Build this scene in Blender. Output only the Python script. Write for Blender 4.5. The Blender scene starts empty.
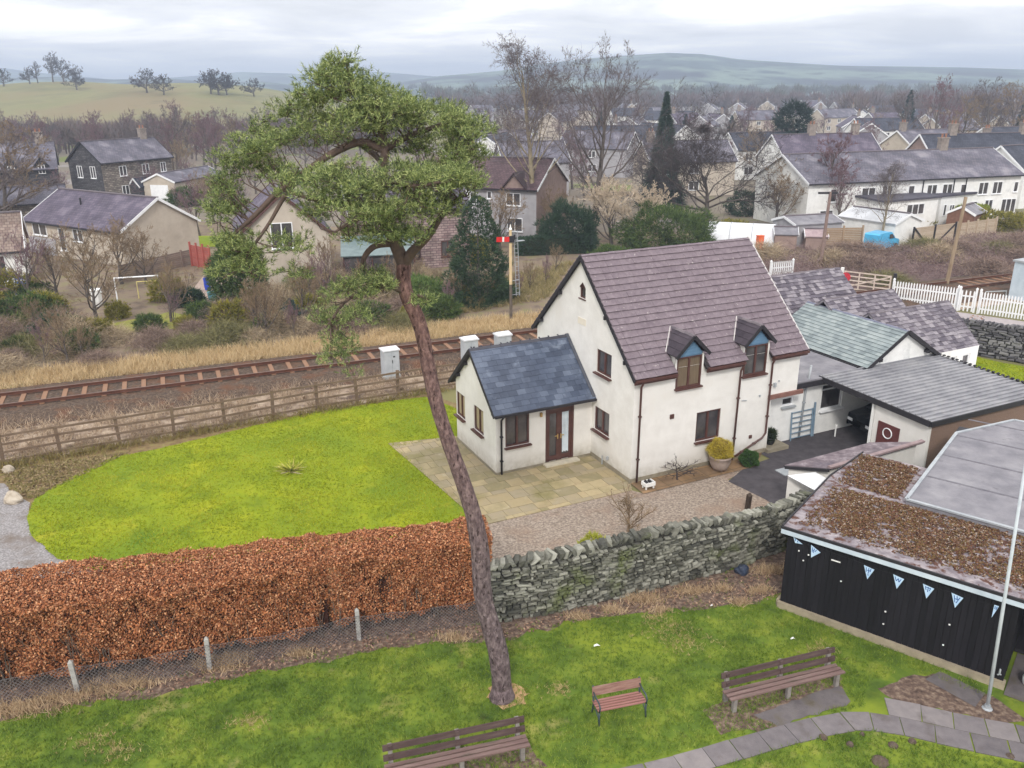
import bpy, math, random
import numpy as np
from mathutils import Vector, Matrix
sc = bpy.context.scene
col = sc.collection
R = math.radians
random.seed(7); rng = np.random.default_rng(7)

# ------------------------------------------------------------------ camera
F, PITCH, ROLL, CH = 838.265, R(19.472), R(-.361), 14.0
cam = bpy.data.objects.new('camera', bpy.data.cameras.new('camera')); col.objects.link(cam)
cam.data.sensor_width = 36; cam.data.lens = F / 1024 * 36
cam.data.clip_start = .1; cam.data.clip_end = 20000
cam.matrix_world = Matrix.Translation((0, 0, CH)) @ Matrix.Rotation(R(90) - PITCH, 4, 'X') @ Matrix.Rotation(ROLL, 4, 'Z')
sc.camera = cam

# ------------------------------------------------------------------ light: thin overcast, soft sun from the right behind the camera
HAZE = .00066
SUN_EL, SUN_AZ = R(40), R(188)            # azimuth clockwise from +Y (away from the camera)
world = bpy.data.worlds.new('World'); sc.world = world; world.use_nodes = True
nt = world.node_tree; nt.nodes.clear()
def wn(t, **k):
    n = nt.nodes.new(t)
    for a, b in k.items(): setattr(n, a, b)
    return n
def wmath(op, a, b=None, clamp=False):
    n = wn('ShaderNodeMath', operation=op, use_clamp=clamp)
    for i, v in enumerate((a, b)):
        if v is None: continue
        if isinstance(v, (int, float)): n.inputs[i].default_value = v
        else: nt.links.new(v, n.inputs[i])
    return n.outputs[0]
sky = wn('ShaderNodeTexSky', sky_type='NISHITA', sun_disc=False, sun_elevation=SUN_EL, sun_rotation=SUN_AZ)
sky.air_density = 1.5; sky.dust_density = 2
tc = wn('ShaderNodeTexCoord'); sp = wn('ShaderNodeSeparateXYZ'); nt.links.new(tc.outputs['Generated'], sp.inputs[0])
zz = wmath('MAXIMUM', sp.outputs['Z'], 0.0)
zd = wmath('ADD', zz, .09)
cb = wn('ShaderNodeCombineXYZ')
nt.links.new(wmath('DIVIDE', sp.outputs['X'], zd), cb.inputs[0]); nt.links.new(wmath('DIVIDE', sp.outputs['Y'], zd), cb.inputs[1])
mp = wn('ShaderNodeMapping'); mp.inputs['Scale'].default_value = (.62, .62, 1); mp.inputs['Location'].default_value = (2.3, 4.4, 0)
nt.links.new(cb.outputs[0], mp.inputs[0])
nz = wn('ShaderNodeTexNoise'); nz.inputs['Scale'].default_value = 1.0; nz.inputs['Detail'].default_value = 7; nz.inputs['Roughness'].default_value = .55; nz.inputs['Distortion'].default_value = .35
nt.links.new(mp.outputs[0], nz.inputs['Vector'])
cr = wn('ShaderNodeValToRGB'); el = cr.color_ramp.elements
el[0].position = .36; el[0].color = (.70, .70, .72, 1)
el[1].position = .62; el[1].color = (1.2, 1.155, 1.09, 1)
e = el.new(.5); e.color = (.89, .88, .885, 1)
nt.links.new(nz.outputs['Fac'], cr.inputs[0])
gain = wmath('ADD', wmath('MULTIPLY', zz, 3.5), 13.2)      # overcast sky: the zenith is brighter than the horizon
vm = wn('ShaderNodeVectorMath', operation='SCALE'); nt.links.new(cr.outputs[0], vm.inputs[0]); nt.links.new(gain, vm.inputs['Scale'])
mixs = wn('ShaderNodeMixRGB'); mixs.inputs[0].default_value = .9
nt.links.new(sky.outputs[0], mixs.inputs[1]); nt.links.new(vm.outputs[0], mixs.inputs[2])
bg = wn('ShaderNodeBackground'); bg.inputs[1].default_value = .1
nt.links.new(mixs.outputs[0], bg.inputs[0])
wo = wn('ShaderNodeOutputWorld'); nt.links.new(bg.outputs[0], wo.inputs[0])
sun = bpy.data.objects.new('sun', bpy.data.lights.new('sun', 'SUN')); col.objects.link(sun)
sun.data.energy = 2.0; sun.data.angle = R(10); sun.data.color = (1, .96, .90)
sd = Vector((math.sin(SUN_AZ) * math.cos(SUN_EL), math.cos(SUN_AZ) * math.cos(SUN_EL), math.sin(SUN_EL)))
sun.rotation_euler = sd.to_track_quat('Z', 'Y').to_euler()
vs = sc.view_settings
vs.view_transform = 'Standard'; vs.look = 'None'; vs.exposure = 0.18; vs.gamma = 1; vs.use_curve_mapping = False

# ------------------------------------------------------------------ survey: ground points seen from the camera's station
def ray(px, py):
    X, Y = px - 512, py - 384
    X, Y = X * math.cos(ROLL) + Y * math.sin(ROLL), -X * math.sin(ROLL) + Y * math.cos(ROLL)
    u = -Y / F
    return Vector((X / F, math.cos(PITCH) + u * math.sin(PITCH), -math.sin(PITCH) + u * math.cos(PITCH)))
def G(px, py, z=0.0):
    d = ray(px, py); t = (z - CH) / d.z
    return Vector((d.x * t, d.y * t, z))
def AT(px, py, Y):
    d = ray(px, py); return Vector((0, 0, CH)) + d * (Y / d.y)

# ------------------------------------------------------------------ object helpers
def link(name, me, parent=None):
    o = bpy.data.objects.new(name, me); col.objects.link(o)
    if parent is not None: o.parent = parent
    return o
def tag(o, label=None, cat=None, group=None, kind=None):
    if label: o['label'] = label
    if cat: o['category'] = cat
    if group: o['group'] = group
    if kind: o['kind'] = kind
    return o
def empty(name, loc=(0, 0, 0), rz=0, label=None, cat=None, group=None):
    o = link(name, None); o.location = loc; o.rotation_euler = (0, 0, rz); o.empty_display_size = .2
    return tag(o, label, cat, group)
def copy_tree(o, parent=None):
    c = o.copy(); col.objects.link(c)
    if parent is not None: c.parent = parent
    for ch in list(o.children): copy_tree(ch, c)
    return c
def place(proto, used, loc, rz, label=None, group=None, sc_=None):
    o = copy_tree(proto) if used else proto
    o.location = loc; o.rotation_euler = (0, 0, rz)
    if sc_: o.scale = (sc_,) * 3 if isinstance(sc_, (int, float)) else sc_
    if label: o['label'] = label
    if group: o['group'] = group
    return o

class MB:
    """collects shapes, links them as ONE mesh object"""
    def __init__(s): s.v = []; s.f = []; s.m = []; s.mi = 0
    def add(s, vs, fs):
        b = len(s.v); s.v += [tuple(v) for v in vs]
        for f in fs: s.f.append(tuple(i + b for i in f)); s.m.append(s.mi)
    def quad(s, a, b, c, d): s.add((a, b, c, d), ((0, 1, 2, 3),))
    def poly(s, pts): s.add(pts, (tuple(range(len(pts))),))
    def box(s, c, sz, rz=0, M=None):
        x, y, z = sz[0] / 2, sz[1] / 2, sz[2] / 2
        vs = [Vector((i * x, j * y, k * z)) for k in (-1, 1) for j in (-1, 1) for i in (-1, 1)]
        if M is None: M = Matrix.Rotation(rz, 3, 'Z') if rz else None
        if M is not None: vs = [M @ v for v in vs]
        c = Vector(c)
        s.add([v + c for v in vs], ((0, 2, 3, 1), (4, 5, 7, 6), (0, 1, 5, 4), (2, 6, 7, 3), (0, 4, 6, 2), (1, 3, 7, 5)))
    def bar(s, a, b, w, h, up=(0, 0, 1)):
        """rectangular bar from a to b, w across, h along up"""
        a, b = Vector(a), Vector(b); d = (b - a).normalized(); up = Vector(up)
        x = d.cross(up)
        if x.length < 1e-4: x = d.cross(Vector((1, 0, 0)))
        x.normalize(); u = x.cross(d).normalized()
        vs = [p + x * (i * w / 2) + u * (j * h / 2) for p in (a, b) for (i, j) in ((-1, -1), (1, -1), (1, 1), (-1, 1))]
        s.add(vs, ((3, 2, 1, 0), (4, 5, 6, 7), (0, 1, 5, 4), (1, 2, 6, 5), (2, 3, 7, 6), (3, 0, 4, 7)))
    def tube(s, pts, rad, n=8, cap=True):
        pts = [Vector(p) for p in pts]; k = len(pts)
        if isinstance(rad, (int, float)): rad = [rad] * k
        ref = None; rings = []
        for i, p in enumerate(pts):
            d = (pts[min(i + 1, k - 1)] - pts[max(i - 1, 0)])
            d = d.normalized() if d.length > 1e-9 else Vector((0, 0, 1))
            if ref is None:
                ref = d.orthogonal().normalized()
            ref = (ref - d * ref.dot(d)); ref = ref.normalized() if ref.length > 1e-6 else d.orthogonal().normalized()
            w = d.cross(ref)
            rings.append([p + (ref * math.cos(2 * math.pi * j / n) + w * math.sin(2 * math.pi * j / n)) * rad[i] for j in range(n)])
        vs = [v for r in rings for v in r]
        fs = [(i * n + j, i * n + (j + 1) % n, (i + 1) * n + (j + 1) % n, (i + 1) * n + j) for i in range(k - 1) for j in range(n)]
        if cap:
            fs.append(tuple(range(n - 1, -1, -1))); fs.append(tuple((k - 1) * n + j for j in range(n)))
        s.add(vs, fs)
    def lathe(s, c, prof, n=16):
        """prof: (r, z) pairs from bottom to top"""
        s.tube([(c[0], c[1], c[2] + z) for r, z in prof], [max(r, 1e-3) for r, z in prof], n)
    def prism(s, poly, z0, z1):
        n = len(poly)
        z0 = [z0] * n if isinstance(z0, (int, float)) else z0
        z1 = [z1] * n if isinstance(z1, (int, float)) else z1
        vs = [(p[0], p[1], z0[i]) for i, p in enumerate(poly)] + [(p[0], p[1], z1[i]) for i, p in enumerate(poly)]
        fs = [tuple(range(n - 1, -1, -1)), tuple(range(n, 2 * n))] + [(i, (i + 1) % n, n + (i + 1) % n, n + i) for i in range(n)]
        s.add(vs, fs)
    def slab(s, quad, t):
        """thick sheet below a top polygon (any slope); t measured down the normal"""
        q = [Vector(p) for p in quad]; nrm = (q[1] - q[0]).cross(q[2] - q[0]).normalized()
        if nrm.z < 0: q.reverse(); nrm = -nrm
        n = len(q); lo = [p - nrm * t for p in q]
        s.add(lo + q, [tuple(range(n - 1, -1, -1)), tuple(range(n, 2 * n))] + [(i, (i + 1) % n, n + (i + 1) % n, n + i) for i in range(n)])
    def mesh(s, name, mats, smooth=False):
        me = bpy.data.meshes.new(name); me.from_pydata(s.v, [], s.f)
        if not isinstance(mats, (list, tuple)): mats = [mats]
        for m in mats: me.materials.append(m)
        if len(mats) > 1: me.polygons.foreach_set('material_index', s.m)
        if smooth: me.polygons.foreach_set('use_smooth', [True] * len(s.f))
        me.update(); return me
    def build(s, name, mats, parent=None, smooth=False):
        return link(name, s.mesh(name, mats, smooth), parent)

def np_mesh(name, V, k, mat, smooth=False):
    """V: (n*k,3) array, consecutive k-gons"""
    V = np.asarray(V, np.float32).reshape(-1, 3); n = len(V) // k
    me = bpy.data.meshes.new(name); me.vertices.add(n * k); me.vertices.foreach_set('co', V.ravel())
    me.loops.add(n * k); me.loops.foreach_set('vertex_index', np.arange(n * k, dtype=np.int32))
    me.polygons.add(n); me.polygons.foreach_set('loop_start', np.arange(0, n * k, k, dtype=np.int32))
    me.polygons.foreach_set('loop_total', np.full(n, k, np.int32))
    mats = mat if isinstance(mat, (list, tuple)) else [mat]
    for m in mats: me.materials.append(m)
    me.update(calc_edges=True); return me
def unit(a): return a / np.maximum(np.linalg.norm(a, axis=1, keepdims=True), 1e-9)
def rdir(n): return unit(rng.normal(size=(n, 3)))
def blades(P, D, L, W):
    """thin triangles from P along D"""
    n = len(P); S = unit(np.cross(D, rdir(n))) * (np.asarray(W).reshape(-1, 1) / 2)
    return np.stack([P - S, P + S, P + D * np.asarray(L).reshape(-1, 1)], 1)
def leaves(P, N, S, asp=.6):
    """diamond leaves centred at P with normal N"""
    n = len(P); A = unit(np.cross(N, rdir(n))); B = np.cross(N, A); S = np.asarray(S).reshape(-1, 1)
    return np.stack([P - A * S, P + B * S * asp, P + A * S, P - B * S * asp], 1)

# ------------------------------------------------------------------ materials
def lin(c):
    return tuple(((x / 255) / 12.92 if x <= 10 else ((x / 255 + .055) / 1.055) ** 2.4) for x in c)
def mat(name, cols, scale=3, detail=5, island=0.0, rough=.85, bump=.0, bscale=30, spec=.3, metal=0, mult=1.0, stretch=None, patch=None, alpha=None, coord='Object', bdist=.02, cov=None):
    """procedural: a ramp through cols driven by noise and (island) a random value per loose piece; patch=(colour, scale, lo, hi) lays blotches of another colour"""
    m = bpy.data.materials.new(name); m.use_nodes = True; t = m.node_tree; N = t.nodes; L = t.links
    b = N['Principled BSDF']; b.inputs['Roughness'].default_value = rough; b.inputs['Metallic'].default_value = metal
    b.inputs['Specular IOR Level'].default_value = spec
    tcn = N.new('ShaderNodeTexCoord'); src = tcn.outputs[coord]
    if stretch:
        mpn = N.new('ShaderNodeMapping'); mpn.inputs['Scale'].default_value = stretch; L.new(src, mpn.inputs[0]); src = mpn.outputs[0]
    no = N.new('ShaderNodeTexNoise'); no.inputs['Scale'].default_value = scale; no.inputs['Detail'].default_value = detail; no.inputs['Roughness'].default_value = .62
    L.new(src, no.inputs['Vector'])
    mr = N.new('ShaderNodeMapRange'); mr.inputs[1].default_value = .28; mr.inputs[2].default_value = .72; L.new(no.outputs['Fac'], mr.inputs[0])
    fac = mr.outputs[0]
    if island:
        ge = N.new('ShaderNodeNewGeometry'); mx = N.new('ShaderNodeMix'); mx.inputs[0].default_value = island
        L.new(fac, mx.inputs[2]); L.new(ge.outputs['Random Per Island'], mx.inputs[3]); fac = mx.outputs[0]
    rp = N.new('ShaderNodeValToRGB'); els = rp.color_ramp.elements; k = len(cols)
    for i, c in enumerate(cols):
        e = els[i] if i < 2 else els.new(i / (k - 1))
        e.position = i / max(k - 1, 1); e.color = tuple(x * mult for x in lin(c)) + (1,)
    # positions assigned in order
    for i in range(k): pass
    L.new(fac, rp.inputs[0]); out = rp.outputs[0]
    for pt in (patch if isinstance(patch, list) else [patch] if patch else []):
        c, ps, lo, hi = pt
        n2 = N.new('ShaderNodeTexNoise'); n2.inputs['Scale'].default_value = ps; n2.inputs['Detail'].default_value = 6; n2.inputs['Roughness'].default_value = .6
        L.new(src, n2.inputs['Vector'])
        m2 = N.new('ShaderNodeMapRange'); m2.inputs[1].default_value = lo; m2.inputs[2].default_value = hi; L.new(n2.outputs['Fac'], m2.inputs[0])
        mm = N.new('ShaderNodeMix'); mm.data_type = 'RGBA'; L.new(m2.outputs[0], mm.inputs[0]); L.new(out, mm.inputs[6])
        mm.inputs[7].default_value = tuple(x * mult for x in lin(c)) + (1,); out = mm.outputs[2]
    L.new(out, b.inputs['Base Color'])
    if bump:
        n3 = N.new('ShaderNodeTexNoise'); n3.inputs['Scale'].default_value = bscale; n3.inputs['Detail'].default_value = 6
        L.new(src, n3.inputs['Vector']); bp = N.new('ShaderNodeBump'); bp.inputs['Strength'].default_value = bump; bp.inputs['Distance'].default_value = bdist
        L.new(n3.outputs['Fac'], bp.inputs['Height']); L.new(bp.outputs[0], b.inputs['Normal'])
    return m
def brick_mat(name, c1, c2, mortar, bw, bh, ms=.02, rough=.85, bump=.5, offset=.5, nscale=2, rot=None, mult=1.0, bias=0, sq=1, blotch=None, coord='UV'):
    """coursed tiles, stones or slabs laid out over UVs in metres"""
    m = bpy.data.materials.new(name); m.use_nodes = True; t = m.node_tree; N = t.nodes; L = t.links
    b = N['Principled BSDF']; b.inputs['Roughness'].default_value = rough; b.inputs['Specular IOR Level'].default_value = .3
    tcn = N.new('ShaderNodeTexCoord'); src = tcn.outputs[coord]
    br = N.new('ShaderNodeTexBrick'); br.offset = offset; br.squash = sq
    wob = N.new('ShaderNodeTexNoise'); wob.inputs['Scale'].default_value = 2.5 / bh * .3; L.new(src, wob.inputs['Vector'])
    ms_ = N.new('ShaderNodeMix'); ms_.data_type = 'RGBA'; ms_.blend_type = 'LINEAR_LIGHT'; ms_.inputs[0].default_value = bh * .12
    L.new(src, ms_.inputs[6]); L.new(wob.outputs['Color'], ms_.inputs[7])
    L.new(ms_.outputs[2], br.inputs['Vector'])
    br.inputs['Color1'].default_value = tuple(x * mult for x in lin(c1)) + (1,); br.inputs['Color2'].default_value = tuple(x * mult for x in lin(c2)) + (1,)
    br.inputs['Mortar'].default_value = tuple(x * mult for x in lin(mortar)) + (1,)
    br.inputs['Scale'].default_value = 1; br.inputs['Mortar Size'].default_value = ms; br.inputs['Brick Width'].default_value = bw; br.inputs['Row Height'].default_value = bh
    br.inputs['Bias'].default_value = bias; br.inputs['Mortar Smooth'].default_value = .3
    no = N.new('ShaderNodeTexNoise'); no.inputs['Scale'].default_value = nscale; no.inputs['Detail'].default_value = 6; L.new(src, no.inputs['Vector'])
    mr = N.new('ShaderNodeMapRange'); mr.inputs[1].default_value = .3; mr.inputs[2].default_value = .7; mr.inputs[3].default_value = .65; mr.inputs[4].default_value = 1.25; L.new(no.outputs['Fac'], mr.inputs[0])
    vmn = N.new('ShaderNodeVectorMath'); vmn.operation = 'SCALE'; L.new(br.outputs['Color'], vmn.inputs[0]); L.new(mr.outputs[0], vmn.inputs['Scale'])
    out = vmn.outputs[0]
    if blotch:
        c, ps, lo, hi = blotch
        n2 = N.new('ShaderNodeTexNoise'); n2.inputs['Scale'].default_value = ps; n2.inputs['Detail'].default_value = 6; L.new(src, n2.inputs['Vector'])
        m2 = N.new('ShaderNodeMapRange'); m2.inputs[1].default_value = lo; m2.inputs[2].default_value = hi; L.new(n2.outputs['Fac'], m2.inputs[0])
        mm = N.new('ShaderNodeMix'); mm.data_type = 'RGBA'; L.new(m2.outputs[0], mm.inputs[0]); L.new(out, mm.inputs[6]); mm.inputs[7].default_value = tuple(x * mult for x in lin(c)) + (1,); out = mm.outputs[2]
    L.new(out, b.inputs['Base Color'])
    if bump:
        bp = N.new('ShaderNodeBump'); bp.inputs['Strength'].default_value = bump; bp.inputs['Distance'].default_value = .03; bp.invert = True
        L.new(br.outputs['Fac'], bp.inputs['Height']); L.new(bp.outputs[0], b.inputs['Normal'])
    return m
def planar_uv(o, ux, uy, org=(0, 0, 0)):
    """UVs in metres along two axes (object space)"""
    me = o.data; uv = me.uv_layers.new(name='UVMap'); ux, uy, org = Vector(ux), Vector(uy), Vector(org)
    for lp in me.loops:
        p = me.vertices[lp.vertex_index].co - org; uv.data[lp.index].uv = (p.dot(ux), p.dot(uy))
def box_uv(o):
    me = o.data; uv = me.uv_layers.new(name='UVMap')
    for pl in me.polygons:
        n = pl.normal
        if abs(n.z) > .95: a, b = Vector((1, 0, 0)), Vector((0, 1, 0))
        else:
            a = Vector((-n.y, n.x, 0)).normalized(); b = n.cross(a)
            if b.z < 0: b = -b
        for li in pl.loop_indices:
            p = me.vertices[me.loops[li].vertex_index].co; uv.data[li].uv = (p.dot(a), p.dot(b))
# ------------------------------------------------------------------ palette
m_stucco = mat('cream_render', [(214, 211, 206), (232, 230, 226)], scale=1.6, detail=8, bump=.3, bscale=70, rough=.9, patch=[((204, 198, 188), .8, .56, .85), ((188, 186, 180), 5, .66, .95)])
def splash(m, z0, z1, c):                                           # soil splashed up the foot of the render
    t = m.node_tree; N = t.nodes; L = t.links; b = N['Principled BSDF']; s_ = b.inputs['Base Color'].links[0].from_socket
    tc_ = N.new('ShaderNodeTexCoord'); sx = N.new('ShaderNodeSeparateXYZ'); L.new(tc_.outputs['Object'], sx.inputs[0])
    mr = N.new('ShaderNodeMapRange'); mr.inputs[1].default_value = z1; mr.inputs[2].default_value = z0; L.new(sx.outputs['Z'], mr.inputs[0])
    no = N.new('ShaderNodeTexNoise'); no.inputs['Scale'].default_value = 5; no.inputs['Detail'].default_value = 8; L.new(tc_.outputs['Object'], no.inputs['Vector'])
    mu = N.new('ShaderNodeMath'); mu.operation = 'MULTIPLY'; L.new(mr.outputs[0], mu.inputs[0]); L.new(no.outputs['Fac'], mu.inputs[1])
    mx = N.new('ShaderNodeMix'); mx.data_type = 'RGBA'; L.new(mu.outputs[0], mx.inputs[0]); L.new(s_, mx.inputs[6]); mx.inputs[7].default_value = lin(c) + (1,); L.new(mx.outputs[2], b.inputs['Base Color'])
splash(m_stucco, .1, .75, (142, 132, 110))
m_white = mat('white_paint', [(222, 222, 220), (240, 240, 238)], scale=2, rough=.7, bump=.1, bscale=60, patch=((190, 192, 192), 1.5, .55, .85))
m_brown = mat('brown_frame', [(72, 44, 40), (92, 60, 54)], scale=4, rough=.45, spec=.5)
m_dark = mat('dark_timber', [(38, 36, 40), (52, 50, 54)], scale=6, rough=.6)
m_glass = mat('window_glass', [(46, 45, 48), (96, 92, 92)], scale=1.3, rough=.06, spec=.8)  # lighter grey tones paint reflections into the pane colour
m_blind = mat('window_blind', [(150, 136, 110), (182, 168, 140)], scale=9, rough=.5, stretch=(6, 6, .3))
m_whiteframe = mat('white_frame', [(225, 227, 230), (242, 243, 245)], scale=3, rough=.5)
m_grey = mat('grey_metal', [(150, 156, 162), (182, 186, 190)], scale=3, rough=.5, metal=.2)
m_plinth = mat('plinth', [(120, 112, 96), (150, 142, 124)], scale=3, bump=.2)
m_barktwig = mat('bare_twigs', [(70, 58, 56), (112, 96, 92)], island=.6, scale=.4, rough=.9)

# ------------------------------------------------------------------ terrain
def sstep(t): t = np.clip(t, 0, 1); return t * t * (3 - 2 * t)
def gz(x, y):
    x = np.asarray(x, float); y = np.asarray(y, float)
    rise = sstep((y - 235) / 195) * (1 - .75 * sstep((y - 440) / 160))
    lat = sstep((-x - 15) / 120)
    und = 1 + .10 * np.sin(x / 37 + y / 61) + .05 * np.sin(x / 13)
    far = 4 * sstep((y - 600) / 600) * (.5 + .5 * np.sin(x / 310 + 1))
    return 16.0 * rise * lat * und * sstep((60 - x) / 120) + far
m_field = mat('field_grass', [(96, 96, 62), (124, 120, 80), (110, 112, 70)], scale=.03, detail=9, rough=.95, patch=[((126, 112, 80), .011, .5, .62), ((100, 92, 70), .05, .58, .75)], coord='Object')
xs = np.sinh(np.linspace(-6.2, 6.2, 150)) * 16; ys = np.concatenate([np.linspace(-60, 220, 15), np.geomspace(230, 4200, 90)])
XX, YY = np.meshgrid(xs, ys); ZZ = gz(XX, YY)
gv = np.stack([XX, YY, ZZ], -1).reshape(-1, 3); nx = len(xs)
gf = [(j * nx + i, j * nx + i + 1, (j + 1) * nx + i + 1, (j + 1) * nx + i) for j in range(len(ys) - 1) for i in range(nx - 1)]
gm = bpy.data.meshes.new('ground'); gm.from_pydata(gv.tolist(), [], gf); gm.materials.append(m_field)
gm.polygons.foreach_set('use_smooth', [True] * len(gf))
tag(link('ground', gm), kind='structure')

m_town = mat('town_floor', [(92, 84, 78), (124, 114, 102), (108, 104, 88)], scale=.12, detail=9, rough=.95, patch=[((112, 120, 66), .045, .55, .62), ((140, 134, 132), .06, .6, .68)])
m_hill = mat('hill_pasture', [(40, 60, 66), (112, 128, 112), (54, 70, 72), (96, 112, 100)], scale=.01, detail=10, rough=1, patch=[((46, 50, 58), .005, .5, .6), ((34, 48, 44), .03, .58, .64)])  # pasture tinted bluish dark, so distance haze is partly painted into its colour
def hill(name, prof, D, front, back, m, seed, rough=1.0):
    """prof: (px, py) of the skyline; the ridge stands D metres away and falls towards the camera over `front` metres"""
    px = np.linspace(prof[0][0], prof[-1][0], 110); py = np.interp(px, [p[0] for p in prof], [p[1] for p in prof])
    rr = np.random.default_rng(seed); ph = rr.uniform(0, 6, 12)
    top = np.array([AT(a, b, D) for a, b in zip(px, py)])
    rows = []
    ts = np.concatenate([np.linspace(-1, 0, 26), np.linspace(.1, 1, 6)])
    for t in ts:
        d = D + (t * front if t < 0 else t * back)
        prof_t = sstep(1 + t) ** .9 if t < 0 else 1 - .8 * sstep(t)
        x = top[:, 0] * d / D
        n = sum(np.sin(x / (45 + 65 * k) + ph[k] + d / (80 + 45 * k)) * (3 + 2.5 * k) for k in range(5)) * .22 * rough
        z = top[:, 2] * prof_t + n * (abs(t) * (1 - abs(t)) * 3.0)
        if t <= -.999: z = z * 0 - 3
        rows.append(np.stack([x, np.full_like(x, d), z], 1))
    V = np.concatenate(rows); k = len(px)
    f = [(j * k + i, j * k + i + 1, (j + 1) * k + i + 1, (j + 1) * k + i) for j in range(len(ts) - 1) for i in range(k - 1)]
    me = bpy.data.meshes.new(name); me.from_pydata(V.tolist(), [], f); me.materials.append(m)
    me.polygons.foreach_set('use_smooth', [True] * len(f)); return tag(link(name, me), kind='structure')
hill('hills', [(330, 92), (400, 82), (440, 76), (500, 71), (545, 64), (590, 59), (630, 56), (668, 53.5), (705, 55), (740, 60), (790, 63), (840, 66), (900, 67), (960, 68), (1024, 70), (1120, 74), (1300, 84)], 1500, 700, 450, m_hill, 3)
hill('hills', [(300, 100), (380, 97), (430, 95), (470, 93), (560, 96), (640, 100), (700, 101), (760, 98), (860, 97), (900, 99), (1060, 103)], 900, 250, 150, mat('hill_wood', [(52, 58, 60), (82, 84, 76)], scale=.04, detail=8, rough=1), 5, .4)
hill('hills', [(-300, 74), (-100, 76), (0, 79), (60, 77), (110, 80), (170, 79), (215, 83), (262, 82), (300, 86), (340, 90), (420, 96)], 1350, 450, 350, m_hill, 8)
hill('hills', [(-300, 62), (-100, 66), (0, 68), (40, 73), (120, 80), (180, 77), (240, 72), (300, 74), (380, 72), (480, 80), (560, 90)], 2300, 700, 450, m_hill, 9)

# ------------------------------------------------------------------ sheets
tgm = MB(); tgm.poly([(-260, 60, .004), (-40, 60, .004), (30, 60, .004), (600, 60, .004), (600, 595, .004), (-12, 595, .004), (-12, 232, .004), (-260, 232, .004)]); tag(tgm.build('town_ground', m_town), kind='structure')
def dens(pts, step=.5, jit=0.0, seed=0, skip=()):
    rr = random.Random(seed); out = []
    n = len(pts)
    for i in range(n):
        a, b = Vector(pts[i][:2]), Vector(pts[(i + 1) % n][:2]); L = (b - a).length
        k = 1 if i in skip else max(1, int(L / step))
        for j in range(k):
            p = a.lerp(b, j / k)
            if jit and not (i in skip): p = p + Vector((rr.uniform(-jit, jit), rr.uniform(-jit, jit)))
            out.append((p.x, p.y))
    return out
def sheet(name, pts, z, m, jit=0.0, step=.5, kind='structure', skip=(), seed=0):
    if jit: pts = dens(pts, step, jit, seed, skip)
    mb = MB(); a = sum(pts[i][0] * pts[(i + 1) % len(pts)][1] - pts[(i + 1) % len(pts)][0] * pts[i][1] for i in range(len(pts)))
    if a < 0: pts = list(reversed(pts))
    mb.poly([(p[0], p[1], z) for p in pts]); o = mb.build(name, m); return tag(o, kind=kind)
def inpoly(P, poly):
    x, y = P[:, 0], P[:, 1]; r = np.zeros(len(P), bool); n = len(poly); j = n - 1
    for i in range(n):
        xi, yi, xj, yj = poly[i][0], poly[i][1], poly[j][0], poly[j][1]
        c = ((yi > y) != (yj > y)) & (x < (xj - xi) * (y - yi) / (yj - yi + 1e-12) + xi); r ^= c; j = i
    return r
def scatter(poly, dens_, cut=()):
    a = np.array([p[:2] for p in poly]); lo, hi = a.min(0), a.max(0); n = int(np.prod(hi - lo) * dens_)
    P = rng.uniform(lo, hi, (n, 2)); P = P[inpoly(P, a)]
    for c in cut: P = P[~inpoly(P, [tuple(q[:2]) for q in c])]
    return P
def clump(P2, f=.35, seed=0):
    """smooth pseudo random field for patchiness, 0..1"""
    rr = np.random.default_rng(seed); v = 0
    for k in range(5):
        a = rr.uniform(0, 6.28); w = f * rr.uniform(.6, 2.6); v = v + np.sin((P2[:, 0] * math.cos(a) + P2[:, 1] * math.sin(a)) * w * 6.28 + rr.uniform(0, 6.28))
    return .5 + v / 6
def blade_field(P2, z, per, L, W, lean=.5, lv=.5):
    n = len(P2) * per; P = np.repeat(np.c_[P2, np.full(len(P2), z) if np.isscalar(z) else z], per, 0)
    P[:, :2] += rng.normal(size=(n, 2)) * L * .25
    D = rng.normal(size=(n, 3)) * lean; D[:, 2] = 1; D = unit(D)
    return blades(P, D, L * rng.uniform(1 - lv, 1 + lv, n), W * rng.uniform(.7, 1.3, n))

HY = R(25.744); HA = Vector((4.389, 28.278, 0))                     # the house: its front corner and yaw
HU = Vector((math.cos(HY), math.sin(HY), 0)); HV = Vector((-math.sin(HY), math.cos(HY), 0))
def hp(a, b, z=0): return HA + HU * a + HV * b + Vector((0, 0, z))

m_park = mat('park_grass', [(52, 72, 24), (88, 110, 34), (132, 142, 48)], scale=1.1, detail=8, rough=.95, bump=.5, bscale=26, patch=[((162, 148, 96), .5, .6, .74), ((78, 70, 44), 1.7, .62, .76), ((128, 140, 40), .3, .5, .7)])
m_lawn = mat('lawn_grass', [(94, 114, 16), (126, 140, 16), (156, 158, 24)], scale=.7, detail=9, rough=.95, bump=.5, bscale=24, patch=[((84, 114, 22), .35, .5, .72), ((160, 154, 40), .8, .6, .8)])
m_litter = mat('leaf_litter', [(56, 44, 40), (104, 86, 76), (152, 134, 116)], scale=7, detail=8, rough=.95, bump=.6, bscale=20)
m_gravel = mat('gravel', [(92, 82, 74), (142, 128, 116), (182, 170, 156)], scale=13, detail=9, rough=.95, bump=.8, bscale=24, patch=[((140, 118, 102), .7, .5, .75), ((96, 86, 70), 1.7, .62, .8)])
m_ggravel = mat('grey_gravel', [(100, 96, 96), (140, 136, 136), (172, 168, 168)], scale=16, detail=9, rough=.95, bump=.8, bscale=24, patch=((110, 98, 88), .8, .5, .7))
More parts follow.
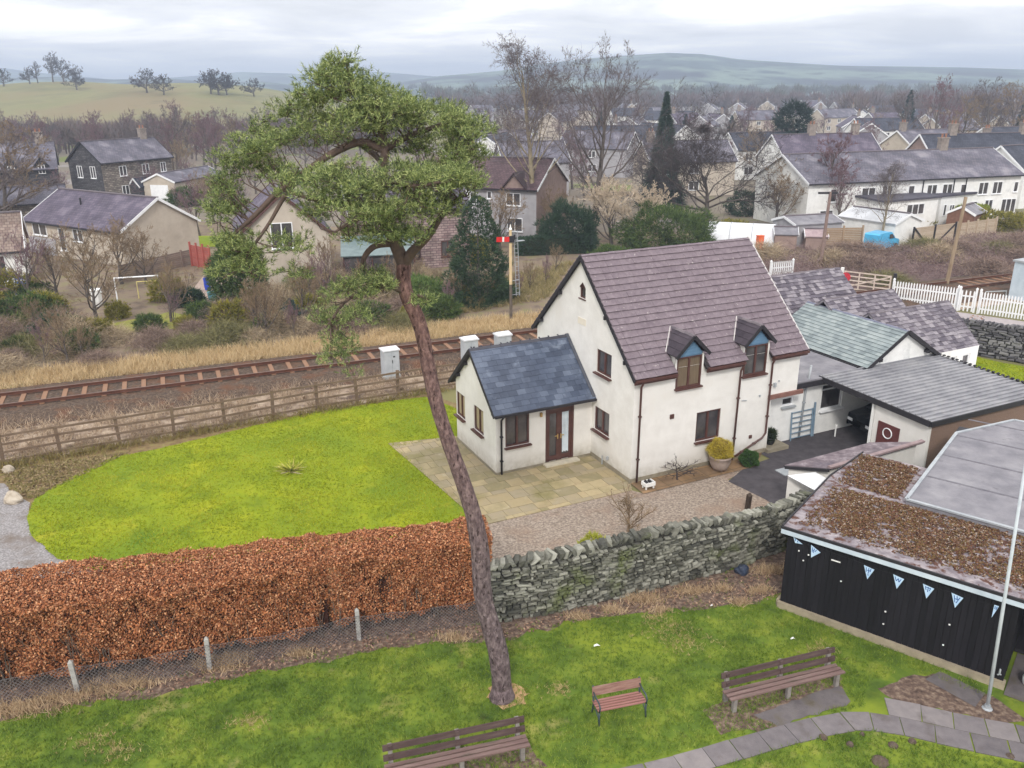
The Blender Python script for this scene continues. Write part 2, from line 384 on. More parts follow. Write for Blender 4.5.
m_tarmac = mat('tarmac', [(62, 58, 62), (84, 80, 84)], scale=3, detail=9, rough=.9, bump=.4, bscale=60)
m_verge = mat('dry_verge', [(108, 92, 80), (156, 138, 120), (184, 168, 148)], scale=2.6, detail=10, rough=.95, bump=.5, bscale=14, patch=((92, 76, 66), 1.1, .5, .64))
m_straw = mat('straw_bank', [(136, 114, 84), (178, 154, 116)], scale=2, detail=8, rough=.95, patch=((120, 118, 62), .5, .55, .72))
m_scrub = mat('scrub_floor', [(92, 80, 70), (128, 112, 96), (124, 122, 78)], scale=.8, detail=9, rough=.95, bump=.5, bscale=10)

fence_line = [(-24, 13.05), (-17, 15.15), (-10.76, 17.0), (-7.77, 17.79), (-4.16, 18.99), (-1.0, 19.75)]
wall_line = [(-.55, 19.75), (2.49, 20.72), (6.66, 22.42), (8.75, 23.6)]
park_poly = [(-24, 2), (26, 2), (26, 30), (12, 25), (8.9, 23.6)] + [(x, y - .05) for x, y in reversed(wall_line)] + [(x, y + .2) for x, y in reversed(fence_line)]
sheet('park_lawn', park_poly, .012, m_park)
litter_poly = [(x, y + 1.3) for x, y in fence_line] + [(x, y + .05) for x, y in wall_line] + [(9.2, 23.4), (8.6, 21.3), (7.4, 20.7), (6.0, 20.4), (4.6, 20.3), (3.2, 20.0), (1.5, 19.75), (0, 19.0), (-1.6, 18.9)] + [(-4.2, 18.4), (-7.7, 17.2), (-9, 16.8), (-10.7, 16.5), (-17, 14.6), (-24, 12.6)]
sheet('leaf_litter', litter_poly, .018, m_litter, jit=.17, step=.32, kind='stuff')
lawn_poly = [G(27, 515), G(30, 535), G(52, 556), G(82, 569), G(130, 572), G(230, 560), G(330, 548), G(480, 530), G(470, 513), G(430, 478), G(396, 449), G(450, 436), hp(-4.2, 6.8), hp(-2.2, 8.2), G(425, 397), G(315, 412), G(222, 434), G(160, 449), G(112, 458), G(88, 470), G(60, 484), G(36, 499)]
lawn_poly = [(p.x, p.y) for p in lawn_poly]
# the left garden floor: bank of soil and leaves, a gravel path, then the lawn
sheet('garden_soil', [(-26, 15), (-12, 18), (-1, 20.9), (-.5, 25), hp(-4, 3).xy, hp(-2, 9.5).xy, (-4.2, 38.2), (-12.7, 34.2), (-20, 30.6), (-30, 26)], .012, mat('garden_soil', [(88, 72, 50), (124, 104, 72), (136, 128, 78)], scale=3, detail=9, bump=.6, bscale=14))
gp = [G(-60, 470), G(0, 485), G(24, 500), G(36, 530), G(60, 550), G(100, 566), G(160, 575), G(60, 620), G(-60, 620)]
sheet('gravel_path', [(p.x, p.y) for p in gp], .018, m_ggravel, jit=.12, step=.4)
sheet('garden_lawn', lawn_poly, .026, m_lawn, jit=.05, step=.3)

m_patio = mat('patio_flags', [(140, 126, 98), (162, 146, 112), (152, 140, 116), (136, 126, 94), (172, 156, 122), (150, 128, 98)], island=.7, scale=1.4, detail=8, rough=.75, bump=.2, bscale=30, patch=[((116, 110, 62), .5, .54, .72), ((180, 170, 150), 1.6, .64, .8)])
pat = [G(388, 444).xy, G(483, 526).xy, G(632, 491).xy, hp(.0, -.05).xy, hp(.05, 3).xy, hp(-4, 4).xy, hp(-4.05, 7.05).xy]
sheet('patio', pat, .03, mat('patio_joint', [(104, 98, 76), (132, 122, 96)], scale=3))
def clip_poly(poly, hps):
    for (nx_, nz, d) in hps:                                        # keep nx*s + nz*z <= d
        out = []; n = len(poly)
        for i in range(n):
            p, q = poly[i], poly[(i + 1) % n]; fp, fq = nx_ * p[0] + nz * p[1] - d, nx_ * q[0] + nz * q[1] - d
            if fp <= 0: out.append(p)
            if (fp < 0 < fq) or (fq < 0 < fp):
                t = fp / (fp - fq); out.append((p[0] + (q[0] - p[0]) * t, p[1] + (q[1] - p[1]) * t))
        poly = out
        if len(poly) < 3: return []
    return poly
def edge_of(p, q):
    d = (q - p).normalized(); n = Vector((d.y, -d.x)); return (n.x, n.y, n.dot(p))
pat_edges = [edge_of(pat[0], pat[1]), edge_of(pat[1], pat[2]), edge_of(pat[2], pat[3] + (pat[3] - pat[2]).normalized() * .01), edge_of(pat[6], pat[0])]
pf_ = MB(); rr = random.Random(6); b = -1.3
while b < 7.6:                                                      # random coursed flags parallel to the house
    hgt0 = rr.choice([.3, .45, .6, .6]); a = -8.2 + rr.uniform(0, .4)
    while a < .4:
        wd0 = rr.choice([.3, .45, .6, .6, .9]); q = [hp(a + .008, b + .008), hp(a + wd0 - .008, b + .008), hp(a + wd0 - .008, b + hgt0 - .008), hp(a + .008, b + hgt0 - .008)]
        a += wd0
        # trim the flag to the terrace outline
        q = clip_poly([(v.x, v.y) for v in q], pat_edges)
        if len(q) > 2 and (a < .1 or b < 3):
            z0 = .045 + rr.uniform(-.004, .004); pf_.prism(q, .01, z0)
    b += hgt0
tag(pf_.build('patio', m_patio), kind='structure')
gy = [(-.6, 20.1), (2.4, 21.0), (6.5, 22.75), (8.7, 23.9), (9.6, 25.4), G(765, 498).xy, G(728, 480).xy, hp(5.0, -.9).xy, hp(0, -.9).xy, G(632, 491).xy, G(483, 526).xy, G(470, 530).xy]
sheet('gravel_yard', gy, .022, m_gravel)
sheet('drive', [hp(4.9, -.75).xy, G(728, 482).xy, G(765, 500).xy, (9.8, 25.2), hp(8.4, -4.9).xy, hp(15, -4.9).xy, hp(15, 2).xy, hp(6.2, 2).xy, hp(6.2, -.6).xy], .03, m_tarmac)
bo = sheet('paved_border', [hp(-.05, -.95).xy, hp(5.25, -.95).xy, hp(6.0, -.3).xy, hp(6.4, .05).xy, hp(0, .05).xy], .05, brick_mat('border_slabs', (142, 114, 84), (120, 98, 76), (84, 74, 56), .6, .6, .012, nscale=1.3, bump=.15, offset=0))
planar_uv(bo, HU, HV)

# ------------------------------------------------------------------ flagged path across the park
m_flag = mat('flagstone', [(92, 87, 90), (118, 112, 114), (140, 133, 132)], island=.6, scale=4, detail=9, rough=.85, bump=.3, bscale=30, patch=((92, 84, 80), 1.6, .56, .75))
pth = MB(); rr = random.Random(3)
for row, (off, x0, x1) in enumerate([(0, 520, 1100), (1, 868, 1100)]):
    pts = [G(x, y + 2) for x, y in [(480, 800), (600, 772), (660, 759), (735, 737), (800, 719), (852, 709), (900, 716), (960, 730), (1030, 744), (1120, 766)]]
    # walk along the polyline laying one flag after another
    seg = 0; cur = pts[0].copy(); L = 0; lens = [(pts[i + 1] - pts[i]).length for i in range(len(pts) - 1)]; tot = sum(lens); s = 0
    def along(s):
        i = 0
        while i < len(lens) - 1 and s > lens[i]: s -= lens[i]; i += 1
        d = (pts[i + 1] - pts[i]).normalized(); return pts[i] + d * s, d
    while s < tot:
        w = rr.uniform(.62, .78); p0, d0 = along(s + .012); p1, d1 = along(s + w - .012); s += w
        n0 = Vector((d0.y, -d0.x, 0)); n1 = Vector((d1.y, -d1.x, 0))
        px = p0.x
        if row == 1 and p0.x < 8.3: continue
        o = -.62 if row == 1 else 0
        wd = .60
        j = lambda: Vector((rr.uniform(-.012, .012), rr.uniform(-.012, .012), 0))
        q = [p0 + n0 * o + j(), p1 + n1 * o + j(), p1 + n1 * (o + wd) + j(), p0 + n0 * (o + wd) + j()]
        pth.prism([(v.x, v.y) for v in q], .0, .035 + rr.uniform(-.006, .006))
tag(pth.build('path', m_flag), kind='structure')
slab_m = mat('worn_concrete', [(88, 82, 84), (116, 110, 110)], scale=3, detail=9, bump=.3, patch=((84, 76, 60), 1.5, .5, .7))
sheet('bench_slab', [G(752, 716).xy, G(838, 686).xy, G(852, 703).xy, G(780, 727).xy], .024, slab_m, jit=.05, step=.2)
sheet('bare_soil', [G(700, 712).xy, G(742, 690).xy, G(836, 672).xy, G(846, 690).xy, G(775, 728).xy, G(720, 735).xy], .018, m_litter, jit=.09, step=.2, kind='stuff')
sheet('bare_soil', [G(385, 775).xy, G(440, 752).xy, G(528, 742).xy, G(545, 768).xy, G(470, 800).xy], .018, m_litter, jit=.09, step=.2, kind='stuff')
sheet('bare_soil', [G(876, 690).xy, G(908, 676).xy, G(940, 676).xy, G(1000, 702).xy, G(1030, 722).xy, G(1000, 724).xy, G(950, 712).xy, G(900, 704).xy], .018, m_litter, jit=.07, step=.2, kind='stuff')
sheet('concrete_pad', [G(925, 680).xy, G(940, 672).xy, G(985, 694).xy, G(975, 708).xy], .028, slab_m)
mh = MB()
for (x, y, r) in [(823, 738, .11), (850, 745, .09), (893, 746, .12), (912, 742, .1), (880, 762, .2), (1010, 757, .1), (862, 735, .06)]:
    c = G(x, y)
    mh.lathe((c.x, c.y, .0), [(r, 0), (r * .95, .03), (r * .6, .07), (r * .1, .085)], 9)
tag(mh.build('molehill', mat('mole_soil', [(70, 58, 52), (104, 90, 80)], scale=14, bump=.5)), kind='stuff')

# ------------------------------------------------------------------ railway
ra, rb = G(-30, 409.5, .4), G(1010, 281.5, .4); rd = (rb - ra).normalized(); rd.z = 0; rd.normalize(); rn = Vector((-rd.y, rd.x, 0))
RA = Vector((ra.x, ra.y, 0))
def rp(s, o, z=0): return RA + rd * s + rn * o + Vector((0, 0, z))
GA = 1.75                                                           # gauge, near rail at o=0, far rail at o=GA
m_ballast = mat('ballast', [(48, 38, 32), (84, 69, 58), (116, 100, 86)], scale=9, detail=9, rough=.95, bump=.9, bscale=16, patch=((98, 68, 50), 1.1, .5, .66))
S0, S1 = -40, 150
bm = MB(); prof = [(-2.3, .02), (-1.0, .27), (GA + 1.0, .27), (GA + 2.1, .02)]
for i in range(3):
    bm.quad(rp(S0, *prof[i]), rp(S1, *prof[i]), rp(S1, *prof[i + 1]), rp(S0, *prof[i + 1]))
tag(bm.build('ballast', m_ballast), kind='structure')
sheet('railway_verge', [rp(S0, -9).xy, (-20.2, 30.3), (-12.7, 34.1), (-4.2, 38.4), (3, 41.6), (18, 49.3), rp(S1, -6).xy, rp(S1, -.5).xy, rp(S0, -.5).xy], .014, m_verge)
sheet('railway_bank', [rp(S0, GA + 1).xy, rp(46, GA + 1).xy, rp(46, GA + 4.5).xy, rp(30, GA + 4.2).xy, rp(10, GA + 4.2).xy, rp(S0, GA + 4.2).xy], .016, m_straw, jit=.4, step=1.2)
sheet('scrub_ground', [rp(S0 - 30, GA + 3).xy, rp(S1, GA + 3).xy, rp(S1, 26).xy, (34, 86), (0, 86), (-40, 96), (-95, 70)], .008, m_scrub)
rt = empty('railway_track', rp(40, GA / 2, .27), math.atan2(rd.y, rd.x), 'rusty single railway track on dark ballast crossing behind the white house', 'railway track')
m_rail = mat('rusty_rail', [(82, 52, 42), (108, 70, 54)], scale=3, rough=.8)
m_railtop = mat('worn_rail_head', [(112, 92, 84), (136, 116, 108)], scale=2, rough=.5, metal=.2)
m_sleeper = mat('sleeper', [(112, 84, 66), (156, 122, 98)], island=.8, scale=5, rough=.9, bump=.2)
for o in (-GA / 2, GA / 2):
    r_ = MB(); L = (S1 - S0)
    c = (S0 + S1) / 2 - 40
    r_.box((c, o, .07), (L, .13, .03)); r_.box((c, o, .12), (L, .03, .1)); r_.mi = 0; r_.box((c, o, .17), (L, .075, .05))
    r_.mi = 1; r_.box((c, o, .198), (L, .06, .006))
    r_.build('rail', [m_rail, m_railtop], rt)
sl = MB(); sl.box((0, 0, .02), (.21, GA + .12, .07)); sme = sl.mesh('sleeper', m_sleeper)
k = 0
for i in range(0, 130):
    s = -16.5 + i * .88
    if s > 36 and s < 62: continue                                  # hidden behind the house
    if k >= 100: break
    o = link('sleeper', sme, rt); o.location = (s - 40 + .02 * rng.normal(), .03 * rng.normal(), 0); k += 1
# ------------------------------------------------------------------ building helpers
def wall(mb, P0, ux, L, Hh, openings=(), hps=(), reveal=.1, z0=0.0):
    """outer face of a wall with real openings and reveals; ux runs left to right seen from outside"""
    P0, ux = Vector(P0), Vector(ux); inn = Vector((0, 0, 1)).cross(ux)
    ss = sorted({0.0, L, *[v for o in openings for v in (o[0], o[1])]}); zs = sorted({z0, Hh, *[v for o in openings for v in (o[2], o[3])]})
    pt = lambda s, z, d=0: P0 + ux * s + Vector((0, 0, z)) + inn * d
    for i in range(len(ss) - 1):
        for j in range(len(zs) - 1):
            a, b, c, d = ss[i], ss[i + 1], zs[j], zs[j + 1]; ms, mz = (a + b) / 2, (c + d) / 2
            if any(o[0] < ms < o[1] and o[2] < mz < o[3] for o in openings): continue
            p = clip_poly([(a, c), (b, c), (b, d), (a, d)], hps)
            if len(p) > 2: mb.poly([pt(*q) for q in p])
    for a, b, c, d in openings:
        mb.quad(pt(a, c), pt(a, d), pt(a, d, reveal), pt(a, c, reveal)); mb.quad(pt(b, c), pt(b, c, reveal), pt(b, d, reveal), pt(b, d))
        mb.quad(pt(a, d), pt(b, d), pt(b, d, reveal), pt(a, d, reveal)); mb.quad(pt(a, c), pt(a, c, reveal), pt(b, c, reveal), pt(b, c))
def gable_hps(W, ze, zr):
    k = (zr - ze) / (W / 2); n = math.hypot(1, k)
    return [(-k / n, 1 / n, ze / n), (k / n, 1 / n, (ze + k * W) / n)]
def window(parent, loc, rz, w, h, panes=2, frame=None, sill=None, recess=.07, glass=None, name='window', t=.065, transom=None, sillw=.06):
    """frame in local x (right) z (up), outward is -y; pane and sill are its sub-parts"""
    frame = frame or m_brown; fb = MB(); d = .06; y = recess
    for x in (t / 2, w - t / 2): fb.box((x, y, h / 2), (t, d, h))
    for z in (t / 2, h - t / 2): fb.box((w / 2, y, z), (w - 2 * t, d, t))
    for i in range(1, panes): fb.box((w * i / panes, y, h / 2), (t * 1.3, d - .006, h - 2 * t))
    if transom: fb.box((w / 2, y + .003, h * transom), (w - 2 * t, d - .012, t * .9))
    o = fb.build(name, frame, parent); o.location = loc; o.rotation_euler = (0, 0, rz)
    p = MB(); p.quad((t * .5, y + .02, t * .5), (w - t * .5, y + .02, t * .5), (w - t * .5, y + .02, h - t * .5), (t * .5, y + .02, h - t * .5)); p.build('pane', glass or m_glass, o)
    if sill:
        s = MB(); s.box((w / 2, recess / 2 - .07, -.03), (w + .1, recess + .14, .055)); s.build('sill', sill, o)
    return o
def tiles(mb, e0, ux, up, W, Lg, gauge, tw, th=.012, seed=0, jit=.006, stag=.5, skip=None, clip=None, tilt=1.0):
    """overlapping tiles or slates laid course by course up a slope"""
    rr = random.Random(seed); e0, ux, up = Vector(e0), Vector(ux), Vector(up); n = ux.cross(up).normalized()
    if n.z < 0: n = -n
    rows = int(math.ceil(Lg / gauge))
    for r in range(rows):
        y0 = r * gauge; y1 = min(y0 + gauge * 1.12, Lg)
        x = -tw * (stag * (r % 2)) - rr.uniform(0, .05) * tw
        while x < W:
            w = tw * rr.uniform(.97, 1.03) if jit < .02 else tw * rr.uniform(.7, 1.25)
            a, b = max(x, 0), min(x + w - .004, W); x += w
            if b - a < .03: continue
            if clip:
                a, b = clip(a, b, (y0 + y1) / 2)
                if b - a < .03: continue
            if skip and skip((a + b) / 2, (y0 + y1) / 2): continue
            j = rr.uniform(-jit, jit); lift = th * tilt * 1.05; k = rr.uniform(0, th * .35)
            p = [e0 + ux * a + up * (y0 + j) + n * (lift + k), e0 + ux * b + up * (y0 + j) + n * (lift + k), e0 + ux * b + up * y1 + n * k * .3, e0 + ux * a + up * y1 + n * k * .3]
            q = [v + n * th for v in p]
            mb.add(p + q, ((4, 5, 6, 7), (0, 1, 5, 4), (1, 2, 6, 5), (3, 0, 4, 7)))
def ridge_tiles(mb, a, b, r=.12, n=12, seed=0, ang=45):
    a, b = Vector(a), Vector(b); L = (b - a).length; d = (b - a) / L; s = Vector((-d.y, d.x, 0)).normalized(); st = L / n
    for i in range(n):
        p, q = a + d * (i * st), a + d * ((i + 1) * st + .02); k = .012 if i % 2 else 0
        c, sn = math.cos(R(ang)), math.sin(R(ang))
        pr = [(-r * c * 1.5, -r * sn * 1.5 + .02), (-r * .35, -.005), (r * .35, -.005), (r * c * 1.5, -r * sn * 1.5 + .02)]
        V = [e + s * (u * (1 + k * 2)) + Vector((0, 0, .05 + w + k)) for e in (p, q) for u, w in pr]
        mb.add(V, ((0, 1, 5, 4), (1, 2, 6, 5), (2, 3, 7, 6), (3, 2, 1, 0), (4, 5, 6, 7)))

# ------------------------------------------------------------------ the white house
m_tile = mat('concrete_roof_tile', [(104, 93, 100), (119, 107, 114), (133, 121, 127)], island=.22, scale=6, detail=10, rough=.85, bump=.4, bscale=40, patch=[((184, 176, 172), 9, .62, .74), ((100, 88, 96), 1.2, .55, .8)])
m_slate = mat('blue_slate', [(42, 50, 68), (72, 82, 102), (108, 118, 136)], island=.5, scale=.8, detail=8, rough=.42, spec=.5, bump=.15, bscale=30, patch=[((132, 142, 158), 1.7, .62, .8), ((48, 56, 74), .6, .55, .75)])
m_ridge = mat('ridge_tile', [(74, 68, 76), (128, 120, 124)], island=.5, scale=3, rough=.85)
m_blueboard = mat('pale_blue_boarding', [(86, 120, 150), (108, 142, 170)], scale=2, rough=.6)
m_roofdark = mat('roofing_underlay', [(46, 42, 44), (62, 56, 58)], scale=3)
m_blind2 = mat('brown_blind', [(92, 80, 66), (128, 112, 92)], scale=6, rough=.35, stretch=(6, 6, .3))
L_, D_, ZE, ZR, GO, EO = 7.83, 7.54, 4.178, 7.99, .14, .233
slope = (ZR - ZE) / (D_ / 2 + EO); zr_at = lambda b: ZE + slope * (b + EO)
house = empty('house', HA, HY, 'cream rendered house with purple grey tiled roof, two dormers and a blue slate side extension', 'house')
wb = MB()
zt = zr_at(0) - .1
dorm = [(1.72, 3.0), (4.86, 6.14)]
fo = [(2.89, 4.04, 1.14, 2.35), (1.8, 2.92, 3.49, zt), (4.94, 6.06, 3.49, zt)]
wall(wb, (0, 0, 0), (1, 0, 0), 6.53, zt, fo)
wall(wb, (6.53, 0, 0), (1, 0, 0), L_ - 6.53, zt, (), z0=2.42)
wb.quad((6.53, 0, 0), (6.53, 1.6, 0), (6.53, 1.6, 2.42), (6.53, 0, 2.42))     # recessed side porch
wb.quad((6.53, 1.6, 0), (L_, 1.6, 0), (L_, 1.6, 2.42), (6.53, 1.6, 2.42)); wb.quad((6.53, 0, 2.42), (6.53, 1.6, 2.42), (L_, 1.6, 2.42), (L_, 0, 2.42))
gh = gable_hps(D_, zt, zr_at(D_ / 2) - .1)
wall(wb, (0, D_, 0), (0, -1, 0), D_, 8, [(D_ - 2.61, D_ - 1.56, 3.67, 4.6), (D_ - 2.66, D_ - 1.58, 1.28, 2.25), (D_ / 2 - .22, D_ / 2 + .22, 6.3, 6.72)], gh)
wall(wb, (L_, 0, 0), (0, 1, 0), D_, 8, [(0, 1.6, 0, 2.42)], gh, reveal=0)
wall(wb, (L_, D_, 0), (-1, 0, 0), L_, zt)
for a0, a1 in dorm:                                                 # dormer cheeks and jambs
    for a in (a0, a1 - .07):
        wb.box((a + .035, .5, 4.45), (.07, 1.04, .62)); wb.box((a + .035, -.01, 4.3), (.07, .06, .8))
ow = wb.build('wall', m_stucco, house)
pl = MB(); pl.box((3.2, -.012, .1), (6.56, .03, .22)); pl.box((-.012, 1.42, .1), (.03, 2.84, .22)); pl.build('plinth', m_plinth, house)
bpl = MB(); bpl.box((-.006, D_ / 2, 5.38), (.02, .6, .26)); bpl.build('date_plaque', mat('plaque', [(214, 206, 190), (226, 218, 202)], scale=5), house)
# windows
window(house, (2.89, 0, 1.14), 0, 1.15, 1.21, 2, sill=m_brown)
for a in (1.8, 4.94):
    window(house, (a, 0, 3.49), 0, 1.12, 1.2, 2, sill=m_brown, recess=.0, glass=m_blind2 if a < 3 else m_glass)
window(house, (0, 2.61, 3.67), R(-90), 1.05, .93, 2, sill=m_brown)
window(house, (0, 2.66, 1.28), R(-90), 1.08, .97, 2, sill=m_brown)
window(house, (0, D_ / 2 + .22, 6.3), R(-90), .44, .42, 1, t=.05)
tri = MB(); tri.prism([(-.04, D_ / 2 - .26), (.03, D_ / 2 - .26), (.03, D_ / 2 + .26), (-.04, D_ / 2 + .26)], 6.25, 6.29)
tri.add([(-.012, D_ / 2 - .24, 6.72), (-.012, D_ / 2 + .24, 6.72), (-.012, D_ / 2, 6.93)], ((0, 1, 2), (2, 1, 0)))
tri.build('arched_window_head', m_brown, house)
# main roof
rf = MB(); th = math.atan(slope); up = Vector((0, math.cos(th), math.sin(th))); Ls = (D_ / 2 + EO) / math.cos(th)
e0 = Vector((-GO, -EO, ZE)); Wd = L_ + 2 * GO
ycut = .98 / math.cos(th)
def dskip(x, y):
    a = x - GO
    return any(d0 - .02 < a < d1 + .02 for d0, d1 in dorm) and y < ycut - .15
tiles(rf, e0, (1, 0, 0), up, Wd, Ls, .285, .30, .04, 1, .006, .0, dskip)
upb = Vector((0, -math.cos(th), math.sin(th)))
tiles(rf, (-GO, D_ + EO, ZE), (1, 0, 0), upb, Wd, Ls, .285, .30, .04, 2, .006, .0)
roof = rf.build('roof', m_tile, house)
ud = MB(); cuts = [-GO, 1.7, 3.02, 4.84, 6.16, L_ + GO]
for i in range(5):
    y0 = 0 if i % 2 == 0 else ycut
    p = lambda a, y: Vector((a, -EO, ZE)) + up * y
    ud.slab([p(cuts[i], y0), p(cuts[i + 1], y0), p(cuts[i + 1], Ls - .05), p(cuts[i], Ls - .05)], .09)
ud.slab([Vector((-GO, D_ + EO, ZE)), Vector((L_ + GO, D_ + EO, ZE)), Vector((L_ + GO, D_ + EO, ZE)) + upb * (Ls - .05), Vector((-GO, D_ + EO, ZE)) + upb * (Ls - .05)], .09)
ud.build('underlay', m_roofdark, roof)
rg = MB(); ridge_tiles(rg, (-GO, D_ / 2, ZR - .03), (L_ + GO, D_ / 2, ZR - .03), .12, 19); rg.build('ridge_tiles', m_ridge, roof)
bb = MB()
for a in (-GO - .015,):
    bb.bar((a, -EO, ZE - .06), (a, D_ / 2, ZR - .08), .03, .14, up); bb.bar((a, D_ + EO, ZE - .06), (a, D_ / 2, ZR - .08), .03, .14, upb)
for b in (.5, 1.9, 5.4, 7.0): bb.box((-.1, b, zr_at(b if b < 3.77 else D_ - b) - .24), (.16, .09, .14))
bb.build('bargeboard', m_dark, house)
vg = MB(); a = L_ + GO + .012
vg.bar((a, -EO, ZE + .05), (a, D_ / 2, ZR + .05), .05, .07, up); vg.bar((a, D_ + EO, ZE + .05), (a, D_ / 2, ZR + .05), .05, .07, upb); vg.build('verge', mat('pale_verge', [(176, 172, 172), (206, 202, 200)], scale=4), roof)
for a, b in ((-GO, 1.66), (3.06, 4.8), (6.2, L_ + GO)):
    gt = MB(); gt.bar((a, -EO - .05, ZE - .03), (b, -EO - .05, ZE - .03), .11, .09); gt.bar((a, -EO + .025, ZE - .09), (b, -EO + .025, ZE - .09), .06, .18); gt.build('gutter', m_brown, house)
gt = MB(); gt.bar((-GO, D_ + EO + .05, ZE - .03), (L_ + GO, D_ + EO + .05, ZE - .03), .11, .09)
gt.build('gutter', m_brown, house)
def pipe(pts, parent, m=None, r=.04, nm='downpipe'):
    p = MB(); p.tube(pts, r, 8)
    for a, b in zip(pts, pts[1:]):
        a, b = Vector(a), Vector(b)
        if (b - a).length > 1.2:
            for k in (.3, .75): c = a.lerp(b, k); p.box(c, (.11, .1, .05))
    return p.build(nm, m or m_brown, parent, True)
pipe([(.24, -EO - .04, ZE - .06), (.24, -.09, ZE - .35), (.24, -.07, .05)], house)
pipe([(4.8, -EO - .04, ZE - .06), (4.78, -.09, ZE - .4), (4.75, -.07, .05)], house)
pipe([(6.3, -EO - .04, ZE - .06), (6.34, -.09, ZE - .35), (6.35, -.07, .9), (6.2, -.07, .72), (4.86, -.07, .18)], house)
bm_ = MB(); bm_.box((7.22, -.05, 2.4), (1.75, .12, .16)); bm_.build('porch_beam', mat('brown_beam', [(110, 78, 70), (136, 98, 88)], scale=4), house)
st = MB(); st.box((7.0, .55, .09), (1.1, 1.5, .18)); st.build('porch_step', m_plinth, house)
pd = MB(); pd.box((6.56, .75, 1.08), (.05, .9, 2.0)); pd.build('side_door', m_brown, house)
vt = MB(); vt.box((1.72, -.02, 2.42), (.17, .05, .17)); vt.box((5.62, -.02, .86), (.13, .05, .13)); vt.box((6.05, -.02, .62), (.07, .04, .07)); vt.build('wall_vent', m_brown, house)
hk = MB()
hk.bar((5.0, -.03, 2.5), (5.25, -.03, 2.46), .02, .03); hk.box((5.9, -.03, 2.55), (.06, .05, .08)); hk.box((6.6, -.05, 2.9), (.09, .1, .16)); hk.box((6.82, -.03, 3.02), (.04, .06, .05)); hk.build('wall_fitting', m_grey, house)
# dormers
for a0, a1 in dorm:
    dm = MB(); ac = (a0 + a1) / 2 - .03; hw = .74; ze, zp = 4.8, 5.52; f = -.26
    k = (zp - ze) / hw
    def bk(z): return (z - ZE) / slope - EO
    for sgn in (-1, 1):
        n_up = Vector((-sgn * hw, 0, zp - ze)).normalized(); Lr = math.hypot(hw, zp - ze)
        ee = Vector((ac + sgn * hw, f, ze))
        run = bk(zp) + .1 - f
        sk = lambda x, y, Lr=Lr: False
        cl = lambda a, b, y, Lr=Lr: (a, min(b, bk(ze + (zp - ze) * y / Lr) - f + .12))
        if sgn > 0: tiles(dm, ee, (0, 1, 0), n_up, run, Lr, .27, .3, .016, 5, .004, .5, None, cl)
        else: tiles(dm, ee, (0, 1, 0), n_up, run, Lr, .27, .3, .016, 6, .004, .5, None, cl)
        dm.slab([ee, ee + Vector((0, bk(ze) - f + .1, 0)), Vector((ac, bk(zp) + .1, zp)), Vector((ac, f, zp))], .05)
    d = dm.build('dormer_roof', mat('dormer_tile', [(50, 44, 52), (80, 72, 80)], island=.5, scale=1, rough=.8), house)
    r_ = MB(); ridge_tiles(r_, (ac, f - .02, zp - .01), (ac, bk(zp) + .15, zp - .01), .08, 6); r_.build('ridge_tiles', m_ridge, d)
    b_ = MB()
    for sgn in (-1, 1): b_.bar((ac + sgn * (hw + .02), f - .015, ze - .05), (ac, f - .015, zp - .03), .03, .13, Vector((sgn * (zp - ze), 0, hw)))
    b_.build('bargeboard', m_dark, d)
    g_ = MB(); g_.prism([(ac - .56, -.03), (ac + .56, -.03), (ac + .56, .04), (ac - .56, .04)], 4.69, 4.76)
    g_.add([(ac - .6, -.06, 4.76), (ac + .6, -.06, 4.76), (ac, -.06, 5.4), (ac - .6, .02, 4.76), (ac + .6, .02, 4.76), (ac, .02, 5.4)], ((0, 1, 2), (5, 4, 3)))
    for i in range(5):
        z = 4.8 + i * .115; w = .6 * (1 - (z - 4.76) / .64) - .02
        g_.box((ac, -.067, z), (2 * w, .014, .096))
    g_.build('gable_boarding', m_blueboard, d)
    le = MB()
    for sgn in (-1,):
        le.bar((ac + sgn * (hw + .04), bk(ze) - .06, ze + .05), (ac + sgn * .08, bk(zp) - .06, zp + .02), .035, .07); le.bar((ac + sgn * .66, -.05, 4.1), (ac + sgn * .72, .55, 4.72), .04, .05)
    le.build('lead_flashing', mat('flashing', [(168, 164, 164), (198, 194, 190)], scale=4), d)
# extension
EX, E0, EW, EZE, EZR, XO, XG = 4.172, 2.872, 3.908, 2.573, 4.565, .304, .2
es = (EZR - EZE) / (EW / 2 + XO); ez = lambda o: EZE + es * (o + XO)
xb = MB(); zt2 = ez(0) - .1
wall(xb, (-EX, E0, 0), (1, 0, 0), EX, zt2, [(EX - 3.78, EX - 2.76, 1.1, 2.4), (EX - 2.06, EX - .79, .1, 2.36)])
wall(xb, (-EX, E0 + EW, 0), (0, -1, 0), EW, 6, [(E0 + EW - 6.75, E0 + EW - 5.86, 1.2, 2.24), (E0 + EW - 4.96, E0 + EW - 4.02, 1.2, 2.24)], gable_hps(EW, zt2, ez(EW / 2) - .1))
wall(xb, (0, E0 + EW, 0), (-1, 0, 0), EX, zt2)
xb.build('extension_wall', m_stucco, house)
px_ = MB(); px_.box((-EX / 2, E0 - .012, .06), (EX, .03, .14)); px_.box((-EX - .012, E0 + EW / 2, .06), (.03, EW, .14)); px_.build('plinth', m_plinth, house)
window(house, (-3.78, E0, 1.1), 0, 1.02, 1.3, 2, sill=m_brown)
window(house, (-EX, 6.75, 1.2), R(-90), .89, 1.04, 2, sill=m_brown, glass=m_blind)
window(house, (-EX, 4.96, 1.2), R(-90), .94, 1.04, 2, sill=m_brown, glass=m_blind)
dr = MB(); w, h = 1.27, 2.26
for x in (.045, w - .045): dr.box((x, .08, h / 2), (.09, .08, h))
dr.box((w / 2, .08, h - .045), (w - .18, .08, .09))
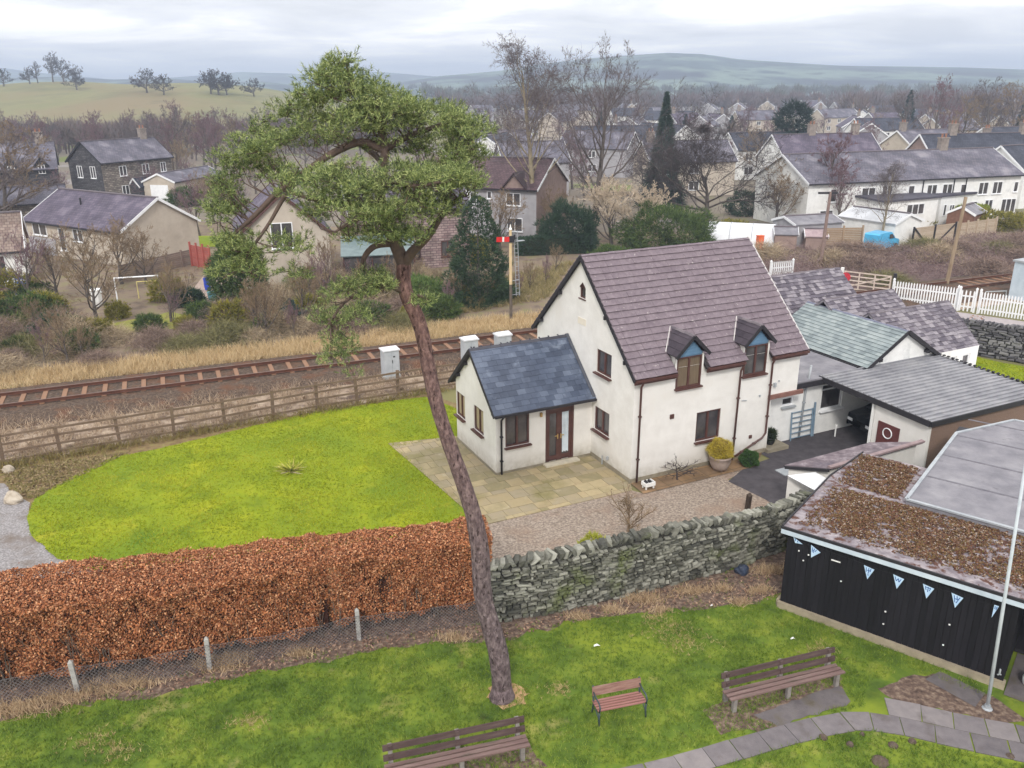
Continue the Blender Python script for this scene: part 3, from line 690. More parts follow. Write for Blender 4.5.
for x0 in (.09, w / 2):
    x1 = x0 + w / 2 - .09
    for x in (x0 + .06, x1 - .06): dr.box((x, .09, h / 2 - .05), (.12, .05, h - .1))
    for z in (.13, h - .17): dr.box(((x0 + x1) / 2, .09, z), (x1 - x0 - .24, .05, .18))
od = dr.build('patio_door', m_brown, house); od.location = (-2.06, E0, .1)
pn = MB(); pn.quad((.1, .1, .1), (w - .1, .1, .1), (w - .1, .1, h - .1), (.1, .1, h - .1)); pn.build('pane', m_glass, od)
ct = MB()
for i in range(5): ct.tube([(.82 + i * .055, .092, .3 + .03 * (i % 2)), (.80 + i * .06, .092, 1.4), (.79 + i * .062, .092, 2.0)], [.03, .022, .028], 6)
ct.build('curtain', mat('pale_curtain', [(196, 210, 220), (222, 230, 236)], scale=4), od)
hd = MB(); hd.box((w / 2 - .07, .045, 1.02), (.04, .03, .2)); hd.box((w / 2 - .13, .03, 1.05), (.14, .02, .03)); hd.box((w / 2 + .07, .045, 1.02), (.04, .03, .2)); hd.box((w / 2 + .13, .03, 1.05), (.14, .02, .03)); hd.build('handle', mat('brass', [(206, 178, 120), (226, 200, 140)], metal=.7, rough=.3), od)
ds = MB(); ds.box((-1.42, E0 - .16, .055), (1.5, .32, .11)); ds.build('door_step', mat('pale_step', [(182, 174, 156), (206, 198, 180)], scale=4), house)
xt = MB(); t2 = math.atan(es); u2 = Vector((0, math.cos(t2), math.sin(t2))); u2b = Vector((0, -math.cos(t2), math.sin(t2))); L2 = (EW / 2 + XO) / math.cos(t2)
tiles(xt, (-EX - XG, E0 - XO, EZE), (1, 0, 0), u2, EX + XG, L2, .235, .36, .010, 11, .008, .5)
tiles(xt, (-EX - XG, E0 + EW + XO, EZE), (1, 0, 0), u2b, EX + XG, L2, .235, .36, .010, 12, .008, .5)
xr = xt.build('extension_roof', m_slate, house)
xu = MB(); q = lambda a, y, s: (Vector((a, E0 - XO, EZE)) + u2 * y) if s else (Vector((a, E0 + EW + XO, EZE)) + u2b * y)
for s in (0, 1): xu.slab([q(-EX - XG, 0, s), q(-.003, 0, s), q(-.003, L2 - .04, s), q(-EX - XG, L2 - .04, s)], .08)
xu.build('underlay', m_roofdark, xr)
xg = MB(); ridge_tiles(xg, (-EX - XG, E0 + EW / 2, EZR - .03), (-.01, E0 + EW / 2, EZR - .03), .1, 10)
for i in range(10): xg.box((-EX - XG + .42 * i + .1, E0 + EW / 2, EZR + .06), (.04, .08, .04))
xg.build('ridge_tiles', mat('slate_ridge', [(58, 58, 66), (84, 84, 92)], island=.5, scale=3), xr)
bx = MB(); aa = -EX - XG - .015
bx.bar((aa, E0 - XO, EZE - .05), (aa, E0 + EW / 2, EZR - .06), .03, .12, u2); bx.bar((aa, E0 + EW + XO, EZE - .05), (aa, E0 + EW / 2, EZR - .06), .03, .12, u2b)
for b in (3.6, 4.3, 5.5, 6.3): bx.box((-EX - .08, b, ez((b - E0) if b < E0 + EW / 2 else (E0 + EW - b)) - .2), (.14, .08, .12))
bx.build('bargeboard', m_dark, house)
gx = MB(); gx.bar((-EX - XG, E0 - XO - .05, EZE - .03), (-.02, E0 - XO - .05, EZE - .03), .1, .08); gx.bar((-EX - XG, E0 - .15, EZE - .02), (-.02, E0 - .15, EZE - .02), .28, .02); gx.build('gutter', m_dark, house)
pipe([(-3.98, E0 - XO - .04, EZE - .06), (-3.98, E0 - .09, EZE - .3), (-3.98, E0 - .07, .05)], house, m_dark)
lf = MB()
for s in (0, 1):
    lf.slab([q(-.14, 0.02, s) + Vector((0, 0, .07)), q(-.004, 0.02, s) + Vector((0, 0, .07)), q(-.004, L2, s) + Vector((0, 0, .07)), q(-.14, L2, s) + Vector((0, 0, .07))], .012)
lf.build('lead_flashing', mat('lead', [(64, 66, 74), (92, 94, 102)], scale=3), xr)
lamp = MB(); lamp.box((-2.28, E0 - .05, 2.2), (.08, .09, .16)); lamp.build('wall_lamp', mat('brass_lamp', [(150, 120, 70), (180, 150, 96)]), house)
tp = MB(); tp.tube([(-.06, 1.9, 0), (-.06, 1.9, .42)], .025, 6); tp.box((-.05, 1.55, .45), (.08, .08, .12)); tp.build('outdoor_tap', m_grey, house)

# ------------------------------------------------------------------ the white cottage and its carport, to the right
def hloc(a, b, z=0): return hp(a, b, z)
m_stone_slate = mat('stone_slate', [(66, 60, 68), (100, 94, 104), (146, 140, 146), (88, 82, 92), (120, 112, 120)], island=.7, scale=.7, detail=8, rough=.85, bump=.3, bscale=30, patch=[((66, 58, 68), .5, .55, .7), ((176, 170, 168), 2.6, .64, .78)])
m_greenslate = mat('green_slate', [(104, 114, 118), (136, 146, 148), (162, 170, 170)], island=.6, scale=2, rough=.6, bump=.1)
m_felt = mat('grey_felt', [(108, 107, 114), (130, 128, 134), (150, 148, 152)], scale=1.2, detail=10, rough=.9, bump=.5, bscale=30, patch=[((98, 96, 102), 1.6, .62, .74), ((160, 158, 162), 7, .66, .8)])
cot = empty('cottage', hloc(13, 2), HY, 'long white cottage with mottled stone slate roofs and one green slate gable behind a carport', 'house')
CL = lambda a, b, z=0: Vector((a - 13, b - 2, z))
cw = MB()
wall(cw, CL(7.0, .5), (1, 0, 0), 12.4, 2.62, [(2.79, 4.0, 1.05, 2.2), (.62, 1.24, 1.6, 1.98), (10.4, 11.0, 1.55, 2.3), (11.4, 11.9, 1.55, 2.3)])
cw.quad(CL(7, 7.5, 0), CL(7, .5, 0), CL(7, .5, 2.62), CL(7, 7.5, 2.62))
k = (4.07 - 2.7) / 2.2
wall(cw, CL(11.85, .32), (1, 0, 0), 4.4, 6, (), gable_hps(4.4, 2.62, 3.98), z0=2.4)
wall(cw, CL(19.4, .7), (0, 1, 0), 3.9, 6, (), gable_hps(3.9, 2.5, 4.1))
wall(cw, CL(18.3, 3), (0, 1, 0), 4, 6, (), gable_hps(4, 2.7, 4.5)); wall(cw, CL(17.9, 5.6), (0, 1, 0), 5, 6, (), gable_hps(5, 2.6, 4.9))
wall(cw, CL(11, 10.6), (0, -1, 0), 5, 6, (), gable_hps(5, 2.6, 4.9)); wall(cw, CL(17.9, 10.6), (-1, 0, 0), 6.9, 2.62); wall(cw, CL(19.4, 4.6), (-1, 0, 0), 8, 2.5)
cw.build('wall', m_white, cot)
def gable_roof(parent, a0, a1, b0, b1, ze, zr, m, gauge, tw, seed, org, th=.02, jit=.03, axis='a', nm='roof', ridge=m_ridge, nr=12, und=.07):
    """tiled gable roof with its ridge along a or b"""
    rm = MB(); um = MB()
    X = (lambda u, v, z: org(u, v, z)) if axis == 'a' else (lambda u, v, z: org(v, u, z))
    bm_ = (b0 + b1) / 2; P = X(a0, b0, ze); ux = (X(a1, b0, ze) - P); W = ux.length; ux /= W
    for s, bb_ in ((0, b0), (1, b1)):
        e = X(a0, bb_, ze); t_ = X(a0, bm_, zr); upv = t_ - e; Lg = upv.length; upv /= Lg
        tiles(rm, e, ux, upv, W, Lg, gauge, tw, th, seed + s, jit)
        um.slab([e, e + ux * W, e + ux * W + upv * (Lg - .03), e + upv * (Lg - .03)], und)
    o = rm.build(nm, m, parent); um.build('underlay', m if m is m_stone_slate else m_roofdark, o)
    g = MB(); ridge_tiles(g, X(a0, bm_, zr - .02), X(a1, bm_, zr - .02), .13, nr); g.build('ridge_tiles', ridge, o)
    return o
gable_roof(cot, 11, 18.1, 5.3, 10.9, 2.65, 5.0, m_stone_slate, .22, .3, 31, CL, .03, .03, nr=9)
gable_roof(cot, 13.9, 18.5, 2.8, 7.0, 2.75, 4.45, m_stone_slate, .21, .28, 33, CL, .03, .03, nr=9)
gable_roof(cot, 14.4, 19.63, .61, 4.65, 2.5, 4.24, m_stone_slate, .2, .27, 35, CL, .03, .03, nr=11)
gable_roof(cot, .12, 5.99, 11.85, 16.25, 2.7, 4.07, m_greenslate, .2, .3, 37, CL, .026, .006, 'b', 'green_roof', ridge=mat('lead_ridge', [(96, 100, 120), (128, 130, 148)]), nr=10)
cb = MB()
for s in (-1, 1): cb.bar(CL(14.05 + s * 2.25, .1, 2.66), CL(14.05, .1, 4.06), .03, .16, Vector((s * -k, 0, 1)) * -1); cb.box(CL(14.05 + s * 1.45, .2, 2.98), (.16, .2, .14))
cb.bar(CL(16.5, .56, 2.46), CL(19.7, .56, 2.46), .1, .12)
cb.build('bargeboard', m_dark, cot)
cgt = MB(); cgt.bar(CL(11.78, .2, 2.66), CL(11.78, 6, 2.66), .1, .08); cgt.build('gutter', m_dark, cot)
window(cot, CL(9.79, .5, 1.05), 0, 1.21, 1.15, 1, frame=m_whiteframe, sill=m_whiteframe, transom=.78)
window(cot, CL(7.62, .5, 1.6), 0, .62, .38, 1, frame=m_whiteframe, sill=m_grey)
window(cot, CL(17.4, .5, 1.55), 0, .6, .75, 1, frame=m_whiteframe); window(cot, CL(18.4, .5, 1.55), 0, .5, .75, 1, frame=m_whiteframe)
pipe([CL(8.85, .36, 3.25), CL(8.85, .4, 2.7), CL(8.8, .44, 2.3), CL(8.7, .44, .05)], cot, m_grey, .045, 'drainpipe')
fl = MB(); fl.prism([CL(7.95, .25).xy, CL(9.6, .25).xy, CL(11.8, .6).xy, CL(11.8, 5.4).xy, CL(7.95, 5.4).xy], 2.56, 2.66); fl.build('flat_roof', m_felt, cot)
ff = MB(); ff.box(CL(8.75, .2, 2.5), (1.7, .06, .22)); ff.build('fascia', m_dark, cot)

car = empty('carport', hloc(12.8, -2.2), HY, 'open carport with a grey ribbed sheet roof and dark fascia beside the white cottage', 'carport')
KL = lambda a, b, z=0: Vector((a - 12.8, b + 2.2, z))
cr_ = MB(); A0, A1, B0, B1 = 9.5, 16.25, -4.92, .46
zroof = lambda b: 2.56 + .12 * (b - B0) / (B1 - B0)
nb = 20
for i in range(nb):                                                 # ribs run along the sheet
    b = B0 + (B1 - B0) * i / nb; w = (B1 - B0) / nb
    cr_.slab([KL(A0, b, zroof(b)), KL(A1, b, zroof(b)), KL(A1, b + w - .001, zroof(b + w)), KL(A0, b + w - .001, zroof(b + w))], .03)
    cr_.bar(KL(A0, b + w * .5, zroof(b) + .035), KL(A1, b + w * .5, zroof(b) + .03), .05, .06)
cr_.build('roof', mat('ribbed_sheet', [(116, 116, 122), (138, 138, 143), (158, 157, 160)], scale=1.3, stretch=(1, 1, 1), detail=8, rough=.55, patch=((162, 160, 162), 2, .6, .8)), car)
fs = MB(); fs.bar(KL(A0 - .03, B0, 2.47), KL(A0 - .03, B1, 2.58), .05, .22); fs.bar(KL(A0, B0 - .03, 2.46), KL(A1, B0 - .03, 2.46), .05, .2); fs.bar(KL(A1 + .02, B0, 2.53), KL(A1 + .02, B1, 2.62), .04, .16)
for i in range(24): fs.box(KL(A1 + .02, B0 + .1 + i * .215, 2.64 + .005 * i), (.1, .1, .05))
fs.build('fascia', m_dark, car)
cwl = MB(); cwl.box(KL(9.68, -3.6, 1.2), (.1, 2.45, 2.36)); cwl.build('side_wall', m_stucco, car)
cfw = MB(); cfw.box(KL(12.98, -4.78, 1.2), (6.5, .12, 2.36)); cfw.box(KL(16.1, -2.2, 1.2), (.12, 4.9, 2.36)); cfw.build('pebbledash_wall', mat('brown_pebbledash', [(112, 92, 82), (140, 116, 102)], scale=30, detail=6, bump=.6, bscale=60), car)
mp_ = MB(); mp_.box(KL(9.61, -3.12, 1.3), (.04, .98, .95)); op = mp_.build('door', mat('maroon_door', [(84, 46, 46), (104, 58, 56)]), car)
hw_ = MB(); ring = [KL(9.57, -3.12 + .2 * math.cos(t * .3), 1.42 + .2 * math.sin(t * .3)) for t in range(22)]; hw_.tube(ring, .022, 6); hw_.build('hose_reel', m_whiteframe, car)
cst = MB()
for b in (-2.3,): cst.box(KL(9.62, b, 1.24), (.09, .09, 2.46))
cst.build('post', m_white, car)
# ------------------------------------------------------------------ black timber hut
HT = Vector((7.6, 20.42, 0)); HR = R(-38.2)
hut = empty('timber_hut', HT, HR, 'black boarded hut with a mossy felt roof and a grey upper roof', 'hut')
m_black = mat('black_boards', [(12, 11, 14), (22, 20, 25), (32, 30, 36)], island=.5, scale=2.2, rough=.75, bump=.2, bscale=20, stretch=(6, 6, .6), patch=((70, 66, 66), 5, .72, .84))
hb = MB(); LW = 5.62; zw = 2.5
n = 38
for i in range(n): hb.box((LW * (i + .5) / n, .0, .2 + (zw - .2) / 2), (LW / n - .006, .022 + .012 * (i % 2), zw - .2))
for i in range(40): hb.box((0, 6.2 * (i + .5) / 40, .2 + (zw - .2) / 2), (.022 + .012 * (i % 2), 6.2 / 40 - .006, zw - .2))
for i in range(12): hb.box((LW - .02, .05 + 1.6 * (i + .5) / 12, .2 + (zw - .2) / 2), (.022 + .012 * (i % 2), 1.6 / 12 - .006, zw - .2))
for i in range(24): hb.box((LW + 3.6 * (i + .5) / 24, 1.65, .2 + (zw - .2) / 2), (3.6 / 24 - .006, .022 + .012 * (i % 2), zw - .2))
hb.build('boarding', m_black, hut)
hcore = MB(); hcore.box((LW / 2, 3.2, 1.2), (LW - .1, 6.2, 2.3)); hcore.box((LW + 1.8, 4, 1.2), (3.6, 4.6, 2.3)); hcore.box((4.8, 8.5, 1.3), (5.4, 4.5, 2.5)); hcore.build('wall', m_dark, hut)
hp_ = MB(); hp_.box((LW / 2, -.02, .1), (LW + .1, .2, .2)); hp_.box((-.02, 3.1, .1), (.2, 6.2, .2)); hp_.build('plinth', mat('weathered_plinth', [(134, 124, 106), (166, 154, 132)], scale=4, bump=.3), hut)
m_moss = mat('mossy_felt', [(98, 90, 94), (124, 116, 122), (150, 142, 146), (176, 168, 170)], scale=3.6, detail=10, rough=.95, bump=.7, bscale=18, patch=[((88, 60, 50), 4.5, .5, .6), ((104, 92, 48), 1.6, .62, .76)])
hr = MB(); zr0, zr1 = 2.6, 2.64
hr.slab([(-.12, -.12, zr0), (9.6, -.12, zr0), (9.6, 3.7, zr1), (-.12, 3.7, zr1)], .1)
hr.slab([(-.12, 3.701, zr1), (2.3, 3.701, zr1), (2.3, 6.1, zr1 + .01), (.15, 6.1, zr1 + .01)], .1)
roofh = hr.build('mossy_roof', m_moss, hut)
# cushions of moss on the felt
P2 = np.concatenate([rng.uniform((.15, .25), (7.5, 3.1), (21000, 2)), rng.uniform((.15, 3.4), (1.9, 5.9), (6500, 2))])
c = .55 * clump(P2, .3, 4) + .6 * clump(P2, 1.6, 14) - .08; edge = np.minimum(np.minimum(P2[:, 0] / .8, (P2[:, 1] - .2) / .5), 1.2) * np.where(P2[:, 0] > 4.6, .55, 1)
P2 = P2[rng.random(len(P2)) < (c * 1.5 - .05) * edge]
zz_ = 2.6 + .04 * (P2[:, 1] + .12) / 3.82 + .01
Pm = np.repeat(np.c_[P2, zz_], 3, 0); Pm[:, :2] += rng.normal(size=(len(Pm), 2)) * .03; Pm[:, 2] += rng.uniform(0, .022, len(Pm))
nn = rng.normal(size=(len(Pm), 3)) * .5; nn[:, 2] = 1
mo = link('moss', np_mesh('moss', leaves(Pm, unit(nn), rng.uniform(.015, .04, len(Pm)), .8), 4, mat('moss_cushion', [(70, 42, 36), (98, 62, 48), (96, 82, 44), (128, 96, 76), (70, 42, 38), (110, 88, 50), (196, 184, 178)], island=.9, scale=.9, rough=1)), roofh); mo['kind'] = 'stuff'
hu = MB(); up_poly = [(2.2, 3.2), (9.6, 3.0), (9.6, 12.2), (3.6, 11.9), (2.25, 9.4)]
hu.prism(up_poly, 2.5, 2.78); hu.build('upper_roof', m_felt, hut)
hk_ = MB()
for a, b in zip(up_poly, up_poly[1:] + up_poly[:1]): hk_.bar((a[0], a[1], 2.79), (b[0], b[1], 2.79), .1, .05)
hk_.build('roof_kerb', m_grey, hut); sm_ = MB(); [sm_.box((5.9, y, 2.784), (7.2, .09, .008)) for y in (5.2, 7.2, 9.2, 11.0)]; sm_.build('felt_seam', mat('felt_seam', [(92, 90, 98), (120, 118, 124)], scale=4), hut)
hf = MB(); hf.box((4.7, -.15, 2.46), (9.7, .035, .13)); hf.build('white_fascia', mat('pale_fascia', [(176, 190, 204), (204, 214, 224)], scale=3), hut)
hfd = MB(); hfd.box((4.7, -.14, 2.57), (9.72, .05, .08)); hfd.bar((-.135, -.14, 2.58), (-.135, 3.7, 2.62), .04, .12); hfd.bar((-.135, 3.7, 2.62), (.14, 6.12, 2.63), .04, .12); hfd.build('roof_edge', m_dark, hut)
bolt = MB()
for x, z in ((.62, 1.92), (.5, 1.7), (1.55, 1.45), (2.75, 1.0), (2.75, .62), (4.25, 1.25), (4.2, .62), (.35, 1.95)): bolt.lathe((x, -.03, z), [(.001, -.025), (.025, -.01), (.025, .01), (.001, .025)], 6)
bolt.build('white_stud', m_white, hut)
ref = MB(); ref.box((1.35, -.035, 2.0), (.24, .02, .03)); ref.build('batten', m_white, hut)
# bunting: one cord and its pennants nailed under the fascia
m_pen = mat('pale_blue_pennant', [(160, 192, 226), (200, 222, 242)], scale=6)
m_penmark = mat('blue_mark', [(38, 84, 150), (54, 104, 172)], scale=6)
def hutw(x, y, z): return Vector((HT.x + x * math.cos(HR) - y * math.sin(HR), HT.y + x * math.sin(HR) + y * math.cos(HR), z))
pens = [(.3, .5, 0), (.8, 1, 1), (2.2, 1, 2), (2.93, 1, 3), (3.64, 1, 4), (4.3, 1, 5), (5.1, .5, 6)]
plab = ['torn half pennant at the wall corner end of the hut bunting', 'pale blue pennant hanging askew, second from the hut corner', 'pale blue pennant with dark strokes, right of the widest gap in the bunting', 'pale blue pennant in the middle of the close row of four', 'pale blue pennant with a broad clear tip, third of the close row of four', 'pale blue pennant last before the torn strip, by the flagpole side', 'torn narrow pennant strip beside the flagpole']
for i, (x, fsz, idx) in enumerate(pens):
    o = empty('pennant', hutw(x, -.06, [2.34, 2.26, 2.16, 2.16, 2.16, 2.16, 2.2][i]), HR, plab[i], 'pennant', 'bunting pennants on the black hut')
    p = MB(); w, h = .2, .27
    if fsz == 1: tri_ = [(-w / 2, 0), (w / 2, -.03 if idx != 1 else -.10), (.0 if idx != 1 else -.07, -h)]
    elif idx == 0: tri_ = [(-w / 2, 0), (w / 2, -.1), (-.05, -.12)]
    else: tri_ = [(.0, 0), (.075, .0), (.0, -.26)]
    V = [(a, -.006, b) for a, b in tri_] + [(a, .006, b) for a, b in tri_]
    p.add(V, ((0, 2, 1), (3, 4, 5), (0, 1, 4, 3), (1, 2, 5, 4), (2, 0, 3, 5))); p.build('cloth', m_pen, o)
    k = MB()
    strokes = {0: [(-.05, -.03, -.05, -.08), (0, -.05, 0, -.09)], 1: [(-.06, -.04, -.06, -.14), (-.02, -.05, -.04, -.15), (-.06, -.1, -.03, -.09), (.02, -.07, -.01, -.12)], 2: [(-.05, -.03, -.04, -.12), (0, -.03, 0, -.14), (.04, -.03, .03, -.1), (-.03, -.08, .03, -.08), (-.005, -.15, .005, -.19)], 3: [(-.06, -.03, -.03, -.11), (-.03, -.11, 0, -.05), (0, -.05, .02, -.12), (.02, -.12, .05, -.05)], 4: [(-.05, -.03, -.03, -.1), (.0, -.03, .0, -.13), (.045, -.04, .025, -.1), (-.05, -.04, .045, -.05)], 5: [(-.05, -.03, -.02, -.16), (.0, -.03, .01, -.1), (.05, -.04, .0, -.17), (-.03, -.09, .03, -.09)], 6: [(.02, -.02, .02, -.07), (.05, -.02, .04, -.08)]}[idx]
    for a, b, c_, d in strokes: k.bar((a, -.0085, b), (c_, -.0085, d), .014, .004, (0, -1, 0))
    k.build('printed_mark', m_penmark, o); o.scale = (1.35, 1, 1.4)
cd = MB(); pts = []
xs_ = [0.05, .35, .8, 2.2, 2.93, 3.64, 4.3, 5.1, 5.5]
for a, b in zip(xs_, xs_[1:]):
    for t in (0, .5): pts.append(hutw(a + (b - a) * t, -.05, 2.18 + (.1 * max(0, 1 - a / 2)) - (.03 if t else 0)))
cd.tube(pts, .004, 4); tag(cd.build('bunting_cord', m_dark), 'thin dark cord carrying the pennants along the hut wall', 'cord')
# flagpole
g = G(987, 709); fp = empty('flagpole', g, 0, 'slim white flagpole standing on the path in front of the black hut', 'flagpole')
p = MB(); p.tube([(0, 0, 0), (-.16, .0, 3), (-.38, .0, 7)], [.042, .038, .03], 10); p.build('pole', mat('pole_paint', [(176, 184, 192), (204, 210, 216)], scale=3), fp, True)
p = MB(); p.lathe((0, 0, 0), [(.12, 0), (.12, .03), (.075, .05), (.07, .12)], 10); p.build('base', m_grey, fp)
p = MB(); p.box((.07, -.05, 1.1), (.03, .03, .16)); p.box((.07, -.05, 1.03), (.09, .03, .02)); p.build('cleat', m_grey, fp)
# things in the recess beside the hut
bn = empty('sack', hutw(6.15, .5, 0), 0, 'pale plastic sack lying in the dark recess at the end of the black hut', 'sack')
s_ = MB(); s_.lathe((0, 0, 0), [(.12, 0), (.26, .08), (.28, .3), (.2, .48), (.06, .56), (.1, .62)], 11); s_.build('bag', m_whiteframe, bn, True)
s_ = MB(); s_.tube([(-.07, 0, .565), (0, -.07, .565), (.07, 0, .565), (0, .07, .565), (-.07, 0, .565)], .015, 5); s_.build('tie', m_dark, bn); bn.scale = (.7, .7, .7)

# ------------------------------------------------------------------ low shed between the yard and the hut
SL = lambda a, b, z=0: hp(a, b, z)
sh = empty('lean_to_shed', hp(5.5, -4.6), HY, 'low cream shed with a purple slate lean-to roof between the yard and the hut', 'shed')
LL = lambda a, b, z=0: Vector((a - 5.5, b + 4.6, z))
k1 = [LL(3.47, -4.12, 1.78), LL(4.35, -5.25, 1.95), LL(8.8, -5.25, 2.05), LL(7.3, -4.3, 1.95)]
s_ = MB(); s_.slab(k1, .07); so = s_.build('roof', mat('purple_slate', [(84, 74, 80), (118, 107, 112), (158, 148, 152)], scale=3.4, detail=9, rough=.85, bump=.4, patch=((80, 72, 84), .8, .5, .7)), sh)
s_ = MB(); s_.bar(k1[1] + Vector((0, 0, .03)), k1[2] + Vector((0, 0, .03)), .16, .07); s_.build('coping', mat('pink_coping', [(128, 110, 112), (158, 140, 140)], scale=4), so)
s_ = MB(); s_.prism([LL(3.6, -4.2).xy, LL(4.45, -5.15).xy, LL(8.6, -5.15).xy, LL(7.2, -4.38).xy], 0, [1.68, 1.84, 1.94, 1.84]); s_.build('wall', m_stucco, sh)
s_ = MB(); s_.bar(k1[0] - Vector((.02, .03, .07)), k1[1] - Vector((.02, .03, .07)), .04, .1); s_.bar(k1[0] - Vector((0, -.02, .05)), k1[3] - Vector((0, -.02, .05)), .06, .06); s_.build('bargeboard', m_dark, sh)
s_ = MB(); s_.slab([LL(3.42, -4.35, 1.5), LL(3.9, -5.5, 1.2), LL(4.5, -5.5, 1.45), LL(4.1, -4.9, 1.72)], .04); s_.build('polycarbonate_sheet', m_whiteframe, sh)
wbt = empty('water_butt', hp(3.55, -5.0), 0, 'dark blue water butt with a lid under the eave of the low shed', 'water butt')
b_ = MB(); b_.lathe((0, 0, 0), [(.24, 0), (.29, .1), (.31, .5), (.29, .85), (.27, .9)], 14); b_.build('barrel', mat('blue_plastic', [(44, 62, 82), (62, 82, 104)], rough=.4), wbt, True)
b_ = MB(); b_.lathe((0, 0, .88), [(.3, 0), (.3, .04), (.1, .07), (.01, .07)], 14); b_.build('lid', mat('grey_lid', [(96, 110, 124), (120, 132, 146)]), wbt)
dp = MB(); dp.prism([hp(5.6, -2.1).xy, hp(6.3, -2.1).xy, hp(6.3, -1.55).xy, hp(5.6, -1.55).xy], .03, .06); tag(dp.build('drain_cover', m_grey), 'pale metal drain cover set in the dark drive', 'drain cover')

# ------------------------------------------------------------------ dry stone wall
def stone(mb, c, sx, sy, sz, ux, rr, tilt=0):
    """rough boulder-cornered block"""
    ux = Vector(ux); uy = Vector((-ux.y, ux.x, 0)); V = []; ux = (ux + Vector((0, 0, rr.uniform(-.16, .16)))).normalized()
    for k in (-1, 1):
        for (i, j) in ((-1, -1), (1, -1), (1, 1), (-1, 1)):
            V.append(Vector(c) + ux * (i * sx / 2 * rr.uniform(.72, 1.05) + k * tilt * sz) + uy * (j * sy / 2 * rr.uniform(.85, 1.05)) + Vector((0, 0, k * sz / 2 * rr.uniform(.7, 1.05))))
    # bulged outer faces
    f = [(3, 2, 1, 0), (4, 5, 6, 7), (1, 2, 6, 5), (3, 0, 4, 7)]
    cf = (V[0] + V[1] + V[4] + V[5]) / 4 - uy * sy * rr.uniform(.03, .12) + ux * rr.uniform(-.2, .2) * sx
    V.append(cf); f += [(0, 1, 8), (1, 5, 8), (5, 4, 8), (4, 0, 8)]
    cb_ = (V[3] + V[2] + V[7] + V[6]) / 4 + uy * sy * .05; V.append(cb_); f += [(2, 3, 9), (6, 2, 9), (7, 6, 9), (3, 7, 9)]
    mb.add(V, f)
m_stone = mat('wall_stone', [(50, 49, 46), (86, 86, 79), (118, 117, 107), (158, 157, 146), (70, 70, 61), (104, 101, 94)], island=.8, scale=5, detail=8, rough=.95, bump=.5, bscale=24, patch=[((96, 104, 62), .9, .55, .72), ((64, 62, 62), 2.0, .6, .75), ((186, 186, 170), 6, .68, .78)])
def drystone(name, pts, h, th, label, seed, course=.088, cope=True, mid=.22, m=None, top=.0):
    rr = random.Random(seed); mb = MB(); mc = MB(); core = MB(); root = empty(name, (pts[0][0], pts[0][1], 0), 0, label, 'stone wall'); O = Vector((pts[0][0], pts[0][1], 0))
    P = [Vector((p[0], p[1], 0)) - O for p in pts]; hs = h if isinstance(h, (list, tuple)) else [h] * len(P)
    for i in range(len(P) - 1):
        a, b = P[i], P[i + 1]; L = (b - a).length; u = (b - a) / L; nv = Vector((-u.y, u.x, 0))
        hh = lambda s: hs[i] + (hs[i + 1] - hs[i]) * s / L
        core.add([a - nv * th * .3, b - nv * th * .3, b + nv * th * .3, a + nv * th * .3] + [a - nv * th * .28 + Vector((0, 0, hs[i])), b - nv * th * .28 + Vector((0, 0, hs[i + 1])), b + nv * th * .28 + Vector((0, 0, hs[i + 1])), a + nv * th * .28 + Vector((0, 0, hs[i]))], ((0, 1, 5, 4), (1, 2, 6, 5), (2, 3, 7, 6), (3, 0, 4, 7), (4, 5, 6, 7)))
        for side in (-1, 1):
            z = .02
            while z < max(hs) - .05:
                ch = course * rr.uniform(.7, 1.35) * (1.25 if z < .5 else 1); s = -rr.uniform(0, .2)
                while s < L:
                    w = mid * rr.choice([.35, .5, .7, .9, 1.0, 1.3, 1.7]) * rr.uniform(.85, 1.15) * (1.3 if rr.random() < .12 else 1); sc_ = s + w / 2
                    if z + ch * .6 < hh(min(max(sc_, 0), L)):
                        bat = th * (.5 - .06 * z / max(hs))
                        stone(mb, a + u * sc_ + nv * side * (bat - .1 + rr.uniform(-.035, .035)) + Vector((0, 0, z + ch / 2 + rr.uniform(-.025, .025))), w * .93, .24, ch * rr.uniform(.75, 1.05), u * (-side), rr)
                    s += w
                z += ch
        if cope:
            s = 0
            while s < L:
                w = rr.uniform(.06, .17); ty = rr.uniform(-.35, .35); uu = Vector((u.x * math.cos(ty) - u.y * math.sin(ty), u.x * math.sin(ty) + u.y * math.cos(ty), 0)); stone(mc, a + u * (s + w / 2) + nv * rr.uniform(-.05, .05) + Vector((0, 0, hh(s) + .08 + rr.uniform(-.03, .04))), w * 1.1, th * rr.uniform(.45, .85), .2 * rr.uniform(.6, 1.2), uu, rr, rr.uniform(-.25, .45)); s += w
    m = m or m_stone
    mb.build('stonework', m, root); core.build('rubble_core', mat('wall_core', [(40, 40, 36), (60, 58, 52)], scale=5), root)
    if cope: mc.build('coping', m, root)
    return root
wp = [(-.6, 19.95), (1.0, 20.35), (2.6, 20.95), (4.6, 21.75), (6.7, 22.62), (8.3, 23.55), (9.6, 24.6)]
drystone('stone_wall', wp, [1.62, 1.66, 1.7, 1.7, 1.55, 1.42, 1.35], .55, 'grey dry stone wall with upright coping stones between the gravel yard and the park', 5)

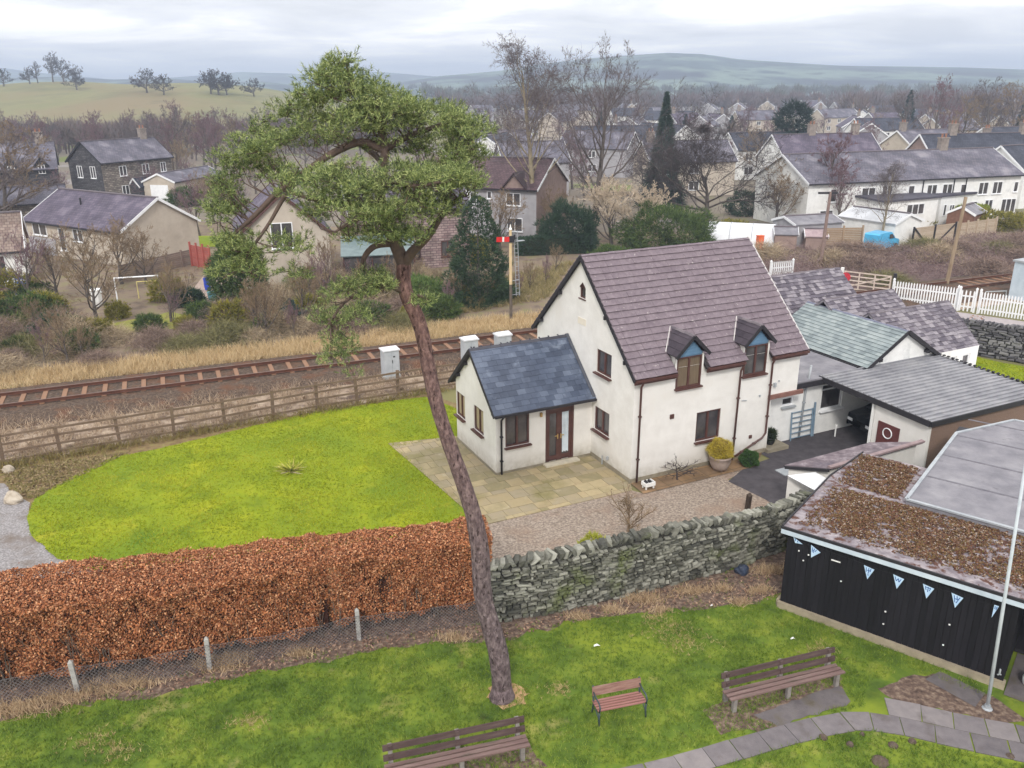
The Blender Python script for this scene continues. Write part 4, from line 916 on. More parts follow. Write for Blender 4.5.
# ------------------------------------------------------------------ copper beech hedge
hd_ = empty('hedge', (-6.5, 19.2, 0), 0, 'long clipped hedge of russet beech leaves behind the chain link fence', 'hedge')
hl0, hl1 = Vector((-18.5, 17.35, 0)), Vector((-.75, 21.05, 0)); hu_ = (hl1 - hl0).normalized(); hn = Vector((-hu_.y, hu_.x, 0)); HL = (hl1 - hl0).length
def hedge_front(s):   # front face offset from the centre line so that it follows the fence
    return np.interp(s, [0, 8, 11, 14.6, 18.2], [-1.5, -1.55, -1.38, -.98, -.8])
m_beech = mat('beech_leaf', [(54, 32, 20), (120, 68, 40), (162, 98, 60), (194, 130, 88), (108, 62, 38), (214, 160, 118), (82, 48, 30)], island=.9, scale=1.2, rough=.7, spec=.3)
NL = 210000
s = rng.uniform(0, HL, NL); side = rng.random(NL); hgt = 2.36 + .004 * s + .03 * np.sin(s * 1.1) + .025 * np.sin(s * 4.3 + 1) + .03 * np.sin(s * 9.1)
gap = lambda s, z: .42 * np.exp(-((s - 13.6) / .22) ** 2) * (z < 1.7) + .35 * np.exp(-((s - 6.0) / .35) ** 2) * np.exp(-((z - .9) / .4) ** 2) + .3 * np.exp(-((s - 9.3) / .2) ** 2) * np.exp(-((z - 1.1) / .3) ** 2) + .4 * np.exp(-((s - 15.1) / .12) ** 2) * (z < 1.6)
front = hedge_front(s); back = .55
z = np.where(side < .62, rng.uniform(.08, 1, NL) ** .85 * hgt, hgt)
off = np.where(side < .55, front, np.where(side < .62, back, rng.uniform(0, 1, NL) * (back - front) + front))
rel = (off - (front + back) / 2) / ((back - front) / 2)
bump_ = .10 * np.sin(s * 2.3 + z * 3.1) + .08 * np.sin(s * 5.7 - z * 4.2 + 2) + .05 * np.sin(s * 11 + z * 9)
dep = np.abs(rng.normal(size=NL)) * .11 + bump_ + gap(s, z) * rng.uniform(.4, 1.2, NL)
top = side >= .62
off = np.where(side < .55, off + dep, np.where(side < .62, off - dep, off))
z = np.where(top, z - (dep - .75 * bump_) * .8 - .16 * np.abs(rel) ** 5, z - .12 * (z > hgt - .12))
P = np.array([hl0])[:, :] + s[:, None] * np.array([hu_]) + off[:, None] * np.array([hn]) + np.c_[np.zeros(NL), np.zeros(NL), z]
P[:, :2] += rng.normal(size=(NL, 2)) * .02
stray = rng.random(NL) < .012; P[stray, 2] += rng.uniform(0, .14, stray.sum())
nn = rng.normal(size=(NL, 3)) * .7 + np.where(top[:, None], np.array([[0, 0, .8]]), -np.array([hn]) * .6); nn[:, 2] += .25
P -= np.array([[-6.5, 19.2, 0]])
link('foliage', np_mesh('foliage', leaves(P, unit(nn), rng.uniform(.02, .042, NL), .62), 4, m_beech), hd_)
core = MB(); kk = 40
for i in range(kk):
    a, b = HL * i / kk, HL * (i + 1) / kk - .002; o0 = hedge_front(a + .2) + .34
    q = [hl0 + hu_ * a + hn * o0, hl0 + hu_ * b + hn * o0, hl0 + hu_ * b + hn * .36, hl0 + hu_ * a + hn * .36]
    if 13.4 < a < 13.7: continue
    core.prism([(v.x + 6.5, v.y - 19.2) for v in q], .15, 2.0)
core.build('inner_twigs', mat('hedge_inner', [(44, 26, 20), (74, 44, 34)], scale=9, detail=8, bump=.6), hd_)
tw = MB(); rr = random.Random(8)
for i in range(260):
    a = rr.uniform(0, HL); o0 = float(hedge_front(a)) + rr.uniform(.05, .4); b0 = hl0 + hu_ * a + hn * o0 + Vector((6.5, -19.2, 0))
    tw.tube([b0, b0 + Vector((rr.uniform(-.15, .15), rr.uniform(-.1, .1), .7)), b0 + Vector((rr.uniform(-.3, .3), rr.uniform(-.2, .2), rr.uniform(1.3, 1.75)))], [.016, .011, .005], 4, False)
tw.build('stem', mat('beech_stem', [(84, 74, 66), (116, 104, 94)], scale=3), hd_)

# ------------------------------------------------------------------ chain link fence
cf = empty('chain_link_fence', (-7.77, 17.79, 0), 0, 'low sagging chain link fence on grey concrete posts below the beech hedge', 'fence'); CO = Vector((-7.77, 17.79, 0))
m_conc = mat('concrete_post', [(128, 126, 124), (164, 162, 158), (182, 182, 180)], scale=6, detail=8, bump=.4, bscale=40)
fpts = [(-14.2, 16.05), (-10.76, 17.0), (-7.77, 17.79), (-4.16, 18.99), (-.7, 19.75)]
for i, (x, y) in enumerate(fpts[:4]):
    p = MB(); p.prism([(-.055, -.05), (.055, -.05), (.055, .05), (-.055, .05)], 0, .92); p.add([(-.055, -.05, .92), (.055, -.05, .92), (.055, .05, .92), (-.055, .05, .92), (0, 0, 1.0)], ((0, 1, 4), (1, 2, 4), (2, 3, 4), (3, 0, 4)))
    o = p.build('post', m_conc, cf); o.location = Vector((x, y, 0)) - CO; o.rotation_euler = (R(3 if i == 1 else -2), R([0, -1, 1, 0][i]), R(15))
m_wire = mat('galvanised_wire', [(100, 96, 100), (140, 136, 140)], scale=5, metal=.2, rough=.5)
wv = []
for i in range(len(fpts) - 1):
    a, b = Vector((*fpts[i], 0)) - CO, Vector((*fpts[i + 1], 0)) - CO; L = (b - a).length; u = (b - a) / L; nv = Vector((-u.y, u.x, 0)) * -.06
    top_ = lambda s: .8 - .08 * math.sin(math.pi * min(max(s / L, 0), 1)) ** 1 - .03 * math.sin(s * 5)
    Pt = lambda s, z: a + u * s + nv + Vector((0, 0, z)) + Vector((0, 0, 0))
    w = .0045; st = .1
    def strip(p, q, w=w):
        d = (q - p).normalized(); sd = d.cross(Vector(nv).normalized()); wv.extend([p - sd * w, p + sd * w, q + sd * w, q - sd * w])
    nseg = int(L / st)
    for k in range(-13, nseg + 13):
        for sg in (1, -1):
            s0 = k * st; H_ = .8
            sa, sb = s0, s0 + sg * H_
            zs_ = [0.03, .82]
            # clip to the span and to the sagging top
            lo, hi = 0.03, .82
            f = lambda z: s0 + sg * z
            zz1 = [z for z in np.linspace(lo, hi, 30) if 0 <= f(z) <= L and z <= top_(f(z))]
            if len(zz1) > 1: strip(Pt(f(zz1[0]), zz1[0]), Pt(f(zz1[-1]), zz1[-1]))
    n_ = 14
    for k in range(n_): strip(Pt(L * k / n_, top_(L * k / n_)), Pt(L * (k + 1) / n_, top_(L * (k + 1) / n_)), .006)
link('wire_mesh', np_mesh('wire_mesh', np.array([tuple(v) for v in wv]), 4, m_wire), cf)

# ------------------------------------------------------------------ benches
m_bwood = mat('purple_brown_timber', [(84, 64, 62), (118, 96, 92), (144, 124, 118)], island=.35, scale=1.6, detail=9, rough=.85, bump=.4, bscale=20, stretch=(1, 8, 8), patch=((88, 86, 74), 2, .55, .75))
m_boldwood = mat('weathered_timber', [(78, 70, 68), (108, 96, 94), (134, 124, 120)], island=.35, scale=1.6, detail=9, rough=.9, bump=.5, bscale=20, stretch=(1, 8, 8), patch=((104, 108, 88), 1.6, .5, .7))
m_legconc = mat('weathered_leg', [(96, 90, 88), (128, 122, 118), (148, 144, 138)], scale=6, detail=8, bump=.4, bscale=40)
m_bback = mat('dark_back_timber', [(52, 40, 40), (80, 64, 62), (104, 88, 84)], island=.35, scale=1.6, detail=9, rough=.85, bump=.4, bscale=20, stretch=(1, 8, 8))
def long_bench(label, mseat, mback, L=3.12):
    r = empty('long_bench', label=label, cat='bench', group='long park benches')
    for i, x in enumerate((-L / 2 + .16, .05, L / 2 - .16)):
        p = MB(); p.box((x, -.18, .19), (.1, .09, .38)); p.box((x, .2, .17), (.1, .1, .34)); p.bar((x, -.23, .37), (x, .25, .33), .09, .07); p.bar((x, .17, .33), (x, .25, .82), .09, .08, (0, 1, 0)); p.build('leg', m_legconc, r)
    for k, y in enumerate((-.22, -.075, .07)):
        p = MB(); p.box((0, y, .43 - .012 * k), (L, .092, .04)); p.build('seat_slat', mseat, r)
    for k, (y, z) in enumerate(((.16, .55), (.21, .77))):
        p = MB(); p.box((0, 0, 0), (L, .035, .14)); o = p.build('back_slat', mback, r); o.location = (0, y, z); o.rotation_euler = (R(-10), 0, 0)
    bb = MB()
    for x in (-L / 2 + .16, .05, L / 2 - .16):
        for y, z in ((.135, .55), (.185, .77)): bb.box((x, y, z), (.09, .03, .11))
    bb.build('bracket', mback, r)
    return r
def bench_at(o, pl_, pr_):
    a, b = G(*pl_), G(*pr_); d = b - a; o.location = (a + b) / 2; o.rotation_euler = (0, 0, math.atan2(d.y, d.x)); return o
b2 = long_bench('long purple brown bench with its third leg near the hut, on a concrete slab', m_bwood, m_bback, 3.2)
dv = (G(838, 686) - G(727, 714)); b2.rotation_euler = (0, 0, math.atan2(dv.y, dv.x)); b2.location = (G(727, 714) + G(838, 686)) / 2 + Vector((0, .2, 0))
b1 = long_bench('long weathered grey brown bench below the pine, cut by the bottom of the photo', m_bwood, m_bback, 3.15)
dv = (G(527, 757) - G(385, 789)); b1.rotation_euler = (0, 0, math.atan2(dv.y, dv.x)); b1.location = (G(527, 757) + G(385, 789)) / 2 + Vector((0, .12, 0))
sb = empty('park_bench', label='short red slatted bench with ornate dark iron ends on the grass', cat='bench')
m_red = mat('red_timber', [(116, 72, 68), (146, 102, 96), (168, 128, 120)], island=.5, scale=2, detail=8, rough=.8, bump=.3, stretch=(1, 8, 8))
m_iron = mat('dark_iron', [(40, 52, 58), (66, 80, 86)], scale=8, rough=.5, spec=.5)
for x in (-.6, .6):
    p = MB()
    p.tube([(x, -.26, 0), (x, -.22, .2), (x, -.24, .42)], .022, 6); p.tube([(x, .27, 0), (x, .2, .22), (x, .17, .42), (x, .24, .86)], .022, 6); p.tube([(x, -.25, .42), (x, .18, .4)], .02, 6)
    p.tube([(x, -.24, .42), (x, -.28, .58), (x, -.2, .66), (x, .05, .66), (x, .2, .7)], .02, 6); p.tube([(x, -.2, .2), (x, 0, .3), (x, .19, .22)], .014, 6)
    p.build('iron_end', m_iron, sb, True)
for k in range(5):
    p = MB(); p.box((0, -.2 + .095 * k, .45 - .006 * k), (1.26, .058, .026)); p.build('seat_slat', m_red, sb)
p = MB(); p.box((0, 0, 0), (1.26, .024, .25)); o = p.build('backrest', mat('faded_timber', [(104, 76, 70), (142, 108, 98), (160, 134, 122)], scale=2, detail=8, stretch=(1, 7, 7), bump=.3), sb); o.location = (0, .2, .72); o.rotation_euler = (R(-9), 0, 0)
dv = (G(645, 715) - G(601, 724)); sb.rotation_euler = (0, 0, math.atan2(dv.y, dv.x)); sb.location = (G(645, 716) + G(601, 726)) / 2 + Vector((-.08, .2, 0)); sb.scale = (.97, .95, .92)

# ------------------------------------------------------------------ post and rail fence along the garden
m_rail2 = mat('fence_timber', [(82, 66, 54), (112, 94, 78), (138, 120, 102)], island=.5, scale=2, detail=8, rough=.9, bump=.4)
pf = empty('post_and_rail_fence', (-12.7, 34.1, 0), 0, 'brown post and rail fence between the bright lawn and the railway', 'fence'); PO = Vector((-12.7, 34.1, 0))
fl_ = [(-26.5, 26.9), (-22.1, 29.3), (-20.2, 30.35), (-18.4, 31.3), (-16.4, 32.25), (-14.5, 33.2), (-12.6, 34.15), (-10.8, 35.25), (-9.0, 36.2), (-7.3, 37.0), (-5.5, 37.9), (-3.7, 38.75), (-1.9, 39.5), (-.1, 40.3), (1.7, 41.1), (3.5, 41.9), (5.3, 42.7), (7.1, 43.5)]
rr = random.Random(4)
for i, (x, y) in enumerate(fl_):
    p = MB(); hgt_ = 1.3 * rr.uniform(.97, 1.05); p.box((0, 0, hgt_ / 2), (.13, .11, hgt_)); o = p.build('post', m_rail2, pf); o.location = Vector((x, y, 0)) - PO; o.rotation_euler = (R(rr.uniform(-3, 3)), R(rr.uniform(-3, 3)), R(26))
for i in range(len(fl_) - 1):
    a, b = Vector((*fl_[i], 0)) - PO, Vector((*fl_[i + 1], 0)) - PO
    for z in (.2, .56, .9, 1.22):
        p = MB(); nv = Vector((b.y - a.y, a.x - b.x, 0)).normalized() * .06; p.bar(a + nv + Vector((0, 0, z + rr.uniform(-.02, .02))), b + nv + Vector((0, 0, z + rr.uniform(-.02, .02))), .04, .09); p.build('rail', m_rail2, pf)
sheet('concrete_pad', [hutw(5.7, -.3, 0).xy, hutw(9.5, -.3, 0).xy, hutw(9.5, 1.7, 0).xy, hutw(5.7, 1.7, 0).xy], .03, slab_m)
# ------------------------------------------------------------------ lineside cabinets
m_cab = mat('cabinet_grey', [(166, 172, 178), (192, 196, 200)], scale=2, rough=.5, patch=((140, 142, 142), 1.4, .58, .8))
def cabinet():
    r = empty('lineside_cabinet', cat='cabinet', group='grey lineside cabinets')
    p = MB(); p.box((0, 0, .85), (.78, .62, 1.3)); p.build('cabinet_body', m_cab, r)
    p = MB(); p.box((0, 0, .1), (.86, .7, .2)); p.build('base', m_conc, r)
    p = MB(); p.prism([(-.44, -.36), (.44, -.36), (.44, .36), (-.44, .36)], 1.5, 1.56); p.add([(-.42, -.34, 1.56), (.42, -.34, 1.56), (.42, .34, 1.56), (-.42, .34, 1.56), (-.36, 0, 1.66), (.36, 0, 1.66)], ((0, 1, 5, 4), (1, 2, 5), (2, 3, 4, 5), (3, 0, 4))); p.build('lid', mat('cabinet_lid', [(206, 208, 212), (224, 226, 230)]), r)
    d = MB()
    for x in (-.185, .185): d.box((x, -.318, .85), (.35, .02, 1.2))
    do = d.build('door', m_cab, r); q = MB(); q.box((.03, -.335, .95), (.03, .02, .16)); q.box((.12, -.333, 1.2), (.1, .008, .07)); q.build('handle', m_dark, do)
    return r
cp = cabinet()
for i, (g_, rz, lb) in enumerate([(G(391, 378), HY, 'free standing grey lineside cabinet left of the pine trunk behind the fence'), (G(470, 373), HY, 'grey lineside cabinet rising behind the left end of the slate extension ridge'), (G(503, 368), HY, 'grey lineside cabinet peeping over the middle of the extension ridge')]):
    place(cp, i, g_, rz, lb, sc_=1.02 if i == 0 else (.95, .95, 1.22))
# ------------------------------------------------------------------ semaphore signal
sg = empty('semaphore_signal', G(511, 321.5), HY, 'semaphore signal with red arm on a pale post beside the railway', 'signal')
p = MB(); p.tube([(0, 0, 0), (0, 0, 2.4)], .095, 10); p.build('post_base', mat('dark_post', [(84, 76, 68), (110, 100, 90)]), sg)
p = MB(); p.tube([(0, 0, 2.4), (0, 0, 5.8)], [.095, .085], 10); p.build('post', mat('cream_post', [(196, 172, 132), (222, 200, 160)], scale=3), sg)
p = MB(); p.lathe((0, 0, 5.8), [(.11, 0), (.11, .06), (.05, .14), (.03, .3), (.005, .34)], 8); p.build('finial', m_white, sg)
p = MB(); p.bar((-.12, -.13, 5.25), (-1.0, -.13, 5.3), .03, .3, (0, 0, 1)); ao = p.build('signal_arm', mat('signal_red', [(196, 34, 34), (220, 52, 48)], scale=3, rough=.5), sg)
p = MB(); p.bar((-.5, -.149, 5.275), (-.62, -.149, 5.28), .006, .3, (0, 0, 1)); p.build('white_band', m_white, ao)
p = MB(); p.box((.02, -.13, 5.24), (.34, .05, .4)); p.tube([(.22, -.12, 5.2), (.22, -.12, 5.5)], .06, 8); p.build('spectacle', m_dark, sg)
p = MB()
for x in (.28, .52): p.tube([(x + .15, .1, 1.6), (x, .1, 5.7)], .022, 6)
for k in range(14): z = 1.8 + k * .28; t = (z - 1.6) / 4.1; p.tube([(.43 - .15 * t, .1, z), (.67 - .15 * t, .1, z)], .014, 5)
p.tube([(.0, .05, 5.0), (1.0, .1, 5.05)], .02, 5); p.tube([(.0, .05, 2.6), (.6, .1, 2.6)], .02, 5); p.tube([(.0, .05, 1.7), (.66, .1, 1.7)], .02, 5)
p.build('ladder', m_grey, sg); p = MB(); p.box((.72, .1, 5.06), (.5, .25, .03)); p.build('platform', m_grey, sg)

# ------------------------------------------------------------------ pots, boulders and small things by the house
def pot(loc, r, h, m, nm, label, cat='plant pot'):
    o = empty(nm, loc, 0, label, cat); p = MB(); p.lathe((0, 0, 0), [(r * .62, 0), (r * .8, h * .25), (r * .98, h * .6), (r * .97, h * .85), (r * 1.03, h * .88), (r * 1.03, h), (r * .9, h), (r * .88, h * .9), (.01, h * .9)], 18); p.build('pot', m, o, True)
    return o
po1 = pot(hp(3.75, -.52, .05), .42, .58, mat('grey_pink_pot', [(138, 122, 114), (166, 150, 140)], scale=4, bump=.2), 'potted_shrub', 'golden yellow feathery shrub in a round grey pot against the front wall')
def needle_bush(root, n, rx, rz_, cz, L, W, m, nm='foliage', shell=.55, seed=0, per=7):
    rs = np.random.default_rng(seed); d = unit(rs.normal(size=(n, 3))); rad = rs.uniform(shell, 1, n) ** .6; wob = 1 + .16 * np.sin(d[:, 0] * 5 + d[:, 2] * 4) + .1 * np.sin(d[:, 1] * 9 + 1)
    P = d * (rad * wob)[:, None] * np.array([rx, rx, rz_]); P[:, 2] += cz; P = np.repeat(P, per, 0); D = unit(np.repeat(d, per, 0) * .8 + rs.normal(size=(n * per, 3)) * .6 + np.array([0, 0, .35]))
    return link(nm, np_mesh(nm, blades(P, D, L * rs.uniform(.6, 1.4, n * per), W), 3, m), root)
needle_bush(po1, 1500, .40, .32, .84, .16, .018, mat('golden_leaf', [(136, 120, 40), (184, 164, 58), (216, 198, 96)], island=.8), seed=1)
p = MB(); p.lathe((0, 0, .5), [(.2, 0), (.3, .2), (.36, .45), (.25, .65), (.02, .72)], 9); p.build('inner_stems', mat('golden_inner', [(86, 72, 30), (110, 92, 40)]), po1)
bxh = empty('box_ball', hp(5.05, -.72, .05), 0, 'clipped round dark green box bush at the foot of the front downpipe', 'bush')
needle_bush(bxh, 2200, .34, .3, .27, .05, .03, mat('box_leaf', [(36, 60, 30), (62, 92, 44), (84, 112, 58)], island=.8), seed=2, shell=.85, per=6)
p = MB(); p.lathe((0, 0, 0), [(.1, 0), (.28, .1), (.31, .27), (.24, .44), (.02, .52)], 10); p.build('inner_twigs', mat('box_inner', [(26, 40, 22), (36, 52, 28)]), bxh)
pdk = pot(hp(6.95, .25, .18), .2, .3, mat('black_pot', [(30, 30, 34), (46, 46, 50)], rough=.5), 'potted_plant', 'small dark potted plant on the porch step beside the white wall')
needle_bush(pdk, 160, .2, .2, .42, .16, .03, mat('dark_leaf', [(34, 44, 30), (60, 72, 44)], island=.8), seed=3)
tr = empty('planter_tray', hp(.38, -.62, .05), HY, 'small white trough holding dark shoes on the paving by the house corner', 'trough')
p = MB(); p.box((0, 0, .12), (.42, .3, .03)); [p.box((x, y, .19), (sx, sy, .14)) for x, y, sx, sy in ((-.2, 0, .03, .3), (.2, 0, .03, .3), (0, -.14, .4, .03), (0, .14, .4, .03))]; [p.box((x, y, .055), (.05, .05, .11)) for x in (-.16, .16) for y in (-.1, .1)]; p.build('trough', m_white, tr)
p = MB(); [p.tube([(x, -.08, .2), (x, .02, .24), (x, .1, .26)], [.05, .06, .05], 7) for x in (-.09, .07)]; p.build('contents', m_dark, tr, True)
m_rock = mat('boulder', [(140, 128, 112), (178, 166, 150), (196, 188, 174)], scale=4, detail=9, bump=.6)
def rock(loc, r, label, seed, nm='boulder', cat='boulder', m=None, rz=0):
    import bmesh
    b = bmesh.new(); bmesh.ops.create_icosphere(b, subdivisions=3, radius=1); rr = np.random.default_rng(seed); ph = rr.uniform(0, 6, 9)
    for v in b.verts:
        c_ = v.co; f = 1 + .14 * math.sin(c_.x * 3 + ph[0]) + .12 * math.sin(c_.y * 4 + ph[1] + c_.z * 2) + .06 * math.sin(c_.z * 7 + c_.x * 6 + ph[2]); v.co = Vector((c_.x * r[0], c_.y * r[1], c_.z * r[2])) * f
        if v.co.z < -.5 * r[2]: v.co.z = -.5 * r[2]
    me = bpy.data.meshes.new(nm); b.to_mesh(me); b.free(); me.materials.append(m or m_rock); o = link(nm, me); o.location = Vector(loc) + Vector((0, 0, r[2] * .45)); o.rotation_euler = (0, 0, rz); return tag(o, label, cat)
rock(G(15, 502), (.36, .26, .26), 'larger pale boulder where the gravel path meets the lawn edge', 1, rz=-.5)
rock(G(9, 472), (.24, .2, .2), 'smaller pale boulder close to the post and rail fence', 2, rz=.3)
rock(G(741, 573), (.22, .2, .2), 'dark blue bin bag slumped at the foot of the dry stone wall', 3, 'bin_bag', 'bag', mat('bin_bag', [(34, 40, 56), (66, 76, 96)], scale=7, rough=.35, bump=.6, bscale=9))
ps = MB(); ps.prism([(-.07, -.07), (.07, -.07), (.07, .07), (-.07, .07)], 0, [.62, .66, .7, .66]); o = ps.build('stub_post', mat('dark_stub', [(52, 42, 36), (74, 62, 52)])); o.location = G(747, 512); o.rotation_euler = (0, .06, .4); tag(o, 'dark wooden stub post standing on the gravel close behind the stone wall', 'post')
for (x, y, r0, lb) in ((597, 647, .09, 'scrap of white litter on the park grass between the pine and the wall'), (712, 607, .05, 'small white scrap in the leaf litter below the stone wall'), (793, 640, .07, 'white scrap of paper on the grass close to the black hut'), (675, 585, .05, 'tiny pale scrap at the foot of the stone wall')):
    lt = MB(); lt.add([(-r0, -r0 * .3, .03), (0, -r0 * .4, .07), (r0, -.1 * r0, .04), (r0 * .8, r0 * .4, .03), (0, r0 * .3, .09), (-r0 * .9, r0 * .3, .05)], ((0, 1, 4, 5), (1, 2, 3, 4))); o = lt.build('litter', m_white); o.location = G(x, y); tag(o, lb, 'litter')
# steel gate leaning on the white wall
sgt = empty('steel_gate', hp(8.75, .36, .03), HY, 'pale blue grey tubular steel gate leaning on the white cottage wall', 'gate')
m_bluegrey = mat('blue_grey_steel', [(112, 136, 156), (142, 164, 182)], rough=.5, metal=.3)
p = MB(); w, h = 1.15, 1.25
for x in (-w / 2, w / 2): p.tube([(x, 0, 0), (x, .08, h)], .03, 7)
for k in range(6): z = .1 + k * (h - .13) / 5; p.tube([(-w / 2, .08 * z / h, z), (w / 2, .08 * z / h, z)], .022, 6)
p.build('frame', m_bluegrey, sgt); p = MB(); p.tube([(w / 2 + .08, 0, 0), (w / 2 + .08, .06, 1.5)], .04, 7); p.build('hanging_post', m_bluegrey, sgt)
wp_ = MB(); wp_.tube([(0, 0, 0), (0, 0, .5)], .03, 6); wp_.box((0, 0, .5), (.09, .06, .08)); o = wp_.build('standpipe', m_white); o.location = hp(10.2, -.1, .03); tag(o, 'short white standpipe on the dark yard left of the carport', 'standpipe')
# car under the carport: only its dark nose shows
cv = empty('parked_car', hp(12.9, -.9, .03), HY + R(-8), 'dark car parked in the shade under the carport', 'car')
m_carp = mat('dark_car_paint', [(26, 28, 34), (36, 38, 46)], rough=.25, spec=.6)
p = MB(); sec = [(-2.0, .45, .72, .75), (-1.9, .3, .86, .84), (-1.1, .28, 1.0, .88), (-.45, .28, 1.42, .72), (.6, .28, 1.46, .72), (1.5, .28, 1.05, .86), (2.0, .32, .9, .84), (2.05, .45, .7, .74)]
V = []; Fc = []
for x, zl, zh, hw in sec: V += [(x, -hw, zl), (x, -hw * 1.0, (zl + min(zh, .95)) / 2 + .1), (x, -hw * (.86 if zh > 1.1 else .95), zh), (x, hw * (.86 if zh > 1.1 else .95), zh), (x, hw, (zl + min(zh, .95)) / 2 + .1), (x, hw, zl)]
for i in range(len(sec) - 1):
    for j in range(5): Fc.append((i * 6 + j, i * 6 + j + 1, (i + 1) * 6 + j + 1, (i + 1) * 6 + j))
Fc += [(0, 1, 2, 3, 4, 5), tuple(42 + k for k in (5, 4, 3, 2, 1, 0))]
p.add(V, Fc); p.build('body', m_carp, cv, True)
p = MB()
p.quad((-1.04, -.7, 1.03), (-1.04, .7, 1.03), (-.52, .6, 1.4), (-.52, -.6, 1.4)); p.build('windscreen', m_glass, cv)
for x in (-1.25, 1.3):
    for y in (-.8, .8):
        p = MB(); p.tube([(x, y - .1, .31), (x, y + .1, .31)], .31, 16); wo_ = p.build('wheel', m_dark, cv); q = MB(); q.tube([(x, y - .11, .31), (x, y + .11, .31)], .19, 12); q.build('rim', m_grey, wo_)
p = MB(); [p.box((-1.97, y, .66), (.1, .3, .12)) for y in (-.55, .55)]; p.build('headlight', m_whiteframe, cv)
# ------------------------------------------------------------------ tree growing
def grow_tree(seed, H, r0, limbs=16, start=.3, spread=1.0, ang=(35, 65), levels=(6, 6, 6), lens=(.42, .5, .5, .45), upt=.25, droop=0.0, lean=(0, 0), wob=.05, twigw=.02, twigs=5, fork=0, curve=1.0, ltap=.6, lr=.5):
    """trunk and limbs as tapered tubes, finest twigs as slivers. Returns (trunk MB, branch MB, twig array)"""
    rr = random.Random(seed); tm, bm_, tw = MB(), MB(), []
    def path(p, d, L, n, up_, wb_):
        pts = [p]; d = d.normalized()
        for i in range(n):
            d = (d + Vector((rr.gauss(0, wb_), rr.gauss(0, wb_), rr.gauss(0, wb_) + up_ / n))).normalized(); pts.append(pts[-1] + d * (L / n))
        return pts
    def at(pts, t):
        k = t * (len(pts) - 1); i = min(int(k), len(pts) - 2); return pts[i].lerp(pts[i + 1], k - i), (pts[i + 1] - pts[i]).normalized()
    def side(d, a):
        o = d.orthogonal().normalized(); o.rotate(Matrix.Rotation(rr.uniform(0, 6.283), 3, d)); return (d * math.cos(a) + o * math.sin(a)).normalized()
    def rec(pts, L, r, lev):
        n = levels[lev] if lev < len(levels) else 0
        for k in range(n):
            t = rr.uniform(.22, 1.0) if k else 1.0; p, d = at(pts, t); dd = side(d, R(rr.uniform(22, 58)))
            l = L * lens[lev + 1] * rr.uniform(.6, 1.25) * (1.15 - .4 * t); up_ = upt * .6 - droop * (lev + 1) * .8
            rad = max(r * (1 - .65 * t) * .6, .012)
            last = lev == len(levels) - 1
            q = path(p, dd, l, 2 if last else 3, up_, .14 * curve)
            if last:
                tw.append((q[0], q[1], twigw * 1.3)); tw.append((q[1], q[2], twigw))
                for m in range(twigs):
                    a, d2 = at(q, rr.uniform(.15, 1)); e = side(d2, R(rr.uniform(15, 50))); e.z += upt * .3 - droop; tw.append((a, a + e.normalized() * l * rr.uniform(.35, .75), twigw * .8))
            else:
                bm_.tube(q, [rad, rad * .75, rad * .5, rad * .25], 4, False); rec(q, l, rad, lev + 1)
    tp = path(Vector((0, 0, -.1)), Vector((lean[0], lean[1], 1)), H * (.8 if not fork else .55), 9, .15, wob)
    tm.tube(tp, [r0 * (1.25 if i == 0 else 1) * (1 - .86 * i / 9) + .01 for i in range(10)], 8, False)
    for k in range(limbs):
        t = start + (1 - start) * (k + rr.random()) / limbs; t = min(t, 1); p, d = at(tp, t)
        a = R(ang[1] + (ang[0] - ang[1]) * ((t - start) / (1 - start))); dd = side(d, a); dd.z = abs(dd.z) if dd.z > -.2 else dd.z
        l = H * lens[0] * spread * (1.15 - ltap * (t - start) / (1 - start)) * rr.uniform(.75, 1.2); rad = r0 * (1.05 - .8 * t) * lr
        q = path(p, dd, l, 5, upt - droop * .3, .12 * curve); tm.tube(q, [rad * (1 - .85 * i / 5) + .006 for i in range(6)], 5, False); rec(q, l, rad, 0)
    return tm, bm_, tw
def twig_np(tw):
    A = np.array([t[0] for t in tw]); B = np.array([t[1] for t in tw]); W = np.array([t[2] for t in tw]); D = B - A; L = np.linalg.norm(D, axis=1)
    return blades(A, D / L[:, None], L, W)
def bare_tree(nm, m_trunk, m_twig, **k):
    tm, bm_, tw = grow_tree(**k); me_t = tm.mesh('trunk', m_trunk, True); me_b = bm_.mesh('branches', m_twig, True)
    V = twig_np(tw); n0 = len(me_b.vertices); vs = bm_.v + [tuple(v) for v in V.reshape(-1, 3)]
    fs = bm_.f + [(n0 + 3 * i, n0 + 3 * i + 1, n0 + 3 * i + 2) for i in range(len(V))]
    bpy.data.meshes.remove(me_b); me = bpy.data.meshes.new('crown'); me.from_pydata(vs, [], fs); me.materials.append(m_twig); me.update()
    return me_t, me
def put_tree(meshes, nm, loc, label, cat='tree', group=None, rz=0, s=1.0):
    o = empty(nm, loc, rz, label, cat, group); o.scale = s if isinstance(s, tuple) else (s, s, s); link('trunk', meshes[0], o); link('crown', meshes[1], o); return o
m_bark = mat('grey_bark', [(78, 70, 66), (112, 104, 98)], scale=3, detail=8, bump=.3, rough=.95)
m_birchbark = mat('birch_bark', [(96, 86, 72), (150, 138, 116), (120, 112, 84)], scale=2, detail=8, rough=.9, stretch=(1, 1, .5))
m_tw_grey = mat('grey_twigs', [(84, 76, 78), (124, 114, 114)], island=.7, scale=.4, rough=.95)
m_tw_purple = mat('purple_twigs', [(92, 70, 76), (134, 108, 114), (116, 96, 92)], island=.7, scale=.2, rough=.95)
m_tw_brown = mat('brown_twigs', [(96, 80, 66), (146, 126, 104), (128, 112, 78)], island=.7, scale=.3, rough=.95)
